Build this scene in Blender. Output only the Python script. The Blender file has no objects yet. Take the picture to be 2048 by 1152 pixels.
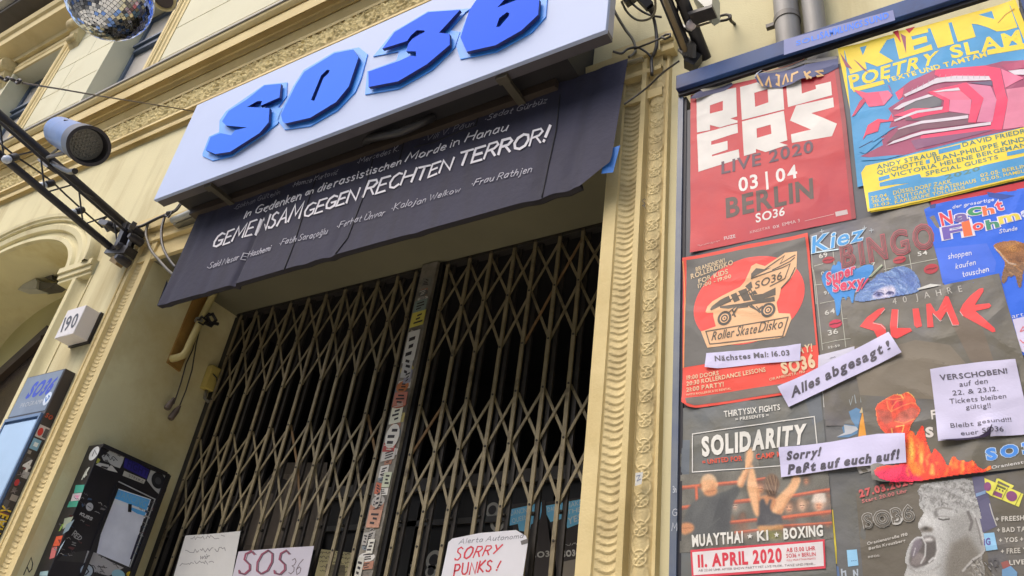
import bpy, bmesh, math, random
import numpy as np
from mathutils import Vector, Matrix, noise
random.seed(7)
SC = bpy.context.scene
COL = SC.collection
R_ = math.radians
# ------------------------------------------------------------------ camera
# facade plane is y = 0, x runs to the right along it, z is up; metres
CAMP = Vector((0.0, -2.4, 1.65))
FPX, PPX, PPY = 1639.515, 1024.0, 576.0
AX = ((0.85220559, -0.18818796, -0.48819148),
      (0.50864155, 0.51662149, 0.68875686),
      (0.12259446, -0.83527692, 0.53598794))      # world axes in lens axes (right, down, forward)
cam = bpy.data.cameras.new('camera')
camo = bpy.data.objects.new('camera', cam)
COL.objects.link(camo)
cam.sensor_width = 36.0
cam.lens = FPX / 2048.0 * 36.0
cam.clip_start = 0.05
cam.clip_end = 2000.0
_r = Vector((AX[0][0], AX[1][0], AX[2][0]))
_u = -Vector((AX[0][1], AX[1][1], AX[2][1]))
_b = -Vector((AX[0][2], AX[1][2], AX[2][2]))
M3 = Matrix((_r, _u, _b)).transposed()
camo.matrix_world = Matrix.Translation(CAMP) @ M3.to_4x4()
SC.camera = camo
# ------------------------------------------------------------------ world, sun, exposure
SUN_ELEV, SUN_ROT = 52.0, 205.0          # light from the street side, high and to the left
w = bpy.data.worlds.new('World'); SC.world = w; w.use_nodes = True
nt = w.node_tree
bg = nt.nodes['Background']
sky = nt.nodes.new('ShaderNodeTexSky')
sky.sky_type = 'NISHITA'; sky.sun_disc = False
sky.sun_elevation = R_(SUN_ELEV); sky.sun_rotation = R_(SUN_ROT)
sky.air_density = 1.0; sky.dust_density = 4.0; sky.ozone_density = 1.0
nt.links.new(sky.outputs['Color'], bg.inputs['Color'])
bg.inputs['Strength'].default_value = 0.15
sl = bpy.data.lights.new('sun', 'SUN'); sl.energy = 0.55; sl.angle = R_(70); sl.color = (1.0, 0.95, 0.86)
so = bpy.data.objects.new('sun', sl); COL.objects.link(so)
_d = Vector((math.sin(R_(SUN_ROT)) * math.cos(R_(SUN_ELEV)), math.cos(R_(SUN_ROT)) * math.cos(R_(SUN_ELEV)), math.sin(R_(SUN_ELEV))))
so.rotation_euler = _d.to_track_quat('Z', 'Y').to_euler()
SC.view_settings.view_transform = 'Standard'
SC.view_settings.look = 'None'
SC.view_settings.exposure = 1.0
SC.view_settings.gamma = 1.0
SC.cycles.max_bounces = 8
# ------------------------------------------------------------------ geometry helpers
def ray(px, py):
    c = (px - PPX, py - PPY, FPX)
    return Vector([AX[i][0] * c[0] + AX[i][1] * c[1] + AX[i][2] * c[2] for i in range(3)])
def at(px, py, y):                                  # the point of the plane y = const seen at a photo position
    r = ray(px, py); return CAMP + r * ((y - CAMP.y) / r.y)
def atx(px, py, x):
    r = ray(px, py); return CAMP + r * ((x - CAMP.x) / r.x)
def cv(x0, y0, s, pts):                             # enlarged-detail coordinates -> photo coordinates
    return [(x0 + a / s, y0 + b / s) for a, b in pts]

def ripple(me, wv):                                       # real creases and lifted edges of pasted paper: refine, then push along -y
    bm = bmesh.new(); bm.from_mesh(me)
    bmesh.ops.triangulate(bm, faces=[f for f in bm.faces if len(f.verts) > 4])
    for _ in range(16):
        ed = [e for e in bm.edges if e.calc_length() > .013]
        if not ed: break
        bmesh.ops.subdivide_edges(bm, edges=ed, cuts=1, use_grid_fill=False)
        bmesh.ops.triangulate(bm, faces=[f for f in bm.faces if len(f.verts) > 4])
    for v in bm.verts: v.co.y -= wv(v.co.x, v.co.z)
    bm.to_mesh(me); bm.free()
def waves(seed, amp, lifts=()):
    def f(x, z):
        y = amp * (noise.noise(Vector((x * 7, z * 7, seed))) + .35 * noise.noise(Vector((x * 15, z * 13, seed + 5)))) 
        n = noise.noise(Vector((x * 5 + z * 3, z * 6 - x * 2, seed + 9))); y += amp * 1.3 * max(0, 1 - abs(n) * 5)
        for lx, lz, h, r in lifts: y += h * math.exp(-((x - lx) ** 2 + (z - lz) ** 2) / (r * r))
        return y
    return f
class MB:
    wav = None
    def __init__(s): s.v = []; s.f = []; s.m = []; s.c = {}
    def add(s, vs, fs, mat):
        o = len(s.v); s.v += [Vector(v) for v in vs]
        for f in fs: s.f.append([i + o for i in f]); s.m.append(mat)
    def box(s, a, b, mat):
        x0, x1 = sorted((a[0], b[0])); y0, y1 = sorted((a[1], b[1])); z0, z1 = sorted((a[2], b[2]))
        s.add([(x0, y0, z0), (x1, y0, z0), (x1, y1, z0), (x0, y1, z0), (x0, y0, z1), (x1, y0, z1), (x1, y1, z1), (x0, y1, z1)],
              [(0, 3, 2, 1), (4, 5, 6, 7), (0, 1, 5, 4), (1, 2, 6, 5), (2, 3, 7, 6), (3, 0, 4, 7)], mat)
    def bar(s, p, q, w, h, mat, side=Vector((0, 1, 0))):   # rectangular bar from p to q; h measured along side
        p, q = Vector(p), Vector(q); d = (q - p).normalized()
        b = (side - d * side.dot(d)).normalized(); a = d.cross(b)
        vs = []
        for c in (p, q):
            for sa, sb in ((-1, -1), (1, -1), (1, 1), (-1, 1)): vs.append(c + a * (sa * w / 2) + b * (sb * h / 2))
        s.add(vs, [(0, 1, 2, 3), (7, 6, 5, 4), (0, 4, 5, 1), (1, 5, 6, 2), (2, 6, 7, 3), (3, 7, 4, 0)], mat)
    def face(s, vs, mat): s.add(vs, [tuple(range(len(vs)))], mat)
    def prism(s, pts, off, mat, side=None):                # closed outline extruded by a vector
        n = len(pts); off = Vector(off); P = [Vector(p) for p in pts]
        s.add(P, [tuple(range(n))], mat)
        s.add([p + off for p in P], [tuple(range(n - 1, -1, -1))], mat)
        s.add(P + [p + off for p in P], [(i, (i + 1) % n, n + (i + 1) % n, n + i) for i in range(n)], side or mat)
    def tube(s, pts, r, mat, n=8, close=False, cap=True):
        P = [Vector(p) for p in pts]; rings = []
        rr = r if isinstance(r, (list, tuple)) else [r] * len(P)
        prev = None
        for i, p in enumerate(P):
            d = (P[min(i + 1, len(P) - 1)] - P[max(i - 1, 0)])
            if close: d = P[(i + 1) % len(P)] - P[i - 1]
            d.normalize()
            if prev is None:
                a = d.orthogonal().normalized()
            else:
                a = (prev - d * prev.dot(d)).normalized()
            prev = a; b = d.cross(a)
            rings.append([p + (a * math.cos(t) + b * math.sin(t)) * rr[i] for t in [2 * math.pi * k / n for k in range(n)]])
        vs = [v for g in rings for v in g]; fs = []
        m = len(P)
        for i in range(m if close else m - 1):
            for k in range(n):
                j = (i + 1) % m
                fs.append((i * n + k, i * n + (k + 1) % n, j * n + (k + 1) % n, j * n + k))
        if cap and not close:
            fs.append(tuple(range(n - 1, -1, -1))); fs.append(tuple((m - 1) * n + k for k in range(n)))
        s.add(vs, fs, mat)
    def lathe(s, base, axis, prof, mat, n=20):             # prof: (distance along the axis, radius)
        axis = Vector(axis).normalized(); a = axis.orthogonal().normalized(); b = axis.cross(a); base = Vector(base)
        vs = []; fs = []
        for h, r in prof:
            for k in range(n):
                t = 2 * math.pi * k / n; vs.append(base + axis * h + (a * math.cos(t) + b * math.sin(t)) * r)
        for i in range(len(prof) - 1):
            for k in range(n): fs.append((i * n + k, i * n + (k + 1) % n, (i + 1) * n + (k + 1) % n, (i + 1) * n + k))
        fs.append(tuple(range(n - 1, -1, -1))); fs.append(tuple((len(prof) - 1) * n + k for k in range(n)))
        s.add(vs, fs, mat)
    def grid(s, fn, nu, nv, mat, flip=False):
        vs = [fn(i / nu, j / nv) for j in range(nv + 1) for i in range(nu + 1)]; fs = []
        for j in range(nv):
            for i in range(nu):
                q = (j * (nu + 1) + i, j * (nu + 1) + i + 1, (j + 1) * (nu + 1) + i + 1, (j + 1) * (nu + 1) + i)
                fs.append(q[::-1] if flip else q)
        s.add(vs, fs, mat)
    def loft(s, rows, mat):                                 # rows of equally many points
        n = len(rows[0])
        s.add([p for r in rows for p in r], [(j * n + i, j * n + i + 1, (j + 1) * n + i + 1, (j + 1) * n + i) for j in range(len(rows) - 1) for i in range(n - 1)], mat)
    def build(s, name, parent=None, smooth=False, bevel=0):
        me = bpy.data.meshes.new(name); me.from_pydata([tuple(v) for v in s.v], [], s.f)
        mats = []
        for m in s.m:
            if m not in mats: mats.append(m)
        for m in mats: me.materials.append(m)
        ix = {m: i for i, m in enumerate(mats)}
        me.polygons.foreach_set('material_index', [ix[m] for m in s.m])
        if smooth: me.polygons.foreach_set('use_smooth', [True] * len(s.f))
        if s.c:
            at_ = me.attributes.new('print', 'FLOAT_COLOR', 'FACE')
            cl = np.zeros((len(s.f), 4), dtype=np.float32); cl[:, 3] = 1
            for i, c in s.c.items(): cl[i, :3] = c
            at_.data.foreach_set('color', cl.ravel())
        if s.wav: ripple(me, s.wav)
        me.update()
        o = bpy.data.objects.new(name, me); COL.objects.link(o)
        if parent:
            o.parent = parent; o.matrix_parent_inverse = Matrix.Translation(-parent.location)
        if smooth is not True and smooth:
            me.polygons.foreach_set('use_smooth', [True] * len(s.f))
            me.set_sharp_from_angle(angle=R_(smooth))
        if bevel:
            b = o.modifiers.new('bevel', 'BEVEL'); b.width = bevel; b.segments = 2; b.limit_method = 'ANGLE'; b.angle_limit = R_(40)
        return o
def tag(o, label, cat, group=None, kind=None):
    o['label'] = label; o['category'] = cat
    if group: o['group'] = group
    if kind: o['kind'] = kind
    return o
def thing(name, loc, label, cat, group=None):
    o = bpy.data.objects.new(name, None); COL.objects.link(o); o.location = loc; o.empty_display_size = 0.1
    return tag(o, label, cat, group)
# ------------------------------------------------------------------ materials
def lin(c):
    return tuple((x / 255 / 12.92) if x / 255 <= 0.04045 else ((x / 255 + 0.055) / 1.055) ** 2.4 for x in c)
_mc = {}
def mat(name, rgb, rough=0.6, metal=0.0, var=0.12, scale=6.0, bump=0.0, bscale=60.0, spec=0.5, dark=None, dscale=1.2, dlo=0.5, dhi=0.75, coat=0.0, k=1.0, streak=False):
    key = (name, rgb)
    if key in _mc: return _mc[key]
    m = bpy.data.materials.new(name); m.use_nodes = True; n = m.node_tree; p = n.nodes['Principled BSDF']
    c = [min(0.92, x * k) for x in lin(rgb)]
    p.inputs['Roughness'].default_value = rough; p.inputs['Metallic'].default_value = metal
    p.inputs['Specular IOR Level'].default_value = spec
    if coat: p.inputs['Coat Weight'].default_value = coat; p.inputs['Coat Roughness'].default_value = 0.15
    tc = n.nodes.new('ShaderNodeTexCoord')
    out = None
    nz = n.nodes.new('ShaderNodeTexNoise'); nz.inputs['Scale'].default_value = scale; nz.inputs['Detail'].default_value = 6
    n.links.new(tc.outputs['Object'], nz.inputs['Vector'])
    rp = n.nodes.new('ShaderNodeValToRGB')
    rp.color_ramp.elements[0].position = 0.3; rp.color_ramp.elements[1].position = 0.7
    rp.color_ramp.elements[0].color = (*[x * (1 - var) for x in c], 1)
    rp.color_ramp.elements[1].color = (*[min(0.95, x * (1 + var * 0.6)) for x in c], 1)
    n.links.new(nz.outputs['Fac'], rp.inputs['Fac']); out = rp.outputs['Color']
    if dark:
        dn = n.nodes.new('ShaderNodeTexNoise'); dn.inputs['Scale'].default_value = dscale; dn.inputs['Detail'].default_value = 8; dn.inputs['Roughness'].default_value = 0.65
        mp = n.nodes.new('ShaderNodeMapping')
        if streak: mp.inputs['Scale'].default_value = (3.0, 3.0, 0.35)
        n.links.new(tc.outputs['Object'], mp.inputs['Vector']); n.links.new(mp.outputs['Vector'], dn.inputs['Vector'])
        dr = n.nodes.new('ShaderNodeMapRange'); dr.inputs['From Min'].default_value = dlo; dr.inputs['From Max'].default_value = dhi
        n.links.new(dn.outputs['Fac'], dr.inputs['Value'])
        mx = n.nodes.new('ShaderNodeMix'); mx.data_type = 'RGBA'
        n.links.new(dr.outputs['Result'], mx.inputs['Factor']); n.links.new(out, mx.inputs['A'])
        mx.inputs['B'].default_value = (*lin(dark), 1); out = mx.outputs['Result']
    n.links.new(out, p.inputs['Base Color'])
    if bump:
        bn = n.nodes.new('ShaderNodeTexNoise'); bn.inputs['Scale'].default_value = bscale; bn.inputs['Detail'].default_value = 5
        n.links.new(tc.outputs['Object'], bn.inputs['Vector'])
        bu = n.nodes.new('ShaderNodeBump'); bu.inputs['Strength'].default_value = bump; bu.inputs['Distance'].default_value = 0.01
        n.links.new(bn.outputs['Fac'], bu.inputs['Height']); n.links.new(bu.outputs['Normal'], p.inputs['Normal'])
    _mc[key] = m; return m
RED_PRINT = lambda: mat('red_print', (196, 46, 54), rough=0.5, var=0.10, scale=5, bump=0.3, bscale=9, spec=0.4, dark=(172, 40, 62), dscale=2.2, dlo=.45, dhi=.75)
def ink(rgb):                                              # printing ink on thin paper
    return mat('ink', rgb, rough=0.5, var=0.12, scale=9, bump=0.10, bscale=30, spec=0.35)
def dull(rgb, tint=(98, 100, 108)): return mat('dark_print', tuple(int(x * .92) for x in rgb), rough=0.4, var=0.16, scale=7, bump=0.45, bscale=9, spec=0.45, dark=tint, dscale=3.5, dlo=.42, dhi=.72)
def paper(rgb): return mat('paper', rgb, rough=0.55, var=0.06, scale=5, bump=0.35, bscale=9, spec=0.3)
WALL = mat('cream_plaster', (212, 203, 162), rough=0.85, var=0.07, scale=3, bump=0.2, bscale=120, dark=(164, 146, 100), dscale=1.1, dlo=0.5, dhi=0.82, streak=True)
WALL2 = mat('pale_upper_plaster', (210, 206, 178), rough=0.85, var=0.05, scale=2, bump=0.1, bscale=90, dark=(186, 178, 140), dscale=0.9, dlo=0.5, dhi=0.85)
TRIM = mat('ochre_stucco', (212, 193, 141), rough=0.8, var=0.07, scale=4, bump=0.15, bscale=90, dark=(176, 152, 92), dscale=1.5, dlo=0.5, dhi=0.85)
ORN = mat('weathered_relief', (208, 190, 141), rough=0.85, var=0.10, scale=12, bump=0.2, bscale=150, dark=(140, 120, 82), dscale=5, dlo=0.48, dhi=0.8)
REVEAL = mat('dirty_reveal_plaster', (220, 211, 166), rough=0.85, var=0.09, scale=2.5, bump=0.15, bscale=100, dark=(190, 168, 104), dscale=1.6, dlo=0.45, dhi=0.8)
BLACKM = mat('black_steel', (38, 36, 40), rough=0.42, var=0.25, scale=20, bump=0.05, spec=0.5, dark=(70, 62, 58), dscale=18, dlo=0.6, dhi=0.8)
DARKIN = mat('black_painted_wood', (26, 25, 25), rough=0.5, var=0.3, scale=5, spec=0.3)
GATEM = mat('worn_gate_steel', (142, 130, 102), rough=0.5, metal=0.25, var=0.25, scale=14, bump=0.1, bscale=200, dark=(70, 56, 42), dscale=9, dlo=0.55, dhi=0.75)
GATED = mat('dark_gate_steel', (62, 58, 54), rough=0.5, metal=0.3, var=0.25, scale=12)
WHITEP = paper((214, 210, 232))
# ------------------------------------------------------------------ lettering
_gl = {}
def glyph(c, bold=0.0):                                    # flat outline of one built-in-font character
    k = (c, bold)
    if k in _gl: return _gl[k]
    cu = bpy.data.curves.new('t', 'FONT'); cu.body = c; cu.offset = bold; cu.resolution_u = 3
    o = bpy.data.objects.new('t', cu); COL.objects.link(o)
    dg = bpy.context.evaluated_depsgraph_get(); e = o.evaluated_get(dg); me = e.to_mesh()
    v = [(a.co.x, a.co.y) for a in me.vertices]; f = [tuple(p.vertices) for p in me.polygons]
    e.to_mesh_clear(); bpy.data.objects.remove(o); bpy.data.curves.remove(cu)
    _gl[k] = (v, f); return _gl[k]
for _c in "HABCDEFGIJKLMNOPQRSTUVWXYZ": glyph(_c, 0.0)
CAPH = max(v[1] for v in glyph('H')[0])
# hand-lettering: polylines on a 0..1 cap-height grid
SF = {
'A': (.75, [[(0, 0), (.4, 1), (.72, 0)], [(.14, .36), (.6, .36)]]), 'B': (.6, [[(0, 0), (0, 1), (.4, .95), (.45, .72), (.3, .55), (0, .52)], [(.3, .55), (.55, .4), (.5, .1), (.3, 0), (0, 0)]]),
'C': (.62, [[(.6, .88), (.4, 1), (.12, .85), (0, .5), (.1, .15), (.38, 0), (.62, .14)]]), 'D': (.62, [[(0, 0), (0, 1), (.35, .95), (.6, .65), (.58, .3), (.35, .04), (0, 0)]]),
'E': (.52, [[(.5, 1), (0, 1), (0, 0), (.52, 0)], [(0, .52), (.42, .52)]]), 'F': (.5, [[(.52, 1), (0, 1), (0, 0)], [(0, .54), (.42, .54)]]),
'G': (.66, [[(.62, .86), (.38, 1), (.1, .85), (0, .48), (.1, .14), (.38, 0), (.64, .12), (.64, .45), (.36, .45)]]), 'H': (.62, [[(0, 0), (0, 1)], [(.62, 0), (.62, 1)], [(0, .52), (.62, .52)]]),
'I': (.06, [[(.03, 0), (.03, 1)]]), 'J': (.42, [[(.4, 1), (.4, .2), (.25, 0), (.05, .06), (0, .2)]]), 'K': (.58, [[(0, 0), (0, 1)], [(.55, 1), (.02, .48), (.58, 0)]]),
'L': (.46, [[(0, 1), (0, 0), (.48, 0)]]), 'M': (.84, [[(0, 0), (.08, 1), (.42, .3), (.76, 1), (.84, 0)]]), 'N': (.62, [[(0, 0), (0, 1), (.62, 0), (.62, 1)]]),
'O': (.72, [[(.36, 1), (.1, .84), (0, .5), (.1, .14), (.36, 0), (.62, .14), (.72, .5), (.62, .86), (.36, 1)]]), 'P': (.55, [[(0, 0), (0, 1), (.4, .98), (.55, .78), (.42, .5), (0, .46)]]),
'R': (.58, [[(0, 0), (0, 1), (.4, .98), (.54, .76), (.4, .53), (.02, .5)], [(.25, .5), (.58, 0)]]), 'S': (.52, [[(.5, .86), (.3, 1), (.06, .88), (.08, .64), (.42, .42), (.5, .2), (.32, 0), (.05, .06), (0, .16)]]),
'T': (.62, [[(0, 1), (.62, 1)], [(.31, 1), (.31, 0)]]), 'U': (.6, [[(0, 1), (0, .25), (.14, .03), (.36, 0), (.56, .15), (.6, .4), (.6, 1)]]), 'V': (.62, [[(0, 1), (.3, 0), (.62, 1)]]),
'W': (.86, [[(0, 1), (.2, 0), (.43, .8), (.64, 0), (.86, 1)]]), 'Y': (.6, [[(0, 1), (.3, .48)], [(.6, 1), (.18, 0)]]), 'Z': (.5, [[(0, 1), (.5, 1), (0, 0), (.52, 0)]]),
'a': (.44, [[(.4, .55), (.18, .62), (.02, .42), (.04, .12), (.2, 0), (.38, .14), (.4, .55)], [(.4, .6), (.42, .05)]]), 'b': (.42, [[(0, 1), (0, 0)], [(0, .4), (.2, .6), (.4, .42), (.38, .12), (.2, 0), (.0, .1)]]),
'c': (.38, [[(.38, .52), (.2, .62), (.03, .42), (.05, .12), (.22, 0), (.4, .1)]]), 'd': (.42, [[(.4, .5), (.2, .62), (.02, .4), (.04, .12), (.2, 0), (.38, .14)], [(.4, 1), (.4, 0)]]),
'e': (.42, [[(.02, .32), (.4, .36), (.34, .56), (.18, .62), (.02, .42), (.04, .12), (.2, 0), (.4, .1)]]), 'f': (.32, [[(.34, .94), (.2, 1), (.12, .82), (.12, 0)], [(0, .58), (.3, .58)]]),
'g': (.42, [[(.4, .55), (.2, .62), (.02, .42), (.05, .14), (.22, .04), (.4, .2)], [(.4, .6), (.38, -.2), (.2, -.34), (.02, -.24)]]), 'h': (.4, [[(0, 1), (0, 0)], [(0, .4), (.2, .6), (.36, .5), (.4, 0)]]),
'i': (.06, [[(.03, 0), (.03, .6)], [(.03, .82), (.04, .9)]]), 'j': (.18, [[(.14, .6), (.14, -.18), (.0, -.32)], [(.14, .82), (.15, .9)]]), 'k': (.36, [[(0, 0), (0, 1)], [(.34, .6), (.02, .28), (.36, 0)]]),
'l': (.06, [[(.03, 0), (.03, 1)]]), 'm': (.62, [[(0, 0), (0, .6)], [(0, .42), (.16, .6), (.3, .5), (.31, 0)], [(.31, .42), (.46, .6), (.6, .5), (.62, 0)]]), 'n': (.4, [[(0, 0), (0, .6)], [(0, .42), (.2, .6), (.36, .5), (.4, 0)]]),
'o': (.44, [[(.22, .62), (.04, .5), (.02, .16), (.2, 0), (.4, .14), (.42, .44), (.22, .62)]]), 'p': (.42, [[(0, .6), (0, -.34)], [(0, .42), (.2, .6), (.4, .42), (.38, .12), (.2, 0), (0, .1)]]),
'r': (.3, [[(0, 0), (0, .6)], [(0, .38), (.14, .58), (.3, .56)]]), 's': (.34, [[(.32, .54), (.16, .62), (.03, .5), (.1, .34), (.3, .22), (.28, .05), (.12, 0), (0, .08)]]), 't': (.32, [[(.14, .9), (.14, .1), (.26, 0), (.34, .06)], [(0, .6), (.3, .6)]]),
'u': (.4, [[(0, .6), (.02, .14), (.16, 0), (.36, .14), (.4, .6)], [(.4, .6), (.42, 0)]]), 'v': (.38, [[(0, .6), (.18, 0), (.38, .6)]]), 'w': (.56, [[(0, .6), (.14, 0), (.28, .48), (.42, 0), (.56, .6)]]),
'x': (.38, [[(0, .6), (.38, 0)], [(.38, .6), (0, 0)]]), 'y': (.4, [[(0, .6), (.2, .05)], [(.4, .6), (.12, -.34)]]), 'z': (.36, [[(0, .6), (.36, .6), (0, 0), (.38, 0)]]),
'!': (.1, [[(.08, 1), (.05, .3)], [(.04, .0), (.05, .08)]]), '.': (.06, [[(.02, 0), (.05, .06)]]), '*': (.1, [[(.02, .3), (.09, .34)]]), '3': (.46, [[(.02, .9), (.24, 1), (.42, .82), (.36, .6), (.16, .52), (.4, .42), (.46, .18), (.24, 0), (0, .1)]]),
'6': (.46, [[(.4, .98), (.14, .7), (.0, .3), (.18, 0), (.42, .12), (.42, .38), (.22, .5), (.04, .34)]]), '?': (.4, [[(0, .8), (.2, 1), (.4, .8), (.2, .5), (.2, .3)], [(.2, .0), (.21, .08)]]), '+': (.4, [[(0, .4), (.4, .4)], [(.2, .6), (.2, .2)]]),
}
for _a, _b2, _x in (('ü', 'u', .2), ('ö', 'o', .22), ('Ü', 'U', .3)):
    _h = 1.18 if _b2 == 'U' else .82
    SF[_a] = (SF[_b2][0], SF[_b2][1] + [[(_x - .1, _h), (_x - .09, _h + .07)], [(_x + .1, _h), (_x + .11, _h + .07)]])
SF['ğ'] = (.42, SF['g'][1] + [[(.1, .86), (.2, .78), (.32, .88)]]); SF['ă'] = (.44, SF['a'][1] + [[(.1, .86), (.2, .78), (.32, .88)]])
SF['ç'] = (.38, SF['c'][1] + [[(.22, 0), (.26, -.14), (.16, -.24)]]); SF['ć'] = (.38, SF['c'][1] + [[(.18, .74), (.32, .92)]])

LU = 0.00045                                              # spacing of printed layers
class Sheet:
    """flat printed thing: everything drawn on it is a thin layer of its own paper, in the plane given by mapf(px, py, height)"""
    def __init__(s, mapf): s.m = mapf; s.mb = MB(); s.n = 0; s.rg = random.Random(3)
    def poly(s, pts, col, l=1.0, M=None):
        s.n = (s.n + 1) % 7
        P = [s.m(a, b, (l + s.n * 0.05) * LU) for a, b in pts]
        s.mb.face(P, M or ink(col))
    def base(s, pts, col, th=0.0012, M=None):
        P = [s.m(a, b, 0.0) for a, b in pts]; Q = [s.m(a, b, -th) for a, b in pts]; n = len(P)
        mt = M or paper(col)
        s.mb.add(P, [tuple(range(n))], mt)
        s.mb.add(P + Q, [(i, n + i, n + (i + 1) % n, (i + 1) % n) for i in range(n)], mt)
    def ell(s, c, u, v, col, l=1.0, n=36):
        s.poly([(c[0] + u[0] * math.cos(t) + v[0] * math.sin(t), c[1] + u[1] * math.cos(t) + v[1] * math.sin(t)) for t in [2 * math.pi * k / n for k in range(n)]], col, l)
    def stroke(s, pts, wd, col, l=1.2, close=False, M=None):
        s.n = (s.n + 1) % 7; h = (l + s.n * 0.09) * LU
        P = [Vector(p) for p in pts]; n = len(P)
        if close: P.append(P[0].copy()); n += 1
        L = []
        for i in range(n):
            a = (P[i] - P[max(i - 1, 0)]); b = (P[min(i + 1, n - 1)] - P[i])
            if close and i in (0, n - 1): a = P[-1] - P[-2]; b = P[1] - P[0]
            if a.length < 1e-6: a = b
            if b.length < 1e-6: b = a
            if a.length < 1e-6: continue
            a = a.normalized(); b = b.normalized(); d = (a + b)
            d = d.normalized() if d.length > 1e-3 else a
            nn = Vector((-d.y, d.x)); k = 1 / max(0.55, abs(nn.dot(Vector((-a.y, a.x)))))
            ext = Vector((0, 0))
            if not close and i == 0: ext = -d * wd * .35
            if not close and i == n - 1: ext = d * wd * .35
            L.append((P[i] + ext + nn * wd / 2 * k, P[i] + ext - nn * wd / 2 * k))
        vs = [s.m(q.x, q.y, h) for a in L for q in a]
        s.mb.add(vs, [(2 * i, 2 * i + 1, 2 * i + 3, 2 * i + 2) for i in range(len(L) - 1)], M or ink(col))
    def text(s, t, q, col, l=1.2, bold=0.0, gap=None, shear=0.0, box=False, jit=0.0, M=None):
        BL, BR, TL, TR = [Vector(p) for p in q]
        gap = 0.10 + 2 * max(bold, 0) if gap is None else gap
        x = 0.0; it = []; lo, hi = 1e9, -1e9
        for c in t:
            if c == ' ': x += 0.30; continue
            v0 = glyph(c, 0.0)[0]; mn = min(a[0] for a in v0); mx = max(a[0] for a in v0)
            it.append((c, x - mn)); x += mx - mn + gap
            lo = min(lo, min(a[1] for a in v0)); hi = max(hi, max(a[1] for a in v0))
        W = max(x - gap, 1e-3)
        y0, y1 = (lo, hi) if box else (0.0, CAPH)
        mt = M or ink(col)
        for i, (c, dx) in enumerate(it):
            v, f = glyph(c, bold); jy = s.rg.uniform(-jit, jit); ja = s.rg.uniform(-jit, jit) * 1.5
            vs = []
            for a, b in v:
                fy = (b - y0) / (y1 - y0) + jy; fx = (a + dx) / W + (shear + ja) * (fy - .5) * (y1 - y0) / W
                p = (BL * (1 - fx) + BR * fx) * (1 - fy) + (TL * (1 - fx) + TR * fx) * fy
                vs.append(s.m(p.x, p.y, (l + .12 * (i % 2)) * LU))
            s.mb.add(vs, f, mt)
    def hand(s, t, q, col, wd=2.0, l=1.2, shear=0.12, jit=0.04, gap=0.2, M=None):      # brush lettering
        BL, BR, TL, TR = [Vector(p) for p in q]
        x = 0.0; it = []
        for c in t:
            if c == ' ': x += 0.3; continue
            g = SF.get(c) or SF['n']; it.append((g, x)); x += g[0] + gap
        W = x - gap
        for g, dx in it:
            jy = s.rg.uniform(-jit, jit); ja = s.rg.uniform(-jit, jit) * 2
            for pl in g[1]:
                pts = []
                for a, b in pl:
                    fy = b + jy; fx = (a + dx + (shear + ja) * (b - .4)) / W
                    pts.append((BL * (1 - fx) + BR * fx) * (1 - fy) + (TL * (1 - fx) + TR * fx) * fy)
                s.stroke(pts, wd * s.rg.uniform(.85, 1.15), col, l, M=M)
    def scribble(s, a, b, h, wd, col, l=1.2, k=9):
        a, b = Vector(a), Vector(b); pts = []
        n = int((b - a).length / h * 2.2)
        for i in range(n + 1):
            t = i / max(n, 1); pts.append(a.lerp(b, t) + Vector((s.rg.uniform(-.2, .2) * h, s.rg.uniform(-.6, .6) * h)))
            if len(pts) >= k or i == n:
                if len(pts) > 1: s.stroke(pts, wd, col, l)
                pts = []
    def new(s): s.cut = getattr(s, 'cut', []) + [(len(s.mb.v), len(s.mb.f))]
    def parts(s, name, parent):                            # one mesh for each piece begun with new()
        c = s.cut + [(len(s.mb.v), len(s.mb.f))]
        for (v0, f0), (v1, f1) in zip(c[:-1], c[1:]):
            if f1 > f0:
                m = MB(); m.v = s.mb.v[v0:v1]; m.f = [[i - v0 for i in f] for f in s.mb.f[f0:f1]]; m.m = s.mb.m[f0:f1]; m.build(name, parent)
    def build(s, name, label=None, cat=None, group=None, parent=None):
        o = s.mb.build(name, parent)
        if label: tag(o, label, cat, group)
        return o
    def printed(s, cv_, l=1.0):                           # a printed picture: small cells of flat colour
        mt = print_mat(); h = l * LU; c = cv_; ny, nx = c.a.shape
        P = {}
        def V(i, j):
            if (i, j) not in P: P[(i, j)] = len(s.mb.v); s.mb.v.append(s.m(c.x0 + i * c.st, c.y0 + j * c.st, h))
            return P[(i, j)]
        for j in range(ny):
            for i in range(nx):
                if c.a[j, i] > .5:
                    s.mb.c[len(s.mb.f)] = tuple(c.c[j, i]); s.mb.f.append([V(i, j), V(i, j + 1), V(i + 1, j + 1), V(i + 1, j)]); s.mb.m.append(mt)
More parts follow.
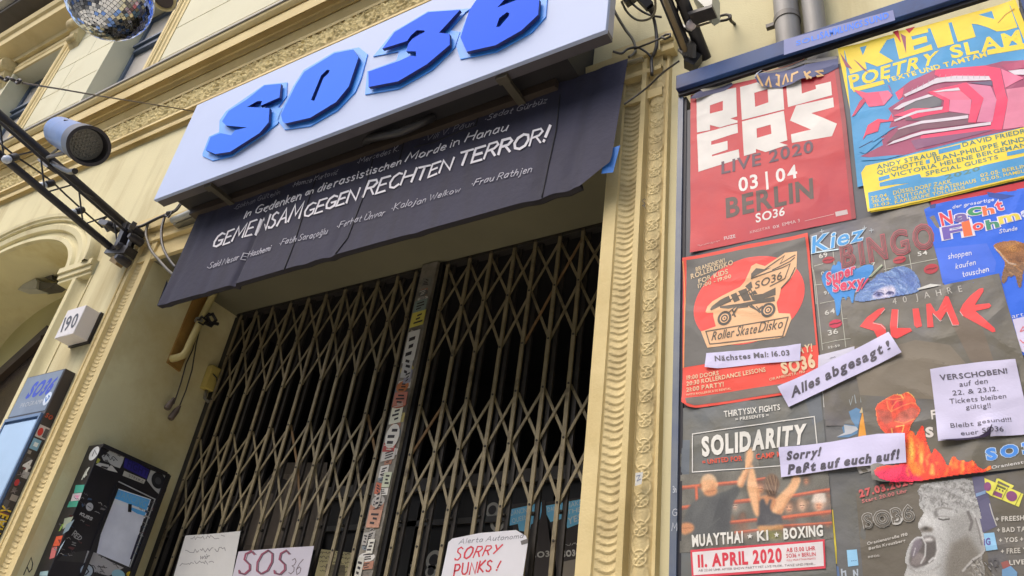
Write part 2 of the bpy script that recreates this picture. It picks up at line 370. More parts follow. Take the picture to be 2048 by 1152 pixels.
class Canvas:                                             # soft-edged painting for photographic prints
    def __init__(s, x0, y0, x1, y1, st, col, mask=None, seed=1):
        s.x0, s.y0, s.st = x0, y0, st; nx, ny = int((x1 - x0) / st), int((y1 - y0) / st)
        s.X, s.Y = np.meshgrid(x0 + (np.arange(nx) + .5) * st, y0 + (np.arange(ny) + .5) * st)
        s.c = np.zeros((ny, nx, 3)); s.c[:] = np.array(col, float) / 255; s.r = np.random.RandomState(seed)
        s.a = np.ones((ny, nx)) if mask is None else s.inside(mask)
    def inside(s, pts):
        r = np.zeros(s.X.shape, bool); n = len(pts)
        for i in range(n):
            (xa, ya), (xb, yb) = pts[i], pts[(i + 1) % n]
            if ya == yb: continue
            r ^= ((ya > s.Y) != (yb > s.Y)) & (s.X < (xb - xa) * (s.Y - ya) / (yb - ya) + xa)
        return r.astype(float)
    def blur(s, m, r):
        k = max(1, int(round(r / s.st)))
        for _ in range(2):
            for ax in (0, 1):
                p = np.pad(m, [(k, k) if a == ax else (0, 0) for a in (0, 1)], mode='edge'); cs = np.cumsum(p, axis=ax); z = np.zeros_like(np.take(cs, [0], axis=ax)); cs = np.concatenate([z, cs], axis=ax)
                w_ = 2 * k + 1; m = (np.take(cs, range(w_, cs.shape[ax]), axis=ax) - np.take(cs, range(0, cs.shape[ax] - w_), axis=ax)) / w_
        return m
    def mix(s, m, col, al): m = np.clip(m * al, 0, 1)[..., None]; s.c = s.c * (1 - m) + np.array(col, float) / 255 * m
    def poly(s, pts, col, bl=2.5, al=1.0):
        bl *= .5
        s.mix(s.blur(s.inside(pts), bl) if bl else s.inside(pts), col, al)
    def blob(s, c, rx, ry, col, al=1.0, rot=0.0):
        dx, dy = s.X - c[0], s.Y - c[1]; u = dx * math.cos(rot) + dy * math.sin(rot); v = -dx * math.sin(rot) + dy * math.cos(rot)
        s.mix(np.exp(-((u / rx) ** 2 + (v / ry) ** 2)), col, al)
    def line(s, pts, w_, col, al=1.0, soft=1.0):
        d = np.full(s.X.shape, 1e9)
        for (xa, ya), (xb, yb) in zip(pts[:-1], pts[1:]):
            L = (xb - xa) ** 2 + (yb - ya) ** 2 + 1e-9; t = np.clip(((s.X - xa) * (xb - xa) + (s.Y - ya) * (yb - ya)) / L, 0, 1)
            d = np.minimum(d, np.hypot(s.X - xa - t * (xb - xa), s.Y - ya - t * (yb - ya)))
        s.mix(np.clip((w_ / 2 + soft / 2 - d) / soft, 0, 1), col, al)
    def grain(s, amt): s.c = s.c * (1 + amt * s.r.randn(*s.X.shape))[..., None]
    def patches(s, amt, r): 
        n = s.blur(s.r.randn(*s.X.shape), r); n /= (n.std() + 1e-6); s.c = s.c * (1 + amt * n)[..., None]
    def done(s):
        c = np.clip(s.c, 0, 1); s.c = np.where(c <= .04045, c / 12.92, ((c + .055) / 1.055) ** 2.4); return s
def print_mat():
    if 'print' in _mc: return _mc['print']
    m = bpy.data.materials.new('printed_picture'); m.use_nodes = True; n = m.node_tree; p = n.nodes['Principled BSDF']; p.inputs['Roughness'].default_value = .5; p.inputs['Specular IOR Level'].default_value = .35
    a = n.nodes.new('ShaderNodeAttribute'); a.attribute_name = 'print'; n.links.new(a.outputs['Color'], p.inputs['Base Color'])
    _mc['print'] = m; return m
def sm(pts, k=2, close=True):                             # round off a traced outline
    for _ in range(k):
        n = len(pts); o = []
        for i in range(n if close else n - 1):
            a, b = pts[i], pts[(i + 1) % n]; o += [(a[0] * .75 + b[0] * .25, a[1] * .75 + b[1] * .25), (a[0] * .25 + b[0] * .75, a[1] * .25 + b[1] * .75)]
        pts = o
    return pts
def plane_y(y): return lambda px, py, h: at(px, py, y - h)
def plane_x(x): return lambda px, py, h: atx(px, py, x + h)
# ================================================================== the ground
m = MB(); m.face([(-60, -60, 0), (60, -60, 0), (60, 40, 0), (-60, 40, 0)], mat('asphalt', (104, 102, 98), rough=0.9, var=0.2, scale=3, bump=0.2)); tag(m.build('road'), 'grey asphalt street in front of the building', 'road', kind='structure')
m = MB(); m.box((-60, -3.4, .004), (60, 2.0, .12), mat('paving', (196, 190, 176), rough=0.85, var=0.15, scale=5, bump=0.1)); tag(m.build('pavement'), 'pale paved pavement along the cream facade', 'pavement', kind='structure')
m = MB(); OB = mat('opposite_render', (206, 200, 184), rough=.85, var=.1, scale=1)
m.box((-45, -30, .1), (40, -22, 15), OB); ob = thing('facing_building', (0, -22, 0), 'plain rendered house row across the street, facing the club', 'building'); m.build('wall', ob)
for fl in range(4):
    for k in range(22):
        m = MB(); x = -42 + k * 3.7; m.box((x, -21.98, 1.4 + fl * 3.1), (x + 1.3, -21.9, 3.3 + fl * 3.1), mat('far_window', (70, 78, 92), rough=.1)); m.build('window', ob)
# ================================================================== the building
OX0, OX1, OZ, OD = -4.56, -1.276, 4.37, 0.76         # doorway: left, right, top, depth
B = thing('apartment_building', (-3, 0, 0), 'ornate cream stucco apartment building with a deep gated club doorway', 'building')
acx, acz, aa, ab = -6.63, 4.54, 1.0, 0.475            # the arch beside it
arc = [(acx + aa * math.cos(t), acz + ab * math.sin(t)) for t in [math.pi * k / 36 for k in range(37)]]
m = MB()
for x0, x1, z0, z1 in ((OX1, 6, .1, OZ), (-5.25, OX0, .1, OZ), (-5.25, 6, OZ, 6.4), (-14, -7.87, .1, 6.4), (-7.87, -7.63, .1, 4.54)):
    m.face([(x0, 0, z0), (x1, 0, z0), (x1, 0, z1), (x0, 0, z1)], WALL)
for i in range(36):
    a, b = arc[i], arc[i + 1]
    m.face([(a[0], 0, a[1]), (a[0], 0, 6.4), (b[0], 0, 6.4), (b[0], 0, b[1])], WALL)
for x0, x1 in ((-7.87, -7.63), (-5.63, -5.25)): m.face([(x0, 0, 4.54), (x1, 0, 4.54), (x1, 0, 6.4), (x0, 0, 6.4)], WALL)
m.build('ground_floor_wall', B)
# deep sides and ceiling of the doorway
m = MB()
m.face([(OX0, 0, .1), (OX0, 0, OZ), (OX0, OD, OZ), (OX0, OD, .1)], REVEAL); m.build('doorway_reveal', B); m = MB(); m.face([(OX1, 0, OZ), (OX1, 0, .1), (OX1, OD, .1), (OX1, OD, OZ)], REVEAL)
m.build('doorway_reveal', B)
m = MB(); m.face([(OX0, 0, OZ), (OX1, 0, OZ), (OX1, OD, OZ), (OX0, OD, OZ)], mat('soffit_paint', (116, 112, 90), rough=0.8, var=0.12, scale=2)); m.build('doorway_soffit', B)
# dark hall behind the gates
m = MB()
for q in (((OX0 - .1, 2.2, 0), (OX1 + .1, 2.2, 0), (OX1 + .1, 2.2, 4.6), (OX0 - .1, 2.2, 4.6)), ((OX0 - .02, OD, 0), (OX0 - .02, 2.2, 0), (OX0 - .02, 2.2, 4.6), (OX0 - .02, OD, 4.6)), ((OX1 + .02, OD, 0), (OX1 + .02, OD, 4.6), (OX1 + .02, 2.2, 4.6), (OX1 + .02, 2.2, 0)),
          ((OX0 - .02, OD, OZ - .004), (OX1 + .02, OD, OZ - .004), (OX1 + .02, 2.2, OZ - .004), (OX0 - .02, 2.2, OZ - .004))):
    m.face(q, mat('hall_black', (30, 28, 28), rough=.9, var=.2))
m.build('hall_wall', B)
# arch: deep intrados, back wall, mouldings
m = MB(); d = 0.62
for i in range(36):
    a, b = arc[i], arc[i + 1]; m.face([(a[0], 0, a[1]), (b[0], 0, b[1]), (b[0], d, b[1]), (a[0], d, a[1])], REVEAL)
for xx, ya, zt_ in ((-7.63, 0, 4.54), (-5.475, .3, 4.43), (-5.63, 0, 4.54)): m.face([(xx, ya, .1 if xx != -5.63 else 4.43), (xx, ya, zt_), (xx, d, zt_), (xx, d, .1 if xx != -5.63 else 4.43)], REVEAL)
m.build('arch_intrados', B, smooth=True)
m = MB(); m.face([(-8.2, d, .1), (-5.2, d, .1), (-5.2, d, 5.2), (-8.2, d, 5.2)], mat('shaded_recess_plaster', (196, 188, 136), rough=.85, var=.1, scale=2)); m.build('arch_recess_wall', B)  # the facade's own paint, darkened to carry the shade of the recess
m = MB()
p0, p1 = at(-60, 805, d - .04), at(100, 660, d - .04)
m.bar(p0, p1, .09, .06, mat('old_dark_wood', (66, 58, 48), rough=.6, var=.25, scale=8)); m.bar(p0 + Vector((0, -.01, -.09)), p1 + Vector((0, -.01, -.09)), .05, .07, mat('brown_wood', (52, 40, 32), rough=.5))
lo0, lo1 = p0.copy(), p1.copy(); lo0.z = .2; lo1.z = .2
m.face([p0 + Vector((0, .01, -.1)), p1 + Vector((0, .01, -.1)), lo1 + Vector((0, .01, 0)), lo0 + Vector((0, .01, 0))], mat('dark_glazing', (58, 50, 44), rough=.25, var=.3, scale=2))
m.build('arch_door_frame', B)
m = MB()
prof = [(0, .0), (.0, -.035), (.05, -.035), (.065, -.012), (.12, -.012), (.135, -.04), (.20, -.05), (.235, -.03), (.25, -.03), (.262, -.055), (.285, -.055), (.30, -.07), (.345, -.075), (.36, -.05), (.365, .0)]
rows = []
for k in range(-1, 49):
    t = -.01 + (math.pi + .02) * k / 47 if k >= 0 else -.01
    rows.append([Vector((acx + (aa + o * .9) * math.cos(t), y, acz + (ab + o * .62) * math.sin(t))) for o, y in prof])
m.loft(rows, WALL); m.build('arch_moulding', B, smooth=35)
m = MB()                                                # impost under the arch and the moulded pier edge below it
for z0, z1, e, y in ((4.43, 4.46, .0, -.02), (4.46, 4.50, .015, -.035), (4.50, 4.545, .03, -.05)): m.box((-5.655 - e * .3, y, z0), (-5.26, .4, z1), WALL)
pe = [(-5.475, .3), (-5.475, .0), (-5.468, -.02), (-5.425, -.02), (-5.41, .0), (-5.395, .022), (-5.36, .034), (-5.32, .03), (-5.285, .012), (-5.265, -.006), (-5.25, -.006), (-5.25, .0)]
m.loft([[Vector((x, y, z)) for x, y in pe] for z in (.1, 4.43)], WALL)
m.build('pier_moulding', B, smooth=40)
# ---- carved surround of the doorway
def surround(mir):
    X = (lambda u: OX1 + u) if mir > 0 else (lambda u: OX0 - u)
    m = MB()
    pr = [(0, .0), (0, -.03), (.056, -.03), (.06, -.02), (.0615, -.02)]
    pr2 = [(.147, -.02), (.149, -.046), (.171, -.046), (.174, -.008), (.1765, -.008)]
    pr3 = [(.2535, -.008), (.256, -.018), (.268, -.02), (.275, .0)]
    top = 4.62
    for pf in (pr, pr2, pr3): m.loft([[Vector((X(u), y, z)) for u, y in pf] for z in (.1, top)], TRIM)
    zz = 2.1
    m.box((X(-.0), -.05, top), (X(.30), .0, top + .05), TRIM); m.box((X(.0), -.07, top + .05), (X(.30), .0, top + .10), TRIM)
    o = m.build('surround_moulding', B, smooth=35)
    # channel with overlapping tongues
    m = MB(); p = .0278
    def fl(a, b):
        z = zz + (4.56 - zz) * b; ch = math.sin(math.pi * a); ph = ((z + .016 * ch + .004 * math.sin(z * 31)) / p) % 1.0
        return Vector((X(.0615 + .0855 * a), -.02 + .010 * ch - .0058 * (1 - ph) ** 1.4 * min(1, ch * 3), z))
    m.grid(fl, 10, int((4.56 - zz) / p * 9), ORN, flip=mir < 0); m.build('fluted_strip', o, smooth=True)
    # half-round with interlaced bands and rosettes
    m = MB(); p = .0925
    def gu(a, b):
        z = zz + (4.60 - zz) * b; ch = math.sin(math.pi * a); u = (a - .5) * .077
        q = (z / p) % 1.0; v = (q - .5) * p; r = math.hypot(u, v); th = math.atan2(v, u)
        s1 = abs(u - .031 * math.cos(math.pi * z / p)); s2 = abs(u + .031 * math.cos(math.pi * z / p))
        h = max(math.exp(-(s1 / .0042) ** 2) * .8, math.exp(-(s2 / .0042) ** 2) * .65)
        h = max(h, math.exp(-((r - .024) / .0028) ** 2) * .75)
        if r < .021: h = max(h, (.45 + .5 * math.cos(5 * th + 1)) * math.exp(-((r - .012) / .007) ** 2)); h = max(h, math.exp(-(r / .004) ** 2) * .9)
        return Vector((X(.1765 + .077 * a), -.008 - .014 * ch - .0052 * h * min(1, ch * 2.5) - .0008 * noise.noise(Vector((u * 90, z * 90, mir))), z))
    m.grid(gu, 40, int((4.60 - zz) / .0021), ORN, flip=mir < 0); m.build('rosette_strip', o, smooth=True)
surround(1); surround(-1)
m = MB()                                                # head of the surround above the opening
hp = [(0, 0), (0, -.028), (.05, -.028), (.06, -.012), (.145, -.012), (.15, -.044), (.175, -.045), (.18, -.02), (.25, -.03), (.255, -.06), (.30, -.07), (.31, .0)]
m.loft([[Vector((x, y, OZ + u)) for u, y in hp] for x in (OX0 - .24, OX1 + .24)], TRIM); m.build('surround_head', B, smooth=35)
# ---- cornice between the floors, carved frieze under it
PX = 300.0
cp = [(281, .0), (273, -.012), (271, -.04), (265.5, -.045), (264.5, -.03), (262, -.03), (252.5, -.05), (251, -.065), (248.5, -.065), (247.5, -.05),
      (221, -.05), (219.5, -.07), (216, -.075), (215, -.062), (205, -.085), (200.5, -.095), (199.5, -.085), (197.5, -.10), (196, -.115), (188, -.12), (184, -.15), (178, -.16), (173, -.175),
      (171.5, -.255), (165, -.26), (157.5, -.26), (156, -.245), (153, -.275), (148, -.30), (142, -.325), (138.5, -.33)]
cp = [(py, y if y > -.1 else -.1 + (y + .1) * .55) for py, y in cp]
cpz = [(at(PX, py, y).z, y) for py, y in cp]
m = MB()
m.loft([[Vector((x, y, z)) for z, y in cpz] for x in (-14, 6)], TRIM)
zt, yt = cpz[-1]
m.loft([[Vector((x, yt, zt)), Vector((x, yt - .012, zt + .004)), Vector((x, yt - .012, zt + .024)), Vector((x, .06, zt + .06))] for x in (-14, 6)], mat('zinc_flashing', (120, 116, 108), rough=.5, metal=.3))
co = m.build('cornice', B, smooth=30)
z0, z1 = cpz[9][0], cpz[10][0]
m = MB(); rg = random.Random(5)
def fr(a, b):
    x = -12 + 11.0 * a; v = b - .5
    P = .30; k = math.floor(x / P); u = (x / P - k - .5) * P; sg = 1 if k % 2 else -1
    vv = v * (z1 - z0) + sg * .03; r = math.hypot(u, vv); th = math.atan2(vv * sg, u)
    h = .55 * math.exp(-((math.sin(th * .5 + r * 62)) / .34) ** 2) * math.exp(-(r / .17) ** 2)
    n1 = noise.noise(Vector((x * 24, v * 7.2, 1))); n2 = noise.noise(Vector((x * 45, v * 13, 4)))
    h += max(0, .5 - abs(n1) * 2.6) + .35 * max(0, .5 - abs(n2) * 2.4)
    e = min(1, (.5 - abs(v)) * 9)
    return Vector((x, -.052 - .030 * h * e, z0 + (z1 - z0) * b))
m.grid(fr, 1300, 30, mat('frieze_stucco', (222, 204, 148), rough=.85, var=.10, scale=20, bump=.2, bscale=120, dark=(186, 164, 112), dscale=9, dlo=.5, dhi=.75)); m.build('carved_frieze', co, smooth=True)
# ---- upper wall: coursed plaster with grooves, two deep windows
W1 = (-7.03, -6.09); W2 = (-9.32, -8.29); WZ = (6.3, 8.28)
m = MB(); GR = mat('plaster_groove', (190, 180, 140), rough=.9)
zs = [at(128, 136, 0).z + .43 * k for k in range(-4, 10)]
def courses(x0, x1, za, zb, joint=None):
    m.face([(x0, .02, za), (x1, .02, za), (x1, .02, zb), (x0, .02, zb)], GR)
    zl = [za] + [z for z in zs if za + .03 < z < zb - .03] + [zb]
    for i in range(len(zl) - 1):
        a, b = zl[i] + (.006 if i else 0), zl[i + 1] - .006
        js = [x0, x1] if joint is None else ([x0, joint[i % 2], x1])
        for j in range(len(js) - 1):
            xa, xb = js[j] + (.004 if j else 0), js[j + 1] - (.004 if j < len(js) - 2 else 0)
            m.prism([(xa, 0, a), (xb, 0, a), (xb, 0, b), (xa, 0, b)], (0, .02, 0), WALL2)
J = .035
courses(W1[1] + .2, 6, 6.2, 13, (-4.3, -5.2)); courses(W2[1] + .2, W1[0] - J, 6.2, 13, (-7.55, -7.75)); courses(-14, W2[0] - J, 6.2, 13)
for wx in (W1, W2):
    m.face([(wx[0] - J, 0.0, WZ[1]), (wx[1] + .2, 0.0, WZ[1]), (wx[1] + .2, 0.0, 13), (wx[0] - J, 0.0, 13)], WALL2)
    m.face([(wx[0] - J, 0.0, 6.2), (wx[0], 0.0, 6.2), (wx[0], 0.0, WZ[1]), (wx[0] - J, 0.0, WZ[1])], WALL2)
    m.face([(wx[1], 0.0, 6.2), (wx[1] + .2, 0.0, 6.2), (wx[1] + .2, 0.0, WZ[1]), (wx[1], 0.0, WZ[1])], WALL2)
m.build('upper_wall', B)
FRM = mat('slate_blue_window_paint', (78, 92, 112), rough=.4, var=.1)
PANE = mat('dusty_window_glass', (196, 190, 182), rough=.25, var=.12, scale=1.5, spec=.8)
for wx in (W1, W2):
    m = MB(); D = .22
    m.face([(wx[0], 0, 6.2), (wx[0], 0, WZ[1]), (wx[0], D, WZ[1]), (wx[0], D, 6.2)], WALL2)
    m.face([(wx[1], 0, WZ[1]), (wx[1], 0, 6.2), (wx[1], D, 6.2), (wx[1], D, WZ[1])], WALL2)
    m.face([(wx[0], 0, WZ[1]), (wx[1], 0, WZ[1]), (wx[1], D, WZ[1]), (wx[0], D, WZ[1])], WALL2)
    # moulded right jamb and slim left one
    jp = [(.0, .0), (.0, -.02), (.05, -.025), (.06, -.012), (.085, -.03), (.10, -.03), (.105, -.015), (.15, -.02), (.16, -.008), (.2, -.008), (.2, .0)]
    m.loft([[Vector((wx[1] + u, y, z)) for u, y in jp] for z in (6.2, WZ[1] + .1)], TRIM)
    m.loft([[Vector((wx[0] - u, y, z)) for u, y in [(0, 0), (0, -.015), (.034, -.015), (.036, 0)]] for z in (6.2, WZ[1] + .1)], WALL2)
    m.loft([[Vector((x, y, WZ[1] + u)) for u, y in jp] for x in (wx[0] - .03, wx[1] + .2)], TRIM)
    wo = m.build('window', B, smooth=35)
    m = MB(); zt = 7.75
    m.box((wx[0], D - .03, 6.2), (wx[0] + .045, D + .05, WZ[1]), FRM); m.box((wx[1] - .045, D - .03, 6.2), (wx[1], D + .05, WZ[1]), FRM)
    m.box((wx[0] + .045, D - .03, WZ[1] - .06), (wx[1] - .045, D + .05, WZ[1]), FRM)
    m.box((wx[0] + .045, D - .05, zt - .05), (wx[1] - .045, D + .05, zt), FRM); m.box((wx[0] + .045, D - .075, zt + .01), (wx[1] - .045, D + .05, zt + .045), FRM)
    xm = (wx[0] + wx[1]) / 2
    m.build('window_frame', wo, bevel=.004)
    m = MB(); m.face([(wx[0] + .045, D - .005, 6.2), (wx[1] - .045, D - .005, 6.2), (wx[1] - .045, D - .005, WZ[1] - .06), (wx[0] + .045, D - .005, WZ[1] - .06)], PANE); m.build('pane', wo)
# hood over the left window with consoles, then the dark sill band of the next floor with its balustrade
m = MB()
hd = [(8.50, .0), (8.50, -.05), (8.56, -.06), (8.60, -.12), (8.62, -.24), (8.72, -.25), (8.74, -.28), (8.80, -.30), (8.84, -.02)]
m.loft([[Vector((x, y, z)) for z, y in hd] for x in (-9.75, -7.65)], TRIM)
for x in (-9.75, -7.65): m.face([Vector((x, y, z)) for z, y in hd], TRIM)
ho = m.build('window_hood', B, smooth=30)
for x in (-9.5, -8.02):
    m = MB()
    m.lathe((x - .09, -.09, 8.40), (1, 0, 0), [(0, .085), (.18, .085)], ORN, 16); m.lathe((x - .07, -.05, 8.2), (1, 0, 0), [(0, .05), (.14, .05)], ORN, 14)
    m.prism([(x - .08, -.0, 8.1), (x - .08, -.05, 8.15), (x - .08, -.10, 8.35), (x - .08, -.12, 8.49), (x - .08, 0, 8.49)], (.16, 0, 0), ORN)
    m.build('console', ho, smooth=40)
m = MB(); DS = mat('dark_grey_stone', (84, 78, 70), rough=.8, var=.2, scale=6); LS = mat('grey_limestone', (186, 182, 166), rough=.8, var=.12, scale=5, dark=(110, 104, 92), dscale=3)
m.box((-14, -.42, 9.05), (-7.2, .0, 9.14), DS); m.box((-14, -.50, 9.14), (-7.15, .0, 9.24), LS)  # lower course of the slab is dark grey, the upper one pale
sb = m.build('balcony_slab', B, bevel=.01)
for k in range(12):
    m = MB(); x = -13.6 + k * .55
    m.lathe((x, -.36, 9.24), (0, 0, 1), [(0, .10), (.06, .10), (.08, .06), (.2, .12), (.34, .13), (.5, .06), (.62, .05), (.66, .09), (.72, .09)], LS, 16); m.build('baluster', sb, smooth=35)
m = MB(); m.box((-14, -.48, 9.96), (-7.2, -.22, 10.1), LS); m.build('balustrade_rail', sb, bevel=.01)
# small marks on the plaster
S = Sheet(plane_x(OX0)); G = mat('marker_pen', (30, 30, 34), rough=.6)
S.hand('Pas', [(48, 1150), (62, 1200), (62, 1112), (76, 1162)], None, 2.2, M=G); S.stroke([(92, 1118), (86, 1135), (80, 1152)], 2, None, M=G); S.stroke([(96, 1122), (93, 1128)], 3, None, M=G)
S.build('pen_tag', parent=B)
S = Sheet(plane_y(-.047)); S.hand('S', [(1285, 412), (1291, 411), (1284, 398), (1290, 397)], None, 1.2, M=G); S.stroke([(1287, 408), (1291, 417)], 1.1, None, M=G)
S.build('pen_scrawl', parent=B)
S = Sheet(plane_y(-.05)); S.base([(1271, 946), (1286, 944), (1283, 968), (1270, 972)], (196, 196, 190)); S.stroke([(1273, 952), (1280, 950), (1274, 962), (1281, 958)], 1.5, (110, 120, 150)); S.build('torn_sticker', parent=B)
# ================================================================== the big sign
SY = -.35
T = thing('club_sign', at(760, 230, SY), 'wide white sign board with blue letters SO36 above the doorway', 'sign')
SX0, SX1, SZ0, SZ1 = -4.195, -1.163, 4.503, 5.312
ACM = mat('white_aluminium_panel', (178, 192, 224), rough=.5, var=.05, scale=1.5, spec=.2)
EDGE = mat('dark_sign_frame', (92, 88, 92), rough=.45, metal=.3, var=.15)
m = MB(); m.box((SX0, SY, SZ0), (SX1, SY + .022, SZ1), ACM); m.build('panel', T, bevel=.003)
m = MB()
m.box((SX0 + .004, SY + .023, SZ0 + .003), (SX1 - .004, SY + .075, SZ0 + .03), EDGE); m.box((SX0 + .004, SY + .023, SZ1 - .03), (SX1 - .004, SY + .075, SZ1 - .003), EDGE)
m.box((SX0 + .004, SY + .023, SZ0 + .031), (SX0 + .03, SY + .075, SZ1 - .031), EDGE); m.box((SX1 - .03, SY + .023, SZ0 + .031), (SX1 - .004, SY + .075, SZ1 - .031), mat('pale_sign_edge', (176, 176, 184), rough=.4))
m.build('panel_frame', T)
m = MB(); m.box((SX0 + .06, SY + .08, SZ0 + .055), (SX1 - .25, -.004, SZ0 + .62), mat('black_shade_fill', (34, 32, 34), rough=.6)); m.box((SX0 + .1, -.16, SZ0 + .0), (SX1 - .35, -.03, SZ0 + .05), mat('brown_sign_beam', (58, 48, 40), rough=.6)); m.build('underside_shade_box', T)  # black box closes the gap to the wall, standing in for the underside's shade
for px in (424, 1008):
    q = at(px, 358 if px < 600 else 137, SY + .04); m = MB(); ST = mat('bracket_steel', (88, 82, 68), rough=.5, metal=.3)
    m.box((q.x - .02, SY + .06, SZ0 - .012), (q.x + .02, -.0, SZ0 + .012), ST); m.box((q.x - .03, SY + .03, SZ0 - .02), (q.x + .03, SY + .07, SZ0 + .05), ST); m.build('bracket', T)
BLUE = mat('blue_acrylic_letter', (52, 118, 255), rough=.6, var=.04, scale=2, spec=.1)
BLUE2 = mat('deep_blue_letter', (30, 96, 252), rough=.6, var=.04, scale=2, spec=.1)
BACKB = mat('blue_letter_backing', (64, 150, 252), rough=.5, var=.05)
SIDE = mat('navy_letter_return', (22, 30, 96), rough=.5, var=.1)
A, Bc = (420, 0, 3.4917), (720, 0, 5.3895)
LET = [
 ('S', [(528.8, 170.4), (561.8, 167.5), (559, 194.7), (521, 211.5), (524, 202), (515, 202), (494, 213.8), (539, 216), (537, 245), (519, 266), (460, 303.6), (431, 308), (411, 300), (421, 274), (441, 266), (462, 270.5), (471, 260), (494, 254.8), (452, 250.8), (444, 243), (457, 222), (492, 200)], None,
  [(528, 169.5), (574, 164.5), (573, 192), (556, 214.5), (566, 217), (555, 247), (525, 270), (462, 312), (425, 321), (405, 312), (405, 307), (418, 273), (438, 264), (439, 241), (452, 222), (490, 196)], BLUE),
 ('O', cv(*A, [(1000, 345), (1037, 400), (968, 605), (880, 712), (700, 822), (525, 862), (505, 845), (495, 800), (600, 590), (658, 500), (870, 370)]), cv(*A, [(705, 697), (777, 525), (817, 487), (836, 490), (828, 512), (792, 545), (728, 705)]),
  cv(*A, [(1040, 330), (1100, 377), (1055, 545), (1015, 640), (890, 770), (700, 880), (520, 905), (470, 838), (488, 785), (582, 600), (652, 490), (866, 362)]), BLUE),
 ('3', cv(*Bc, [(240, 525), (372, 345), (735, 130), (1078, 105), (852, 352), (965, 365), (967, 482), (720, 692), (410, 876), (92, 937), (90, 772), (430, 652), (540, 600), (605, 608), (602, 553), (498, 552), (522, 470), (562, 420), (640, 372), (697, 345), (695, 328), (612, 325), (545, 385), (510, 440)]), None,
  cv(*Bc, [(140, 607), (362, 338), (733, 121), (1190, 90), (1135, 130), (965, 325), (1078, 342), (1020, 510), (782, 748), (410, 957), (53, 1017), (76, 768), (392, 652), (420, 553)]), BLUE2),
 ('6', cv(*Bc, [(1180, 105), (1265, -15), (1560, -215), (1760, -260), (1935, -200), (1900, -130), (1700, -70), (1570, -20), (1480, 80), (1700, -5), (1932, -10), (1920, 158), (1740, 327), (1460, 487), (1150, 557), (1082, 402)]), cv(*Bc, [(1468, 290), (1500, 195), (1582, 130), (1612, 142), (1602, 175), (1505, 287)]),
  cv(*Bc, [(1190, 90), (1255, -10), (1560, -240), (1770, -290), (2000, -230), (2020, -40), (2000, 180), (1852, 346), (1470, 556), (1080, 636), (1036, 500), (1072, 380)]), BLUE2)]
for ch, fr_, hole, bk, mt in LET:
    yF = SY - .034
    m = MB(); P = [at(a, b, yF) for a, b in fr_]
    if hole:                                            # cut the counter open along a slit so that the outline stays one loop
        Hh = [at(a, b, yF) for a, b in hole]
        i, j = min(((i, j) for i in range(len(P)) for j in range(len(Hh))), key=lambda t: (P[t[0]] - Hh[t[1]]).length)
        def area(q): return sum(q[k].x * q[(k + 1) % len(q)].z - q[(k + 1) % len(q)].x * q[k].z for k in range(len(q)))
        if area(P) * area(Hh) > 0: Hh = Hh[::-1]; j = len(Hh) - 1 - j
        loop = P[:i + 1] + Hh[j:] + Hh[:j + 1] + P[i:]
        n0 = len(m.v); bm = bmesh.new()
        vo = [bm.verts.new(p) for p in P]; vh = [bm.verts.new(p) for p in Hh]
        es = [bm.edges.new((vo[k], vo[(k + 1) % len(vo)])) for k in range(len(vo))] + [bm.edges.new((vh[k], vh[(k + 1) % len(vh)])) for k in range(len(vh))]
        bmesh.ops.triangle_fill(bm, edges=es, use_beauty=True); bm.verts.index_update()
        vv = [v.co.copy() for v in bm.verts]; ff = [tuple(v.index for v in f.verts) for f in bm.faces]; bm.free()
        m.add(vv, ff, mt)
        rings = [P, Hh]
    else:
        m.face(P, mt); rings = [P]
    for g in rings:
        n = len(g); m.add(g + [p + Vector((0, .018, 0)) for p in g], [(k, n + k, n + (k + 1) % n, (k + 1) % n) for k in range(n)], SIDE)
    lo = m.build('letter', T)
    m = MB(); m.prism([at(a, b, SY - .007) for a, b in bk], (0, .006, 0), BACKB); m.build('letter_backing', lo)
# ================================================================== the banner
BY = -.13
bTL, bTR, bBL, bBR = at(412, 394, BY), at(1256, 117, BY), at(318, 614, BY), at(1168, 374, BY)
def folds(x, z):
    t = (4.66 - z) / .8
    y = (.0022 * math.sin(x * 23 + z * 2) + .0012 * math.sin(x * 57 + 1.7 + z * 3)) * max(0, 1 - t) ** .5 + .003 * math.sin(x * 3.1 + .6)
    for cx, sl_, dp, wd in ((-3.36, -.06, .022, .018), (-2.93, .04, .007, .04), (-2.62, -.10, .010, .03), (-2.25, .06, .006, .04), (-1.42, -.12, .012, .05), (-1.30, -.1, .012, .035), (-3.95, -.03, .006, .03), (-3.7, .04, .005, .03)):
        y += dp * math.exp(-((x - cx - sl_ * t) / wd) ** 2) * (.25 + .75 * min(1, t))
    y -= .015 * t * t                                     # the lower edge hangs a little forward
    return y
def bpt(px, py, h=0):
    q = at(px, py, BY); q.y = BY + folds(q.x, q.z) - h; return q
CLOTH = mat('black_banner_cloth', (47, 47, 68), rough=.8, var=.10, scale=7, bump=.25, bscale=34, dark=(40, 39, 52), dscale=3, dlo=.45, dhi=.8, streak=True)
T = thing('protest_banner', at(760, 380, BY), 'black cloth banner with white hand-painted lettering hung under the big sign', 'banner')
m = MB()
def bn(a, b):
    xl = bTL.x + (bBL.x - bTL.x) * b; xr = bTR.x + (-1.20 - bTR.x) * min(1, b / .87) - .135 * max(0, (b - .87) / .13)
    x = xl + (xr - xl) * a
    z = (bTL.z + (bTR.z - bTL.z) * a - .02 * math.sin(math.pi * a)) * (1 - b) + (bBL.z + (bBR.z - bBL.z) * a) * b
    return Vector((x, BY + folds(x, z), z))
m.grid(bn, 260, 24, CLOTH)
def hem(a, b): q = bn(a, 1); return q + Vector((0, .035 * math.sin(b * 3.14) + .002, -.012 * (1 - math.cos(b * 6.28)) / 2 + .03 * b))
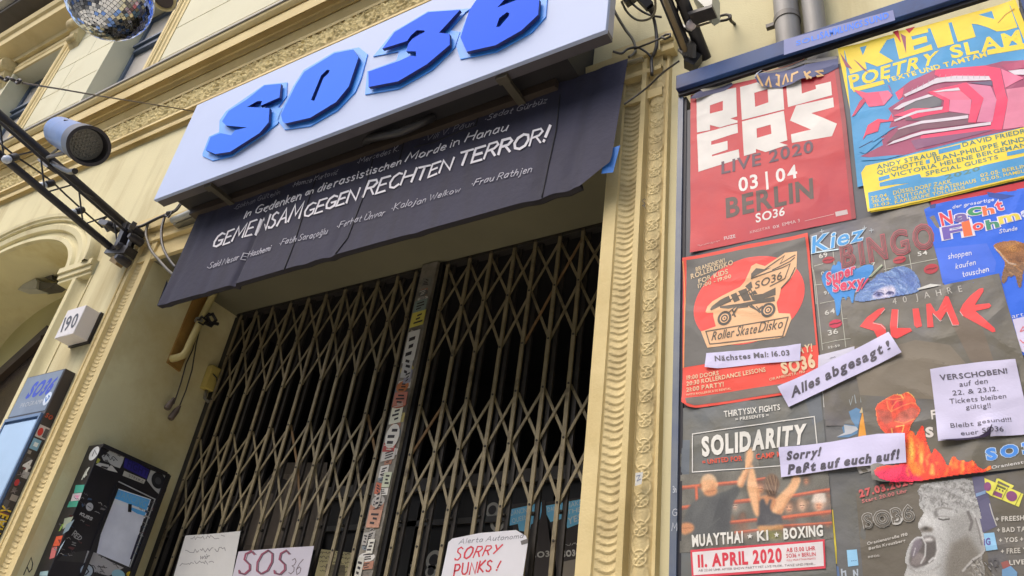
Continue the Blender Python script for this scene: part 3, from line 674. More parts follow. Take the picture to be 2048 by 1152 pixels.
m.grid(hem, 260, 4, mat('banner_hem', (46, 44, 52), rough=.8))
q0 = bpt(318, 614); m.face([bpt(336, 560), bpt(330, 592) + Vector((0, .05, 0)), q0 + Vector((0, .06, .03)), q0], CLOTH)
m.build('cloth', T, smooth=True)
m = MB(); m.face([bpt(1203, 348) + Vector((0, .012, 0)), bpt(1225, 343) + Vector((0, .02, 0)), bpt(1240, 290) + Vector((0, .012, 0)), bpt(1221, 298) + Vector((0, .006, 0)), bpt(1208, 330) + Vector((0, .004, 0))], mat('blue_lining', (52, 118, 200), rough=.7)); m.build('blue_corner_lining', T)
for pl_ in ([(641, 332), (628, 372), (606, 440), (592, 490), (572, 548)], [(752, 300), (745, 330), (728, 400), (700, 480), (676, 512)], [(811, 276), (800, 320)], [(960, 214), (957, 232), (952, 248)], [(830, 296), (880, 280), (953, 250)], [(1120, 190), (1112, 260), (1095, 340), (1085, 396)]):
    m = MB(); Q_ = []
    for a_, b_ in zip(pl_[:-1], pl_[1:]):
        for k in range(4): t = k / 4; Q_.append(bpt(a_[0] + (b_[0] - a_[0]) * t, a_[1] + (b_[1] - a_[1]) * t, .002))
    Q_.append(bpt(*pl_[-1], .002)); m.tube(Q_, .0035, mat('banner_fold_shade', (30, 29, 36), rough=.8), 6); m.build('fold_shade_line', T, smooth=True)  # dark tubes on the cloth stand in for fold shadows and a patch outline
m = MB(); m.tube([bTL + Vector((-.05, .03, .0)), (bTL + bTR) / 2 + Vector((0, .03, .01)), bTR + Vector((.06, .03, .0))], .012, mat('banner_batten', (120, 112, 84), rough=.6)); m.build('batten', T)
RG12 = random.Random(12)
PA = mat('white_banner_paint', (226, 224, 230), rough=.7, var=.05); PT = mat('thin_banner_paint', (168, 168, 180), rough=.7, var=.25, scale=30); PG = mat('grey_banner_paint', (140, 140, 152), rough=.7, var=.25, scale=30)
a2 = (400, 200, 4.0); b2 = (812, 200, 4.0); c2 = (300, 420, 4.0)
def L(t, BL, BR, TL, TR, wd, M, jit=.05, gap=.2):
    S = Sheet(lambda px, py, h: bpt(px, py, .004 + h)); S.rg = RG12
    S.hand(t, [BL, BR, TL, TR], None, wd * .84, shear=.16, jit=jit, gap=gap, M=M); S.build('painted_words', parent=T)
L('GEMEINSAM', (427, 497), (603, 437), (434, 472), (609, 405), 4.0, PA, .03, .2); L('GEGEN', (610, 437), (715, 401), (615, 411), (720, 378), 4.4, PA, .03, .15); L('RECHTEN', (732, 397), (903, 341), (737, 367), (908, 318), 4.6, PA, .03, .15); L('TERROR!', (917, 334), (1094, 283), (920, 308), (1097, 254), 5.4, PA, .03, .16)
L('In', (489, 437), (502, 432), (493, 423), (506, 418), 2.3, PA); L('Gedenken', (512, 429), (603, 400), (516, 413), (606, 383), 2.4, PA); L('an', (612, 393), (628, 388), (616, 380), (630, 376), 2.2, PA); L('die', (637, 387), (665, 377), (640, 372), (667, 363), 2.4, PA)
L('rassistischen', (671, 375), (804, 330), (673, 359), (806, 317), 2.5, PA); L('Morde', (815, 325), (893, 300), (818, 309), (896, 285), 2.5, PA); L('in', (902, 296), (920, 290), (905, 281), (922, 275), 2.4, PA); L('Hanau', (932, 285), (1015, 262), (936, 268), (1018, 245), 2.6, PA)
L('*Gökhan Gültekin', (468, 420), (560, 388), (470, 411), (562, 378), 1.1, PG); L('*Hamza Kurtović', (586, 376), (676, 350), (588, 367), (678, 340), 1.2, PT); L('*Mercedes K.', (716, 330), (799, 303), (718, 320), (801, 292), 1.3, PT); L('*Vili V. Păun', (848, 284), (948, 252), (851, 274), (950, 240), 1.3, PG); L('*Sedat Gürbüz', (970, 242), (1093, 207), (974, 231), (1096, 195), 1.4, PT)
L('*Said Nesar El Hashemi', (417, 540), (544, 504), (420, 528), (547, 492), 1.5, PT); L('*Fatih Saraçoğlu', (563, 494), (658, 472), (566, 482), (661, 459), 1.4, PT); L('*Ferhat Ünvar', (677, 459), (772, 434), (680, 447), (775, 421), 1.5, PT); L('*Kalojan Welkow', (787, 425), (922, 387), (790, 411), (924, 376), 1.5, PT); L('*Frau Rathjen', (945, 375), (1065, 347), (949, 362), (1068, 333), 1.9, PT)
# hose, lamp and loose bits between sign and banner
m = MB(); RUB = mat('black_rubber_hose', (52, 50, 50), rough=.45, var=.15)
m.tube([at(a, b, y) for a, b, y in ((722, 290, -.14), (740, 277, -.2), (765, 272, -.24), (800, 265, -.24), (835, 250, -.23), (862, 237, -.2), (872, 226, -.12))], .021, RUB, 12)
tag(m.build('rubber_hose', smooth=True), 'thick black hose sagging between the sign and the banner', 'hose')
m = MB(); a_, b_ = at(345, 441, -.1), at(402, 417, -.1); T = thing('strip_lamp', a_, 'slim grey strip lamp fixed to the wall left of the black banner', 'lamp')
m.tube([a_, b_], .022, mat('grey_lamp_tube', (168, 172, 168), rough=.35), 14); m.build('lamp_tube', T, smooth=40)
m = MB(); m.bar(a_ + Vector((-.02, .05, .01)), b_ + Vector((.15, .05, .01)), .05, .05, mat('lamp_rail', (126, 122, 104), rough=.5)); m.build('lamp_rail', T)
def lead(pts, r, M, label, cat='cable'):
    m = MB(); P = [at(*p) for p in pts]; Q_ = []
    for i in range(len(P) - 1):
        p0, p1, p2, p3 = P[max(i - 1, 0)], P[i], P[i + 1], P[min(i + 2, len(P) - 1)]
        for k in range(5):
            t = k / 5; Q_.append(.5 * ((2 * p1) + (p2 - p0) * t + (2 * p0 - 5 * p1 + 4 * p2 - p3) * t * t + (3 * p1 - p0 - 3 * p2 + p3) * t ** 3))
    Q_.append(P[-1]); m.tube(Q_, r, M, 8); return tag(m.build('cable', smooth=True), label, cat)
GC = mat('grey_sheathed_cable', (92, 88, 80), rough=.5); KC = mat('black_sheathed_cable', (52, 48, 46), rough=.45)
lead([(296, 448, -.08), (292, 470, -.08), (302, 500, -.08), (318, 520, -.09), (336, 540, -.10), (350, 552, -.09)], .009, GC, 'grey cable looping down from the left truss foot behind the banner edge')
lead([(330, 432, -.09), (323, 460, -.09), (325, 490, -.09), (336, 515, -.10), (352, 536, -.09)], .009, KC, 'black cable hanging in front of the left surround beside the banner edge')
lead([(268, 456, -.14), (288, 450, -.10), (312, 438, -.10), (335, 428, -.10), (352, 420, -.11), (364, 404, -.12), (376, 392, -.13), (400, 386, -.14), (424, 380, -.12)], .010, KC, 'black cable running from the left truss foot to the lower left corner of the sign')
lead([(336, 432, -.10), (348, 424, -.12), (360, 412, -.13), (368, 398, -.12), (384, 388, -.12), (394, 394, -.1)], .006, GC, 'thin grey cable looped below the lower left corner of the sign')
m = MB()
for k in range(4): m.tube([at(a, b, -.12 - .006 * k) for a, b in ((330 + k, 434), (334 + 2 * k, 424), (344, 422 + k), (340 - k, 432 + k), (330, 430))], .005, KC, 6)
tag(m.build('cable_knot', smooth=True), 'knot of black cable ties by the grey strip lamp', 'cable')
# ================================================================== folding gates
UL = [-4.47, -4.316, -4.158, -3.985, -3.82, -3.665, -3.506, -3.372, -3.23, -3.065, -2.925]
UR = [-2.69, -2.533, -2.382, -2.225, -2.08, -1.93, -1.783, -1.632, -1.49]
GY = .70
NZ = [(2.83, 3.14, 3.42), (3.695, 4.02, 4.32), (1.4, 1.72, 2.02), (.35, .67, .98)]
rg = random.Random(4)
RUST = mat('rusty_gate_steel', (128, 100, 66), rough=.7, var=.3, scale=20)
def gate(us, label):
    T = thing('folding_gate', ((us[0] + us[-1]) / 2, GY, .12), label, 'gate', 'scissor gates of the doorway')
    for x in us:
        m = MB(); x += rg.uniform(-.006, .006)
        m.box((x - .0105, GY, .14), (x + .0105, GY + .010, 4.36), GATEM); m.box((x + .014, GY + .026, .14), (x + .036, GY + .042, 4.36), GATED)
        m.box((x - .004, GY + .011, 2.79), (x + .02, GY + .04, 2.80), GATED)
        for z in (2.66, 2.83, 3.14, 3.42, 3.695, 4.02): m.lathe((x, GY, z), (0, -1, 0), [(0, .006), (.003, .006), (.005, .003)], GATED, 8)
        m.build('upright', T)
    for tr in NZ[:2]:
        for dr in (1, -1):
            for i in range(-1, len(us)):
                pts = []
                for k in range(3):
                    j = i + k if dr > 0 else i + 2 - k
                    if 0 <= j < len(us): pts.append(Vector((us[j], GY + (.014 if dr > 0 else .021), tr[k] + rg.uniform(-.006, .006))))
                if len(pts) < 2: continue
                m = MB()
                mt = RUST if rg.random() < .05 else GATEM
                for k in range(len(pts) - 1): m.bar(pts[k], pts[k + 1], .0145, .005, mt)
                m.build('lattice_bar', T)
    m = MB(); m.box((us[0] - .05, GY - .0, 4.345), (us[-1] + .05, GY + .05, 4.366), GATED); m.build('top_track', T)
    return T
gate(UL, 'left folding lattice gate of worn steel bars beside the yellowed reveal')
gate(UR, 'right folding lattice gate of worn steel bars beside the carved right surround')
m = MB(); m.box((OX0 + .002, OD - .04, .12), (OX0 + .06, OD + .06, 4.355), BLACKM); m.box((OX0 + .062, OD - .02, .12), (OX0 + .10, OD + .04, 4.355), DARKIN); tag(m.build('gate_jamb'), 'black steel jamb at the left end of the left gate', 'door jamb')
# stickered post between the gates
T = thing('gate_post', (-2.82, .69, .12), 'grey steel post covered in stickers between the two gates', 'post')
m = MB(); pl, pr_ = at(708, 1152, .67).x, at(744, 1152, .67).x
m.box((pl, .67, .12), (pr_, .73, 4.36), mat('grey_post_paint', (136, 130, 118), rough=.55, var=.25, scale=8, dark=(52, 48, 46), dscale=6, dlo=.45, dhi=.7)); m.box((pr_ + .003, .69, .12), (pr_ + .03, .74, 4.36), DARKIN); m.build('post', T)
def pxp(z, u):                                           # photo-free placement on the post
    return (pl + (pr_ - pl) * u, z)
rg = random.Random(21)
stk = [(2.56, .05, .42, .1, (196, 192, 178)), (2.66, .42, .78, .07, (214, 210, 196)), (2.70, .08, .36, .06, (176, 170, 160)), (2.80, .1, .85, .09, (206, 142, 110)), (2.90, .3, .6, .1, (186, 178, 168)), (2.96, .15, .5, .06, (210, 96, 60)), (3.0, .5, .95, .08, (196, 204, 170)), (3.13, .12, .9, .06, (196, 190, 180)), (3.18, .1, .8, .05, (196, 62, 52)), (3.24, .1, .92, .14, (222, 218, 206)), (3.36, .12, .8, .1, (226, 226, 200)), (3.42, .06, .95, .04, (190, 86, 56)), (3.46, .1, .9, .08, (214, 120, 96)), (3.53, .1, .85, .07, (206, 112, 50)), (3.58, .45, .9, .08, (150, 150, 170)), (3.66, .2, .8, .14, (190, 190, 188)), (3.78, .12, .85, .2, (206, 204, 196)), (3.96, .1, .95, .1, (216, 200, 60)), (4.05, .1, .9, .08, (120, 140, 130)), (4.14, .2, .8, .05, (96, 96, 92)), (4.22, .3, .9, .06, (120, 118, 110))]
for k in range(34):
    stk.append((2.5 + k * .05 + rg.uniform(-.015, .015), rg.uniform(.02, .35), rg.uniform(.55, .98), rg.uniform(.03, .07), rg.choice([(196, 190, 178), (172, 166, 156), (214, 210, 200), (186, 120, 90), (150, 146, 140), (200, 180, 90), (120, 132, 140), (90, 86, 84)])))
for k_, (z, u0, u1, h, c) in enumerate(stk):
    a0, b0 = pxp(z, u0)[0], pxp(z, u1)[0]; t = rg.uniform(-.012, .012); y = .6685 - (k_ % 23) * .00012 - (.004 if k_ < 21 else 0)
    m = MB(); n_ = 14 if rg.random() < .35 else 4
    if n_ == 4: pts = [(a0, y, z - h / 2), (b0, y, z - h / 2 + t), (b0, y, z + h / 2 + t), (a0, y, z + h / 2)]
    else: pts = [((a0 + b0) / 2 + (b0 - a0) / 2 * math.cos(k * 2 * math.pi / n_), y, z + h / 2 * math.sin(k * 2 * math.pi / n_)) for k in range(n_)]
    c = tuple(int(x * .72 + sum(c) / 3 * .28) for x in c); m.prism(pts, (0, .001, 0), ink(c))
    for q in range(3):
        zz = z + (q - 1) * h * .24; wv = (b0 - a0) * rg.uniform(.15, .34); xc = (a0 + b0) / 2 + rg.uniform(-.1, .1) * (b0 - a0)
        m.face([(xc - wv, y - .0006, zz - h * .06), (xc + wv, y - .0006, zz - h * .06 + t), (xc + wv, y - .0006, zz + h * .06 + t), (xc - wv, y - .0006, zz + h * .06)], ink((50, 46, 48) if sum(c) > 330 else (190, 186, 176)))
    m.build('sticker', T)
# doors in the dark behind the right gate, with bills pasted on them
T = thing('entrance_door', (-2.1, 1.0, .12), 'black panelled double door in the dark behind the lattice gates', 'door')
DY = 1.0
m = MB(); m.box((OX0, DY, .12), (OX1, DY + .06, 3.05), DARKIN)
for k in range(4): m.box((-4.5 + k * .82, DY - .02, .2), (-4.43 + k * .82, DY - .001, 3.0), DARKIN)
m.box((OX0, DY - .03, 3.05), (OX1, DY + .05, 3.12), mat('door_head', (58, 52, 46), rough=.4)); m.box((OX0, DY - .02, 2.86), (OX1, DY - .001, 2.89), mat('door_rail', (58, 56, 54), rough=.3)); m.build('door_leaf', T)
m = MB()
for px, py, r in ((996, 1045, .045), (985, 1020, .04), (862, 1143, .035), (868, 1120, .05), (822, 1140, .03)):
    q = at(px, py, DY - .004)
    m.lathe(q, (0, -1, 0), [(0, r), (.001, r)], ink((160, 158, 150)), 18); m.lathe(q + Vector((0, -.0015, 0)), (0, -1, 0), [(0, r * .6), (.001, r * .6)], ink((44, 42, 44)), 14)
m.build('round_sticker', T)
def bill(pts, drawf, label):
    S = Sheet(plane_y(DY - .032)); S.base(pts, (58, 52, 50)); drawf(S)
    S.build('poster', label, 'poster', 'bills on the dark door')
e5 = (812, 864, 4.0)
def d1(S):
    S.poly(cv(*e5, [(830, 620), (995, 585), (1085, 560), (1085, 640), (1070, 700), (1000, 740), (985, 800), (905, 790), (895, 735), (825, 750)]), (120, 200, 240))
    S.text('DANCING', cv(*e5, [(840, 670), (990, 635), (838, 630), (985, 600)]), (206, 226, 236), 2); S.text('QUEENS', cv(*e5, [(850, 730), (995, 690), (845, 695), (990, 655)]), (206, 226, 236), 2)
    S.text('SO36', cv(*e5, [(1010, 1010), (1190, 990), (1008, 965), (1188, 945)]), (170, 168, 160), 1.5, bold=.03)
bill(cv(*e5, [(835, 580), (1110, 545), (1190, 1200), (1000, 1200), (870, 900)]), d1, 'dark bill with a blue heading on the door, left of the pair at the right')
def d2(S):
    S.poly(cv(*e5, [(1120, 590), (1415, 535), (1418, 720), (1290, 770), (1265, 690), (1155, 720), (1125, 660)]), (124, 204, 244))
    S.text('DAMES', cv(*e5, [(1135, 640), (1235, 620), (1130, 605), (1230, 585)]), (214, 230, 240), 2); S.text('MAKE', cv(*e5, [(1285, 610), (1405, 580), (1283, 570), (1403, 545)]), (214, 230, 240), 2); S.text('THE', cv(*e5, [(1290, 660), (1400, 635), (1288, 625), (1398, 600)]), (214, 230, 240), 2); S.text('YES', cv(*e5, [(1300, 740), (1400, 700), (1296, 690), (1396, 655)]), (214, 230, 240), 2, bold=.03)
    S.text('SO36', cv(*e5, [(1252, 1000), (1385, 985), (1250, 952), (1383, 940)]), (186, 184, 178), 2, bold=.05); S.scribble((1126, 1090), (1158, 1086), 4, 1, (170, 168, 160))
    S.poly(cv(*e5, [(1245, 1040), (1390, 1010), (1390, 1200), (1235, 1200)]), (128, 120, 108))
bill(cv(*e5, [(1118, 560), (1425, 520), (1425, 1200), (1215, 1200), (1180, 900)]), d2, 'dark bill with a blue heading on the door, beside the carved right surround')
def d3(S):
    for k in range(5): S.scribble((640, 1105 + k * 9), (700, 1108 + k * 9), 4, 1.2, (90, 84, 66))
    S.poly([(652, 1128), (690, 1130), (690, 1152), (650, 1152)], (110, 102, 80))
S = Sheet(plane_y(DY - .034)); S.base([(632, 1097), (706, 1106), (702, 1170), (624, 1170)], (190, 180, 136)); d3(S); S.build('poster', 'yellowed flyer on the door, left of the stickered post', 'poster', 'bills on the dark door')
S = Sheet(plane_y(DY - .03)); S.base([(478, 1100), (498, 1008), (560, 925), (655, 925), (640, 1100)], (92, 84, 76)); S.poly([(506, 1020), (560, 948), (600, 948), (585, 1090), (492, 1090)], (108, 99, 90)); S.poly([(540, 950), (575, 960), (565, 990), (530, 985)], (46, 44, 46)); S.build('poster', 'large faded grey poster on the door behind the left gate', 'poster', 'bills on the dark door')
# sheets of paper hung on the gates
NP = plane_y(.672)
S = Sheet(NP); S.base([(371, 1071), (420, 1068), (481, 1062), (463, 1160), (345, 1160)], (206, 206, 204))
for y, a, b in ((1077, 382, 448), (1102, 370, 452), (1128, 360, 428)): S.scribble((a, y), (b, y - 4), 7, 1.1, (128, 128, 132))
S.hand('wir', [(400, 1118), (418, 1117), (402, 1108), (420, 1107)], (110, 110, 116), 1.2)
S.build('paper_note', 'white sheet with faint grey handwriting taped to the left gate', 'note')
S = Sheet(NP); S.base([(477, 1103), (550, 1097), (628, 1092), (612, 1165), (462, 1165)], (198, 194, 206))
S.hand('SOS', [(478, 1148), (570, 1148), (488, 1102), (578, 1100)], (150, 78, 100), 4.0, gap=.25, jit=.02); S.hand('SOS', [(481, 1149), (573, 1149), (491, 1103), (581, 1101)], (96, 84, 96), 1.6, l=2.4, gap=.25, jit=.02); S.hand('36', [(578, 1148), (601, 1148), (583, 1117), (606, 1117)], (120, 108, 116), 1.6)
S.build('paper_sign', 'white sheet lettered SOS36 hung on the left gate', 'paper sign')
S = Sheet(NP); S.base([(897, 1084), (905, 1077), (960, 1066), (1032, 1060), (1052, 1072), (1056, 1084), (1044, 1165), (880, 1165)], (222, 222, 230))
S.hand('Alerta Autonoma', [(918, 1088), (1046, 1076), (920, 1078), (1048, 1066)], (120, 122, 134), 1.0)
S.hand('SORRY', [(910, 1122), (996, 1106), (914, 1096), (1004, 1090)], (214, 70, 84), 3.0, gap=.28); S.hand('PUNKS', [(908, 1152), (982, 1142), (910, 1129), (984, 1120)], (206, 64, 78), 3.0, gap=.28); S.hand('!', [(992, 1140), (998, 1140), (992, 1124), (1000, 1122)], (206, 64, 78), 3.0)
S.poly([(1041, 1082), (1056, 1077), (1056, 1086), (1043, 1090)], (110, 106, 106), 3)
S.build('paper_sign', 'white sheet with red letters SORRY PUNKS hung on the right gate', 'paper sign')
# ================================================================== left side: number box, show case, flyer case, conduit
T = thing('house_number_box', at(150, 650, -.06), 'white lit box with house number 190 on the left pier', 'house number')
q = at(175, 683, -.02); x1, z0 = q.x, q.z; zt_ = at(172, 610, -.125).z; x0 = at(107.5, 678.5, -.125).x
m = MB(); m.box((x0, -.125, z0), (x1, -.022, zt_), mat('opal_box_plastic', (214, 210, 210), rough=.4, var=.04)); m.build('lamp_box', T, bevel=.004)
m = MB(); m.box((x0 - .004, -.0218, z0 - .006), (x1 + .006, -.001, zt_ + .006), BLACKM); m.build('back_plate', T)
S = Sheet(plane_y(-.1262)); S.text('190', [(121, 664), (149, 653), (130, 636), (159, 626)], (70, 74, 84), 1, bold=.015, gap=.16); S.build('number', parent=T)
T = thing('show_case', at(60, 900, -.04), 'slim blue show case with blue SO36 heading and stickers on the left pier', 'display case')
cx1, cz1 = -4.885, 3.60; cx0 = -5.30; CY = -.072
BLF = mat('blue_show_case_paint', (84, 112, 150), rough=.3, var=.12, scale=4)
m = MB(); m.box((cx0, CY, .9), (cx1, -.001, cz1), mat('black_show_case', (56, 52, 56), rough=.4, var=.15)); m.build('case_body', T, bevel=.003)
S = Sheet(plane_y(CY - .001))
hx = lambda z0_, z1_, a, b: [(a, z0_), (b, z0_), (b, z1_), (a, z1_)]
def W(y):                                                # draw in wall metres (x, z)
    return lambda x, z, h: Vector((x, y - h, z))
S = Sheet(W(CY - .0015)); S.poly(hx(3.32, cz1 - .008, cx0 + .01, cx1 - .012), (120, 136, 158)); S.poly(hx(.95, 3.30, cx0 + .004, cx1 - .008), (86, 118, 160), .5)
S.text('SO36', [(-5.19, 3.44), (-4.945, 3.44), (-5.17, 3.54), (-4.92, 3.54)], (44, 72, 190), 2, bold=.05, shear=.15); S.text('PROGRAMM', [(-5.21, 3.375), (-4.96, 3.375), (-5.21, 3.405), (-4.96, 3.405)], (176, 182, 192), 2)
S.ell((-4.93, 3.40), (.034, 0), (0, .045), (206, 218, 236), 2); S.stroke([(-4.95, 3.41), (-4.93, 3.38), (-4.915, 3.41), (-4.93, 3.42)], .01, (66, 120, 190), 4)
S.build('heading', parent=T)
m = MB(); m.box((cx0 + .03, CY - .012, 1.0), (cx1 - .03, CY - .004, 3.26), mat('show_case_glass', (150, 182, 216), rough=.08, var=.16, scale=2.2, spec=.8)); m.build('pane', T)  # opaque pane with the light blue it reflects put into its base colour
m = MB()
for a, b in (((cx0 + .012, 1.0), (cx0 + .028, 3.28)), ((cx1 - .028, 1.0), (cx1 - .012, 3.28))): m.box((a[0], CY - .016, a[1]), (b[0], CY - .003, b[1]), BLF)
m.box((cx0 + .012, CY - .016, 3.2805), (cx1 - .012, CY - .003, 3.30), BLF); m.build('pane_frame', T)
S = Sheet(lambda u, z, h: Vector((cx1 + .001 + h, u, z)))  # stickers on the right side of the case: (depth, height)
def sq(a, b, c, d, col, l=1): S.poly([(a, c), (b, c), (b, d), (a, d)], col, l)
S.new(); sq(-.07, -.004, 3.155, 3.23, (196, 188, 186)); S.ell((-.05, 3.19), (.016, 0), (0, .025), (206, 64, 60), 2); sq(-.03, -.006, 3.165, 3.22, (90, 88, 92), 2); S.new(); sq(-.07, -.02, 3.08, 3.145, (128, 176, 206)); sq(-.055, -.03, 3.10, 3.125, (226, 236, 240), 2)
S.new(); S.text('4', [(-.058, 2.955), (-.018, 2.955), (-.058, 3.02), (-.018, 3.02)], (222, 222, 224), 1, bold=.04)
S.new(); S.ell((-.05, 2.88), (.013, 0), (0, .02), (190, 60, 66)); S.new(); S.text('YEAH!', [(-.012, 2.74), (-.012, 2.58), (-.066, 2.74), (-.066, 2.58)], (216, 186, 52), 1, bold=.03)
S.new(); sq(-.068, -.01, 2.46, 2.56, (150, 146, 150)); S.new(); S.ell((-.04, 2.36), (.02, 0), (0, .04), (190, 192, 200)); S.new(); S.hand('so', [(-.062, 3.28), (-.02, 3.28), (-.062, 3.32), (-.02, 3.32)], (176, 82, 60), .006)
for k in range(9): S.new(); S.hand('x', [(-.06 + .005 * k % 3, 2.92 - .1 * k), (-.03, 2.92 - .1 * k), (-.06, 2.95 - .1 * k), (-.03, 2.95 - .1 * k)], (130, 124, 128), .004)
for k in range(26):
    S.new(); z = 3.05 - k * .045; a_ = -.068 + (k * 37 % 7) * .004; b_ = a_ + .02 + (k * 13 % 5) * .007
    sq(a_, min(b_, -.004), z, z + .02 + (k * 29 % 4) * .007, [(150, 144, 140), (86, 84, 88), (120, 70, 72), (176, 174, 176), (80, 96, 120), (110, 104, 104)][k % 6], .6)
S.parts('sticker', T)
# flyer case on the left reveal
T = thing('flyer_case', Vector((OX0, .35, 2.8)), 'black poster case covered in stickers on the left reveal, holding a white sheet', 'display case')
FX = -4.43
fy0, fy1, fz1 = .085, .57, 3.125
m = MB(); BK = mat('black_case_paint', (40, 38, 42), rough=.35, var=.2, scale=6)
m.box((OX0 + .001, fy0, 1.2), (FX, fy1, fz1), BK); m.build('case_body', T, bevel=.003)
m = MB(); m.box((FX + .0005, fy0 + .17, 2.07), (FX + .012, fy0 + .19, 2.95), BK); m.box((FX + .0005, fy1 - .03, 1.2), (FX + .014, fy1, fz1 - .01), BK); m.box((FX + .0005, fy0, fz1 - .02), (FX + .014, fy1 - .031, fz1), BK); m.build('case_frame', T)
S = Sheet(plane_x(FX + .001)); g6 = (120, 860, 5.758); g7 = (0, 920, 4.967)
rg = random.Random(8)
GW = (182, 182, 180)
S.new(); S.poly(cv(*g6, [(480, 300), (560, 250), (590, 195), (640, 215), (750, 285), (720, 380), (690, 440), (630, 420), (560, 380), (500, 350)]), GW)
for k in range(9):
    x, y = rg.uniform(520, 690), rg.uniform(240, 390); S.scribble(cv(*g6, [(x - 30, y)])[0], cv(*g6, [(x + 30, y + 25)])[0], 6, 1.3, (44, 42, 46), 3)
S.new(); S.poly(cv(*g6, [(410, 400), (450, 375), (600, 410), (665, 490), (560, 465)]), (196, 194, 190)); S.poly(cv(*g6, [(480, 412), (560, 430), (540, 450), (470, 425)]), (60, 58, 60), 2)
S.new(); S.poly(cv(*g6, [(435, 320), (465, 345), (440, 385), (415, 380)]), (176, 178, 80))
S.new(); S.poly(cv(*g6, [(755, 300), (1030, 460), (1000, 565), (730, 430)]), (50, 44, 128)); S.text('FIGHT', cv(*g6, [(770, 420), (1000, 540), (790, 340), (1020, 470)]), (40, 36, 96), 2, bold=.03)
S.new(); S.poly(cv(*g6, [(740, 470), (985, 575), (965, 620), (720, 525)]), (186, 184, 174)); S.text('STREIKE', cv(*g6, [(790, 535), (955, 608), (800, 510), (965, 580)]), (60, 60, 60), 2)
S.new(); S.poly(cv(*g6, [(1045, 460), (1100, 480), (1250, 540), (1200, 760), (1150, 750), (1085, 690), (1000, 580)]), GW); S.ell(cv(*g6, [(1130, 580)])[0], (13, 5), (-3, 16), (44, 44, 48), 3); S.ell(cv(*g6, [(1130, 585)])[0], (6, 2), (-1, 7), (74, 74, 78), 4)
S.new(); S.poly(cv(*g6, [(1195, 660), (1230, 670), (1215, 720), (1180, 700)]), (40, 40, 42), 3)
# the white sheet and its blue heading
S.new(); S.stroke(cv(*g7, [(1180, 215), (1540, 390), (1290, 1062)]), 2.2, (176, 178, 178))
S.new(); S.poly(cv(*g7, [(1150, 275), (1500, 390), (1440, 580), (1380, 545), (1100, 480), (1110, 380)]), (226, 232, 242)); S.poly(cv(*g7, [(1150, 285), (1490, 395), (1455, 500), (1120, 375)]), (100, 180, 240), 2); S.poly(cv(*g7, [(1310, 470), (1450, 520), (1435, 555), (1300, 515)]), (100, 180, 240), 2)
S.text('DANCING', cv(*g7, [(1150, 360), (1440, 470), (1165, 300), (1470, 405)]), (130, 184, 222), 3)
S.new(); S.poly(cv(*g7, [(1120, 430), (1260, 470), (1430, 575), (1280, 1062), (960, 925), (1000, 740)]), (224, 228, 244), 3); S.poly(cv(*g7, [(1275, 435), (1310, 440), (1305, 520), (1270, 515)]), (30, 28, 34), 5)
S.new(); S.poly(cv(*g7, [(1400, 650), (1420, 655), (1405, 720), (1385, 715)]), (40, 38, 44), 5); S.poly(cv(*g7, [(1375, 740), (1390, 745), (1310, 985), (1290, 985)]), (44, 42, 66), 5)
# lower stickers and pen tags
S.new(); S.poly(cv(*g7, [(870, 900), (960, 925), (1100, 1010), (1230, 1070), (1080, 1152), (920, 1110), (860, 1000), (830, 1030), (850, 960)]), (176, 174, 176), 1.5)
S.new(); S.ell(cv(*g7, [(860, 1100)])[0], (15, 4), (-3, 15), (54, 54, 62), 3); S.ell(cv(*g7, [(860, 1100)])[0], (12, 3), (-3, 12), (186, 200, 214), 4); S.stroke(cv(*g7, [(820, 1110), (860, 1070), (880, 1110), (850, 1140)]), 2.4, (54, 60, 76), 5)
S.new(); S.ell(cv(*g7, [(1175, 1140)])[0], (13, 3), (-2, 10), (150, 196, 214), 3); S.ell(cv(*g7, [(1295, 1140)])[0], (8, 2), (-1, 6), (206, 178, 50), 3)
for k in range(8):
    x, y = rg.uniform(880, 1150), rg.uniform(930, 1120); S.scribble(cv(*g7, [(x, y)])[0], cv(*g7, [(x + 50, y + 20)])[0], 5, 1.2, (64, 62, 66), 4.5)
S.new(); S.ell(cv(*g7, [(890, 465)])[0], (7, 2), (-2, 8), (196, 196, 198)); S.stroke(cv(*g7, [(870, 455), (905, 480)]), 1.2, (40, 40, 44), 3); S.hand('KUSS', cv(*g7, [(795, 545), (910, 600), (805, 520), (920, 575)]), (196, 194, 192), 1.8)
S.new(); S.hand('RED', cv(*g7, [(715, 750), (790, 800), (745, 700), (815, 770)]), (176, 176, 176), 1.6); S.hand('z', cv(*g7, [(715, 840), (750, 850), (720, 800), (755, 810)]), (166, 166, 166), 1.6)
S.new(); S.poly(cv(*g7, [(640, 930), (860, 900), (830, 1020), (560, 1000)]), (66, 64, 64))
for k in range(60):                                       # small scrawls, torn corners and glue marks
    u, v = rg.random(), rg.random()
    if u < .5: x, y = 690 + 330 * v - 140 * rg.random(), 320 + 620 * rg.random(); x -= (y - 320) * .42 - 140
    else: x, y = 1330 + 170 * rg.random(), 420 + 560 * v; x -= (y - 420) * .38 - 40
    c = rg.choice([(150, 148, 146), (118, 116, 118), (176, 174, 170), (84, 82, 86), (110, 70, 70), (70, 90, 120)])
    S.new()
    if k % 3: S.scribble(cv(*g7, [(x, y)])[0], cv(*g7, [(x + 38, y + 20)])[0], 4, 1.0, c, 2.2)
    else: S.poly(cv(*g7, [(x, y), (x + rg.uniform(14, 50), y + rg.uniform(8, 22)), (x + rg.uniform(0, 36), y + rg.uniform(22, 46)), (x - rg.uniform(4, 16), y + rg.uniform(10, 24))]), c, 1.6)
S.parts('sticker', T)
S = Sheet(plane_y(fy0 - .001))                           # stickers on the narrow side facing the street
def qd(p, col, l=1):
    if l == 1: S.new()
    S.poly(cv(*g7, p), col, l)
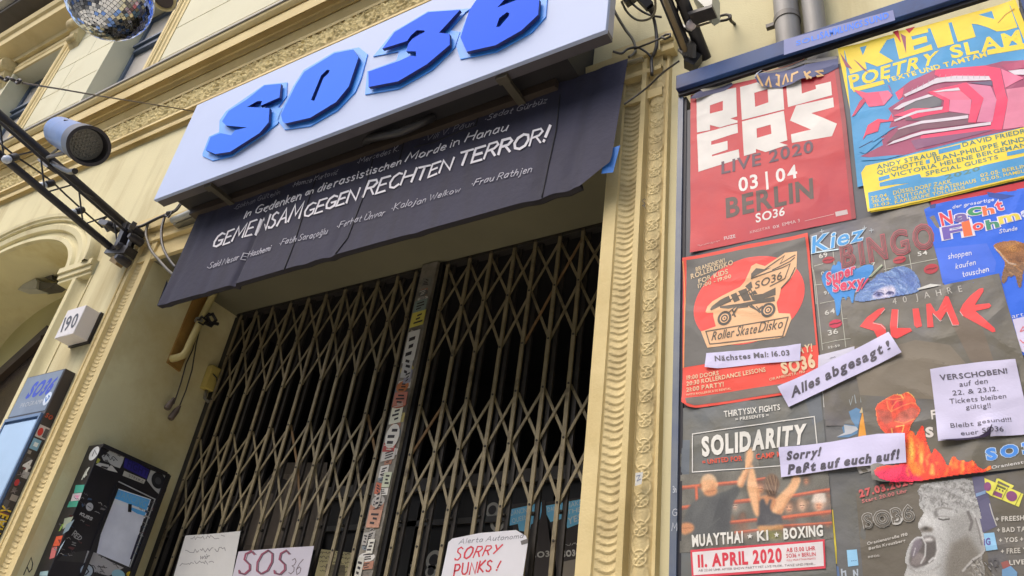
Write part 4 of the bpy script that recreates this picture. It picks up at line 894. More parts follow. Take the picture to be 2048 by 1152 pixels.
S.new(); S.ell(cv(*g6, [(392, 270)])[0], (10, -5), (-3.5, 13), (200, 204, 206)); S.stroke(cv(*g6, [(370, 300), (400, 230), (420, 280)]), 1.5, (90, 92, 96), 3)
S.new(); S.hand('AK', cv(*g7, [(815, 190), (860, 150), (840, 110), (885, 75)]), (186, 190, 180), 2)
qd([(750, 250), (840, 245), (820, 320), (735, 330)], (70, 164, 144)); qd([(725, 335), (815, 325), (790, 400), (700, 410)], (190, 186, 190)); qd([(740, 350), (790, 350), (770, 390)], (206, 140, 170), 2); qd([(690, 410), (780, 405), (760, 465), (665, 470)], (64, 150, 128))
qd([(640, 580), (730, 560), (690, 640), (620, 690)], (150, 160, 140)); qd([(610, 640), (640, 630), (600, 700), (580, 710)], (130, 160, 80)); qd([(660, 640), (740, 590), (680, 700), (620, 740)], (120, 140, 150)); qd([(560, 760), (625, 750), (590, 850), (520, 860)], (214, 92, 62)); qd([(575, 790), (605, 790), (590, 830)], (120, 50, 46), 2); qd([(515, 870), (570, 860), (540, 970), (490, 985)], (196, 110, 110)); qd([(600, 860), (650, 790), (620, 850), (560, 960)], (160, 180, 196)); qd([(400, 1110), (480, 1100), (470, 1150), (390, 1150)], (150, 180, 186))
S.parts('sticker', T)
# plank, conduit, cables with plugs, junction box on the reveal
m = MB(); p_ = [atx(332, 725, OX0), atx(357, 744, OX0), atx(418, 598, OX0), atx(392, 580, OX0)]
m.prism([p + Vector((.018, 0, 0)) for p in p_], (-.017, 0, 0), mat('ochre_board', (170, 134, 66), rough=.75, var=.15, scale=5, dark=(120, 78, 28), dscale=4, dlo=.4, dhi=.8)); tag(m.build('wall_board', bevel=.003), 'ochre painted board on the left reveal behind the conduit', 'board')
CON = mat('cream_conduit', (198, 184, 126), rough=.5, var=.1)
m = MB(); m.tube([atx(344, 717, -4.535), atx(352, 716, -4.50), atx(366, 711, -4.47), atx(373, 702, -4.465), atx(380, 686, -4.465), atx(403, 638, -4.465), atx(428, 586, -4.465), atx(430, 560, -4.465)], .024, CON, 14)
tag(m.build('conduit_pipe', smooth=50), 'cream conduit pipe with an elbow in front of the ochre board', 'pipe')
T = thing('plug_leads', atx(400, 650, -4.46), 'two dark plug leads hanging from the conduit clamp on the reveal', 'cable')
def Q(pts, x): return [atx(a, b, x) for a, b in pts]
CAB = mat('dark_cable', (66, 58, 50), rough=.5); CABG = mat('grey_cable', (112, 108, 96), rough=.5)
for pts in ([(394, 668), (385, 700), (372, 728), (362, 765), (352, 795), (347, 808)], [(400, 655), (392, 690), (384, 740), (372, 780), (358, 815)]):
    m = MB(); m.tube(Q(pts, -4.48), .0045, CAB, 8); m.build('lead', T, smooth=True)
for a, b in (((348, 796), (333, 818)), ((360, 812), (340, 838))):
    m = MB(); p, q = atx(*a, -4.48), atx(*b, -4.48); m.lathe(p, q - p, [(0, .008), (.02, .012), (.04, .019), ((q - p).length * .9, .021), ((q - p).length, .017)], mat('grey_plug', (104, 90, 82), rough=.5), 14); m.build('plug', T, smooth=40)
m = MB()
for k in range(3): m.tube(Q([(395 + 2 * k, 640), (404, 632 + k), (414 + k, 640 + 2 * k), (406, 648 + k), (396, 644)], -4.45 + .006 * k), .005, BLACKM, 8)
m.tube(Q([(410, 646), (422, 652), (432, 640), (425, 628), (414, 632), (420, 645), (436, 648)], -4.44), .012, BLACKM, 8); m.tube(Q([(408, 636), (418, 626), (428, 632)], -4.43), .005, BLACKM, 6); m.lathe(atx(396, 644, -4.465), atx(402, 636, -4.465) - atx(396, 644, -4.465), [(0, .028), (.02, .028)], mat('bright_clip', (170, 168, 160), rough=.3, metal=.6), 14)
m.build('clamp', T, smooth=40)
T = thing('junction_box', atx(425, 758, -4.5), 'small cream junction box by the left gate jamb', 'junction box')
p_ = atx(412, 778, -4.5); m = MB(); m.box((OX0 + .002, .64, 3.76), (-4.50, .715, 3.93), mat('ivory_box', (196, 176, 96), rough=.5, var=.1)); m.build('box', T, bevel=.006)
m = MB(); m.tube([Vector((-4.50, .66, 3.87)), Vector((-4.485, .69, 3.85)), Vector((-4.50, .72, 3.82))], .004, BLACKM, 6); m.build('cable_tail', T, smooth=True); m = MB(); m.tube([Vector((-4.53, .68, 3.76)), Vector((-4.52, .68, 3.70)), Vector((-4.50, .70, 3.68)), Vector((-4.49, .72, 3.70))], .011, CABG, 8); m.build('cable_tail', T, smooth=True)
# flood lamp under the arch
T = thing('flood_lamp', at(80, 565, .35), 'grey flood lamp with a visor mounted under the arch', 'lamp')
z6 = (0, 400, 5.689); yL = .34
LG = mat('grey_lamp_metal', (190, 190, 182), rough=.45, metal=.2, var=.1); LD = mat('dark_lamp_metal', (78, 74, 68), rough=.5)
m = MB()
def ZP(pts, y): return [at(a, b, y) for a, b in cv(*z6, pts)]
m.prism(ZP([(270, 840), (400, 795), (410, 860), (280, 910)], yL), (.02, .14, .01), LG); m.prism(ZP([(412, 800), (560, 775), (590, 860), (600, 910), (420, 862)], yL + .02), (.02, .16, .01), LD); m.build('lamp_body', T)
m = MB(); m.prism(ZP([(200, 1022), (260, 960), (400, 895), (420, 930), (410, 1010)], yL - .02), (.02, .10, .01), LG); m.prism(ZP([(410, 1022), (424, 932), (540, 940), (640, 945), (560, 1000)], yL), (.02, .10, .01), LD); m.build('reflector', T)
m = MB(); m.tube(ZP([(560, 800), (600, 870), (670, 930), (720, 960), (780, 1030)], yL + .12), .012, LD, 8); m.tube(ZP([(320, 850), (260, 830), (230, 815), (300, 800), (400, 795)], yL - .03), .006, LD, 6); m.build('bracket', T, smooth=40)
# ================================================================== rigging on the left
def truss(name, A, Bv, up, sid, n, label, clamp):
    A, Bv = Vector(A), Vector(Bv); T = thing(name, A, label, 'truss'); d = Bv - A
    offs = [Vector((0, 0, 0)), up, up * .5 + sid]
    for o, r in zip(offs, (.025, .027, .010)):
        m = MB(); m.tube([A + o, Bv + o], r, BLACKM, 14); m.build('chord', T, smooth=40)
    for k in range(n):
        for a, b in ((0, 1), (1, 2)):
            m = MB(); p = A + offs[a] + d * (k / n); q = A + offs[b] + d * ((k + .5) / n); r = A + offs[a] + d * ((k + 1) / n)
            m.tube([p, q], .0055, BLACKM, 6)
            if a == 0: m.tube([q, r], .0055, BLACKM, 6)
            m.build('lacing', T, smooth=40)
    clamp(T); return T
A0 = at(237, 508, -.05); E0 = at(-80, 242, -1.25); E0.x = A0.x + .05
upv = Vector((.0, 0, .215))
def clampL(T):
    m = MB()
    P = lambda a, b, y=-.09: at(a, b, y)
    m.prism([P(278, 470, -.02), P(284, 466, -.02), P(258, 512, -.02), P(250, 512, -.02)], (0, -.05, 0), BLACKM)
    m.bar(P(262, 452), P(240, 505), .05, .09, BLACKM); m.bar(P(205, 448), P(275, 460), .04, .07, BLACKM); m.bar(P(222, 505), P(262, 505), .06, .08, BLACKM); m.bar(P(228, 520), P(240, 528), .04, .05, mat('raw_wood', (150, 128, 92), rough=.8))
    for a, b in ((212, 445), (260, 455), (232, 488), (232, 512), (258, 470)):
        m.lathe(P(a, b, -.16), (0, 1, 0), [(0, .018), (.03, .03), (.10, .03)], BLACKM, 12)
    m.bar(P(268, 448, -.2), P(258, 470, -.05), .03, .03, LD)
    m.tube([P(205, 440), P(215, 432), P(225, 440), P(232, 455), P(215, 462), P(205, 445)], .008, BLACKM, 8); m.bar(P(262, 478, -.12), P(256, 492, -.1), .03, .02, mat('bright_shackle', (176, 182, 196), rough=.3, metal=.5)); m.build('wall_clamp', T, smooth=40)
truss('lighting_truss', A0, E0, upv, Vector((.10, .0, 0)), 4, 'black lighting truss reaching out from the left pier, carrying the spotlight', clampL)
# festoon of little lamps along it
m = MB(); m.tube([at(a, b, y) for a, b, y in ((-10, 278, -1.06), (30, 312, -.94), (70, 338, -.76), (103, 362, -.58), (130, 388, -.47), (163, 418, -.35), (205, 455, -.15))], .006, BLACKM, 8); tag(m.build('festoon_cable', smooth=True), 'black festoon cable running along the left truss', 'cable')
for (a, b, y), lb in zip(((30, 314, -.95), (103, 366, -.60), (163, 420, -.37)), ('festoon lamp furthest out on the left truss cable', 'festoon lamp in the middle of the left truss cable', 'festoon lamp nearest the wall on the left truss cable')):
    p = at(a, b, y); T = thing('festoon_lamp', p, lb, 'lamp', 'festoon lamps on the left truss')
    q = at(a - 10, b + 3, y - .02); dv = (q - p).normalized()
    m = MB(); m.lathe(p + dv * -.02, dv, [(0, .016), (.01, .024), (.05, .024), (.055, .018)], BLACKM, 12); m.build('socket', T, smooth=40)
    m = MB(); m.lathe(p + dv * .036, dv, [(0, .016), (.012, .024), (.03, .026), (.045, .018), (.052, .005)], mat('frosted_bulb', (206, 214, 226), rough=.3), 12); m.build('bulb', T, smooth=True)
# spotlight: black body, the sky's blue reflection put into its base colour
yS = -1.1; c0 = at(178, 292, yS); c1 = at(121, 264, yS + .22); ax = (c0 - c1); Ls = ax.length; rad = 40 / FPX * (c0 - CAMP).dot(-_b) * 1.02
T = thing('spotlight', c1, 'cylindrical spotlight, sky-blue reflection in its colour, black rim, hung from the left truss', 'spotlight')
SB = mat('sky_tinted_housing', (66, 112, 182), rough=.4, metal=.0, var=.14, scale=5, spec=.6, coat=.25)
m = MB(); m.lathe(c1, ax, [(0, rad * .76), (.006, rad * .9), (.03, rad * .95), (Ls * .75, rad * .96), (Ls * .8, rad * .96)], SB, 40); m.build('housing', T, smooth=30)
m = MB(); n_ = 40; a_ = ax.normalized()
m.lathe(c1, ax, [(Ls * .8, rad * .93), (Ls * .82, rad * 1.0), (Ls * 1.0, rad * 1.0), (Ls * 1.0, rad * .84), (Ls * .9, rad * .80)], mat('black_lamp_rim', (36, 32, 40), rough=.45), 40); m.build('rim', T, smooth=30)
m = MB(); m.lathe(c1 + a_ * Ls * .905, ax, [(0, rad * .79), (.004, rad * .78)], mat('dull_lens', (128, 126, 118), rough=.3), 32)
ea = a_.orthogonal().normalized(); eb = a_.cross(ea)
for i in range(-4, 5):
    for j in range(-4, 5):
        u, v = (i + .5 * (j % 2)) * rad * .17, j * rad * .15
        if math.hypot(u, v) < rad * .68: m.lathe(c1 + a_ * (Ls * .905 + .0045) + ea * u + eb * v, ax, [(0, rad * .055), (.006, rad * .05), (.010, rad * .025)], mat('lens_bead', (158, 156, 146), rough=.25), 8)
m.build('lens', T, smooth=40)
m = MB(); cm = c1 + ax * .45
hub = at(97, 322, -.66)
m.tube([cm + eb * rad * 1.0, at(130, 305, -.95), at(92, 316, -.72), hub], .012, mat('yoke_steel', (104, 100, 100), rough=.5), 8); m.tube([hub, at(125, 338, -.85), at(140, 344, -.95), at(150, 342, -1.0)], .015, BLACKM, 8); m.tube([hub, at(103, 308, -.8), at(116, 298, -.95)], .007, BLACKM, 6)
m.bar(at(90, 318, -.62), at(110, 334, -.62), .07, .07, LD); m.lathe(cm - _b * -.0 + Vector((0, 0, 0)) + (CAMP - cm).normalized() * rad * .88, (CAMP - cm), [(0, .03), (.012, .03), (.02, .012)], mat('wing_nut', (170, 150, 110), rough=.4, metal=.4), 12); m.build('yoke', T, smooth=40)
# mirror ball
yB = -1.7; cb = at(220, -3, yB); rb = 83 / FPX * (cb - CAMP).dot(-_b) * .985
T = thing('mirror_ball', cb, 'large mirror ball of small square facets hanging in front of the upper windows', 'mirror ball')
m = MB(); m.lathe(cb + Vector((0, 0, -rb * .985)), (0, 0, 1), [(rb * .985 * (1 - math.cos(math.pi * k / 24)), max(.002, rb * .975 * math.sin(math.pi * k / 24))) for k in range(25)], mat('ball_grout', (104, 108, 114), rough=.6), 40); m.build('core', T, smooth=True)
m = MB(); rg = random.Random(2)
MIR = []
for c, ro in (((214, 218, 224), .12), ((186, 192, 200), .16), ((120, 156, 226), .12), ((128, 132, 140), .2)):
    MIR.append(mat('mirror_facet', c, rough=ro, metal=1.0, var=.05))
nr = 34
for i in range(1, nr):
    th = math.pi * i / nr; n_ = max(4, int(2 * nr * math.sin(th)))
    for k in range(n_):
        ph = 2 * math.pi * k / n_
        nrm = Vector((math.sin(th) * math.cos(ph), math.sin(th) * math.sin(ph), math.cos(th)))
        if nrm.dot(CAMP - cb) < -.3 * (CAMP - cb).length: continue
        e1 = Vector((-math.sin(ph), math.cos(ph), 0)); e2 = nrm.cross(e1)
        w1 = math.pi * rb * math.sin(th) / n_ * .9; w2 = math.pi * rb / nr / 2 * .9
        j1 = Vector((rg.gauss(0, .03), rg.gauss(0, .03), rg.gauss(0, .03)))
        pl_ = []
        for sa, sb_ in ((-1, -1), (1, -1), (1, 1), (-1, 1)):
            o = e1 * (w1 * sa) + e2 * (w2 * sb_); pl_.append(cb + nrm * (rb + .001 + o.dot(j1)) + o)
        r = rg.random(); m.face(pl_, MIR[0 if r < .5 else 1 if r < .72 else 2 if r < .84 else 3])
m.build('facets', T)
m = MB(); m.tube([cb + Vector((0, 0, rb)), cb + Vector((0, .0, rb + 1.6))], .006, BLACKM, 6); m.lathe(cb + Vector((0, 0, rb)), (0, 0, 1), [(0, .04), (.03, .04), (.05, .015)], BLACKM, 14); m.build('hanger', T, smooth=40)
# dark bell lamp beside the ball
cl = at(330, -14, -1.3); r_ = 27 / FPX * (cl - CAMP).dot(-_b)
T = thing('bell_lamp', cl, 'dark round lamp shade with a pale rim right of the mirror ball', 'lamp')
m = MB(); m.lathe(cl + Vector((0, 0, -.03)), (-.05, .25, 1), [(0, r_ * .96), (.05, r_ * .9), (.16, r_ * .5), (.22, r_ * .3)], mat('brown_lamp_shade', (52, 40, 38), rough=.45), 30); m.build('shade', T, smooth=40)
m = MB(); ringp = [cl + Vector((0, 0, -.03)) + (Vector((1, 0, .05)).normalized() * math.cos(t) + Vector((0, 1, -.25)).normalized() * math.sin(t)) * r_ * .98 for t in [2 * math.pi * k / 36 for k in range(36)]]
m.tube(ringp, .009, mat('pale_rim', (190, 178, 130), rough=.5), 8, close=True); m.build('rim', T, smooth=True)
# stay wire with chain
T = thing('stay_wire', at(200, 190, -.7), 'thin stay wire with a chain end running to the left corner of the sign', 'wire')
m = MB(); m.tube([at(45, 166, -1.45), at(120, 178, -1.15), at(200, 192, -.85), at(300, 208, -.45), at(397, 224, -.02)], .0045, mat('rusty_wire', (92, 80, 64), rough=.6), 6); m.build('wire', T)
for k, (a, b) in enumerate(((2, 156), (14, 158), (26, 160), (37, 163))):
    m = MB(); c = at(a, b, -1.5); l_ = 8 / FPX * 4.2; u = (at(a + 10, b + 2, -1.5) - c).normalized(); v = u.cross(Vector((0, 1, 0))).normalized() if k % 2 else Vector((0, 1, 0))
    m.tube([c + u * (math.cos(t) * l_ * 1.0) + v * (math.sin(t) * l_ * .5) for t in [2 * math.pi * j / 14 for j in range(14)]], .006, mat('dark_chain', (60, 54, 50), rough=.5, metal=.4), 6, close=True); m.build('chain_link', T, smooth=True)
# ================================================================== rigging and cables on the right
A1 = at(1386, 132, -.06); E1 = at(1298, -60, -.62); E1 = Vector((A1.x - .02, E1.y, A1.z + .22))
def clampR(T):
    P = lambda a, b, y=-.1: at(a, b, y); m = MB()
    m.prism([P(1399, 72, -.03), P(1401, 72, -.03), P(1401, 132, -.03), P(1378, 138, -.03)], (0, -.05, 0), mat('grey_clamp_plate', (104, 100, 100), rough=.5))
    for k in range(5): m.tube([P(1366 + 4 * k, 72 + 3 * k, -.14), P(1372 + 4 * k, 92, -.17), P(1368 + 5 * k, 108 + k, -.15), P(1360 + 6 * k, 100, -.13)], .010, mat('coiled_cable', (92, 90, 88), rough=.4, var=.3), 8)
    m.bar(P(1376, 118, -.12), P(1396, 128, -.1), .06, .06, BLACKM); m.build('wall_clamp', T, smooth=40)
truss('lighting_truss', A1, E1, Vector((.055, 0, .02)), Vector((.03, .02, .03)), 3, 'black lighting truss at the top between sign and poster board', clampR)
m = MB(); m.tube([at(1322, -20, -.42), at(1340, 25, -.34), at(1355, 62, -.26), at(1368, 95, -.18), at(1378, 112, -.12)], .011, mat('tan_hose', (122, 106, 76), rough=.5, var=.2), 10); tag(m.build('tan_hose', smooth=True), 'tan hose strapped along the right truss', 'hose')
c = at(1382, 50, -.24); T = thing('globe_lamp', c, 'small white globe lamp at the foot of the right truss', 'lamp')
m = MB(); rr = 10.5 / FPX * (c - CAMP).dot(-_b); m.lathe(c + Vector((0, 0, -rr)), (0, 0, 1), [(rr * (1 - math.cos(math.pi * k / 14)), max(.001, rr * math.sin(math.pi * k / 14))) for k in range(15)], mat('opal_globe', (196, 188, 192), rough=.25), 24); m.build('globe', T, smooth=True)
m = MB(); m.tube([c + Vector((-.01, .03, .01)), at(1368, 54, -.2), at(1358, 46, -.2)], .008, LG, 8); m.build('arm', T, smooth=True)
def cable(name, pts, r, M, label, cat='cable'):
    m = MB(); P = [at(*p) for p in pts]; Q_ = []
    for i in range(len(P) - 1):                          # smooth through the points
        p0, p1, p2, p3 = P[max(i - 1, 0)], P[i], P[i + 1], P[min(i + 2, len(P) - 1)]
        for k in range(5):
            t = k / 5; Q_.append(.5 * ((2 * p1) + (p2 - p0) * t + (2 * p0 - 5 * p1 + 4 * p2 - p3) * t * t + (3 * p1 - p0 - 3 * p2 + p3) * t ** 3))
    Q_.append(P[-1]); m.tube(Q_, r, M, 8); return tag(m.build(name, smooth=True), label, cat)
BC = mat('black_cable', (58, 54, 50), rough=.45)
cable('cable', [(1222, 8, -.12), (1232, 28, -.1), (1250, 58, -.08), (1266, 80, -.07), (1271, 100, -.07), (1265, 110, -.08), (1258, 114, -.1)], .007, CABG, 'grey cable curving down from the right end of the sign to the banner corner')
cable('cable', [(1243, 3, -.15), (1255, 25, -.12), (1275, 40, -.1), (1298, 38, -.12), (1310, 22, -.2), (1310, -8, -.3)], .0055, CABG, 'grey cable in an open loop right of the sign')
cable('cable', [(1262, 5, -.14), (1280, 20, -.12), (1300, 30, -.1), (1322, 34, -.12)], .0055, BC, 'black cable crossing from the sign to the right truss')
cable('cable', [(1288, -6, -.2), (1299, 16, -.15), (1306, 32, -.1), (1312, 60, -.08), (1313, 90, -.07), (1308, 108, -.06), (1303, 118, -.055), (1304, 150, -.055)], .008, BC, 'thick black cable hanging right of the sign and running down the right surround')
cable('cable', [(1226, 103, -.14), (1243, 107, -.12), (1256, 98, -.1), (1275, 95, -.09), (1292, 104, -.08), (1302, 114, -.07)], .0055, BC, 'short black cable tied round the right corner of the banner')
cable('cable', [(1249, 208, -.14), (1275, 190, -.10), (1300, 170, -.10), (1325, 146, -.12), (1358, 122, -.16)], .0045, BC, 'thin dark wire slanting across the right surround below the truss')
m = MB(); m.bar(at(1250, -12, -.16), at(1262, 4, -.14), .05, .05, BLACKM); m.bar(at(1268, -20, -.22), at(1300, 14, -.16), .04, .04, BLACKM); m.lathe(at(1300, 14, -.16), at(1306, 26, -.13) - at(1300, 14, -.16), [(0, .02), (.03, .012)], BLACKM, 10); tag(m.build('cable_connector', smooth=30), 'black cable connectors at the top right of the sign', 'connector')
T = thing('guy_wire', at(1430, 42, -.1), 'rusty guy wire with a shackle fixed to the wall right of the right truss', 'wire')
m = MB(); m.tube([at(1392, 53, -.22), at(1436, 40, -.10)], .005, mat('rusty_wire', (92, 80, 64), rough=.6), 8); m.build('wire', T, smooth=True)
m = MB(); cc = [(1437, 40), (1440, 32), (1452, 29), (1461, 31), (1462, 36), (1452, 40), (1441, 42)]; m.tube([at(a, b, -.09) for a, b in cc], .006, mat('dark_chain', (60, 54, 50), rough=.5, metal=.4), 8, close=True); m.build('shackle', T, smooth=True)
m = MB(); m.tube([at(1459, 33, -.09), at(1462, 42, -.05), at(1469, 48, -.0)], .007, mat('dark_chain', (60, 54, 50), rough=.5, metal=.4), 8); m.build('wall_eye', T, smooth=True)
m = MB(); m.tube([at(1269, 98, -.1), at(1300, 86, -.12), at(1322, 76, -.16)], .005, BC, 6); m.tube([at(a, b, -.18) for a, b in ((1323, 74), (1332, 69), (1340, 68), (1341, 73), (1330, 78))], .006, BC, 6, close=True); tag(m.build('tie_rope', smooth=True), 'dark tie rope with a loop from the banner corner to the right truss', 'rope')
T = thing('flood_lamp', at(1400, 5, -.3), 'grey flood lamp with a dark visor at the top edge above the poster board', 'lamp')
m = MB(); P = lambda a, b, y=-.28: at(a, b, y)
m.prism([P(1380, -14), P(1424, -30), P(1424, 8), P(1412, 16)], (0, .1, .0), mat('grey_glass_lamp', (150, 156, 150), rough=.3)); m.build('lamp_body', T); m = MB(); m.prism([P(1374, 24, -.3), P(1424, 9, -.3), P(1424, 14, -.3), P(1378, 29, -.3)], (0, .06, 0), BLACKM); m.build('visor', T)
# pair of drainpipes
PIP = mat('grey_drainpipe', (138, 136, 132), rough=.5, var=.10, scale=6, dark=(104, 100, 92), dscale=4, dlo=.5, dhi=.8, streak=True)
for xa, r, y, lb in ((-.478, .050, -.055, 'left grey drainpipe with a clamp ring, above the poster board'), (-.372, .043, -.055, 'right grey drainpipe, slimmer than its neighbour, above the poster board')):
    T = thing('drainpipe', (xa, y, 2), lb, 'drainpipe', 'drainpipes behind the poster board')
    m = MB(); m.tube([Vector((xa, y, .2)), Vector((xa, y, 9))], r, PIP, 24); m.build('pipe', T, smooth=40)
    if r > .045:
        m = MB(); zc = at(1570, 48, y).z; m.lathe((xa, y, zc), (0, 0, 1), [(0, r + .004), (.03, r + .004)], mat('clamp_ring', (112, 108, 102), rough=.5), 24); m.bar((xa - r - .0, y, zc + .015), (xa - r - .035, y, zc + .015), .02, .02, LD); m.build('clamp_ring', T, smooth=40)
# ================================================================== the poster board
PB = -.13                                                # face of the board
T = thing('poster_board', (-.3, PB, .3), 'large framed poster board with a dark blue top rail right of the doorway', 'notice board')
RB = mat('dark_blue_board_paint', (50, 80, 134), rough=.5, var=.14, scale=4, spec=.25, dark=(48, 46, 80), dscale=3, dlo=.42, dhi=.7)
FB = mat('grey_blue_frame_paint', (104, 112, 124), rough=.45, var=.18, scale=5, dark=(70, 84, 112), dscale=3, dlo=.45, dhi=.7)
BB = mat('grimy_board', (86, 88, 94), rough=.6, var=.2, scale=5)
yr = -.172
r0, r1 = at(1352, 151, yr), at(1352, 178, yr); rtop, rbot = r0.z, r1.z; bx0 = r0.x; bx1 = .40
m = MB(); m.box((bx0, yr, rbot), (bx1, yr + .038, rtop), RB); m.build('top_rail', T, bevel=.003)
m = MB(); m.box((bx0 + .003, yr + .02, rbot - .02), (bx1 - .003, yr + .036, rbot - .001), mat('rail_underside_shade', (30, 28, 34), rough=.6)); m.build('rail_shade_strip', T)  # near-black strip stands in for the shade on the rail's underside
fx0, fx1 = at(1343, 900, PB - .01).x, at(1361, 900, PB - .01).x
m = MB(); m.box((fx0, PB - .012, .3), (fx1 - .008, PB + .06, rbot - .02), FB); m.box((fx1 - .0075, PB - .004, .3), (fx1 + .004, PB + .05, rbot - .02), mat('frame_gap', (34, 34, 44), rough=.6)); m.build('side_frame', T)
rx = at(2043, 20, PB - .012).x
m = MB(); m.box((rx + .006, PB - .014, .3), (rx + .10, PB + .06, rbot - .02), RB); m.build('side_frame', T)
m = MB(); zb = at(1520, 176, PB).z
m.box((fx1 + .0045, PB, .3), (rx + .005, PB + .012, zb), BB); m.build('backing_panel', T)
S = Sheet(plane_y(PB - .014)); G2 = mat('chalky_pen', (196, 200, 206), rough=.7)
for t, p in (('30', [(1346, 985), (1353, 985), (1345, 972), (1352, 972)]), ('G', [(1345, 1032), (1354, 1032), (1345, 1018), (1354, 1018)]), ('M', [(1344, 1062), (1354, 1062), (1344, 1046), (1354, 1046)])): S.hand(t, p, None, 1.2, M=G2)
S.build('pen_marks', parent=T)
S = Sheet(plane_y(yr - .002)); k1 = (1560, 20, 7.877)
S.base(cv(*k1, [(60, 470), (1780, 0), (1815, 160), (62, 710)]), (128, 136, 184), .001)
S.text('SOLI', cv(*k1, [(260, 560), (610, 455), (255, 490), (605, 385)]), (70, 130, 240), 1.5, bold=.03); S.text('SAMMLUNGS', cv(*k1, [(640, 455), (1300, 255), (630, 355), (1290, 160)]), (50, 122, 245), 1.5, bold=.03); S.text('SUND', cv(*k1, [(1340, 245), (1715, 120), (1330, 150), (1700, 30)]), (50, 122, 245), 1.5, bold=.03)
S.build('rail_label', parent=T)

GB = 'posters on the poster board'; GN = 'white notices pasted over the posters'
_sn = [0]
def sheet(y, amp=.0011, lifts=()):
    S = Sheet(plane_y(PB - y * .55)); _sn[0] += 1
    L = [(at(a, b, PB).x, at(a, b, PB).z, h, r) for a, b, h, r in lifts]
    S.mb.wav = waves(_sn[0] * 3.7, amp, L); return S
# ---- older grey sheets in the middle
S = sheet(.002); S.base([(1640, 770), (1740, 752), (1760, 960), (1735, 1170), (1668, 1170), (1650, 900)], (112, 112, 106), M=dull((112, 112, 106)))
k = (1640, 760, 5.236)
for a in ([(150, 130), (160, 280)], [(175, 280), (200, 140), (235, 285)], [(255, 280), (285, 130), (320, 260), (355, 120), (375, 240)], [(425, 90), (430, 230)]): S.stroke(cv(*k, a), 2.2, (150, 160, 164))
S.poly(cv(*k, [(300, 330), (380, 290), (440, 320), (410, 450), (390, 560), (300, 600), (180, 600), (250, 560), (230, 500), (260, 465), (370, 480), (330, 420)]), (96, 138, 176)); S.poly(cv(*k, [(250, 470), (380, 490), (400, 520), (330, 560), (170, 595), (260, 550)]), (190, 194, 200), 2); S.poly(cv(*k, [(440, 280), (475, 340), (495, 590), (400, 600), (420, 440), (440, 350), (415, 340)]), (232, 160, 60), 2); S.poly(cv(*k, [(440, 280), (462, 320), (450, 345), (415, 345)]), (206, 190, 150), 3)
S.poly(cv(*k, [(25, 120), (45, 115), (50, 210), (75, 215), (60, 285), (38, 285), (35, 230)]), (200, 200, 196), 2)
k = (1640, 940, 5.4318)
S.poly(cv(*k, [(290, 870), (400, 862), (418, 1035), (305, 1050)]), (146, 196, 228), 2); S.text('...', cv(*k, [(340, 990), (395, 985), (340, 960), (395, 955)]), (70, 90, 150), 3, bold=.03); S.poly(cv(*k, [(130, 430), (140, 430), (180, 850), (185, 1020), (165, 1020), (150, 800)]), (206, 188, 60), 2); S.poly(cv(*k, [(165, 1040), (200, 1050), (215, 1160), (165, 1160)]), (96, 120, 160), 2)
for a in ([(235, 1080), (240, 1150)], [(240, 1110), (275, 1100), (280, 1150)], [(365, 1090), (370, 1150)], [(370, 1100), (410, 1150), (405, 1080)]): S.stroke(cv(*k, a), 3.2, (176, 186, 196))
S.build('old_poster', 'torn older grey poster showing between the boxing poster and the flame poster', 'poster', GB)
# ---- red tour poster
S = sheet(.004, .0012, [(1383, 504, .006, .05)])
RED = (200, 64, 70)
S.base([(1381, 190), (1420, 178), (1600, 138), (1676, 128), (1692, 240), (1712, 437), (1560, 468), (1381, 507)], RED, M=RED_PRINT())
S.poly([(1676, 130), (1692, 240), (1712, 437), (1703, 438), (1684, 250), (1668, 131)], (150, 60, 66)); 
CW = (222, 218, 212)
def holed(S, outer, hole, col, l=1.2):
    S.n = (S.n + 1) % 7; h = (l + S.n * .05) * .0007; bm = bmesh.new()
    vo = [bm.verts.new((a, b, 0)) for a, b in outer]; vh = [bm.verts.new((a, b, 0)) for a, b in hole]
    es = [bm.edges.new((q[i], q[(i + 1) % len(q)])) for q in (vo, vh) for i in range(len(q))]
    bmesh.ops.triangle_fill(bm, edges=es, use_beauty=True); bm.verts.index_update()
    S.mb.add([S.m(v.co.x, v.co.y, h) for v in bm.verts], [tuple(v.index for v in f.verts) for f in bm.faces], ink(col)); bm.free()
holed(S, [(1393, 192), (1472, 175), (1474.4, 233), (1461, 237.5), (1475, 241.5), (1475, 245.5), (1440, 255), (1420, 250), (1420, 260), (1394, 265)], [(1420, 211), (1446, 202.5), (1446, 221), (1420, 227.5)], CW)
holed(S, [(1480, 174), (1564, 152), (1568.5, 218.5), (1484, 240)], [(1508.7, 186), (1535, 178), (1537, 205), (1510.5, 214)], CW)
S.poly([(1571, 152), (1601, 146), (1603.6, 187), (1632, 178), (1631, 170.5), (1661.6, 163), (1664, 190), (1576, 214)], CW)
S.poly([(1394, 269), (1475, 247.8), (1476, 266), (1422.5, 282.5), (1422.5, 290), (1455, 282), (1455.5, 299.5), (1424, 310), (1424, 313), (1477.5, 299), (1479, 317.5), (1397, 344)], CW)
holed(S, [(1484, 243), (1567.5, 221.5), (1575, 281), (1559, 286), (1576, 290.5), (1531, 304), (1512, 298), (1512, 305), (1488, 312)], [(1513, 257), (1541, 249), (1543, 267.5), (1514, 276)], CW)
S.poly([(1592, 211), (1666, 195), (1668, 214), (1622.5, 226), (1674, 247.5), (1664, 272.5), (1584, 286), (1582, 269), (1622.5, 259.5), (1580, 241)], CW)
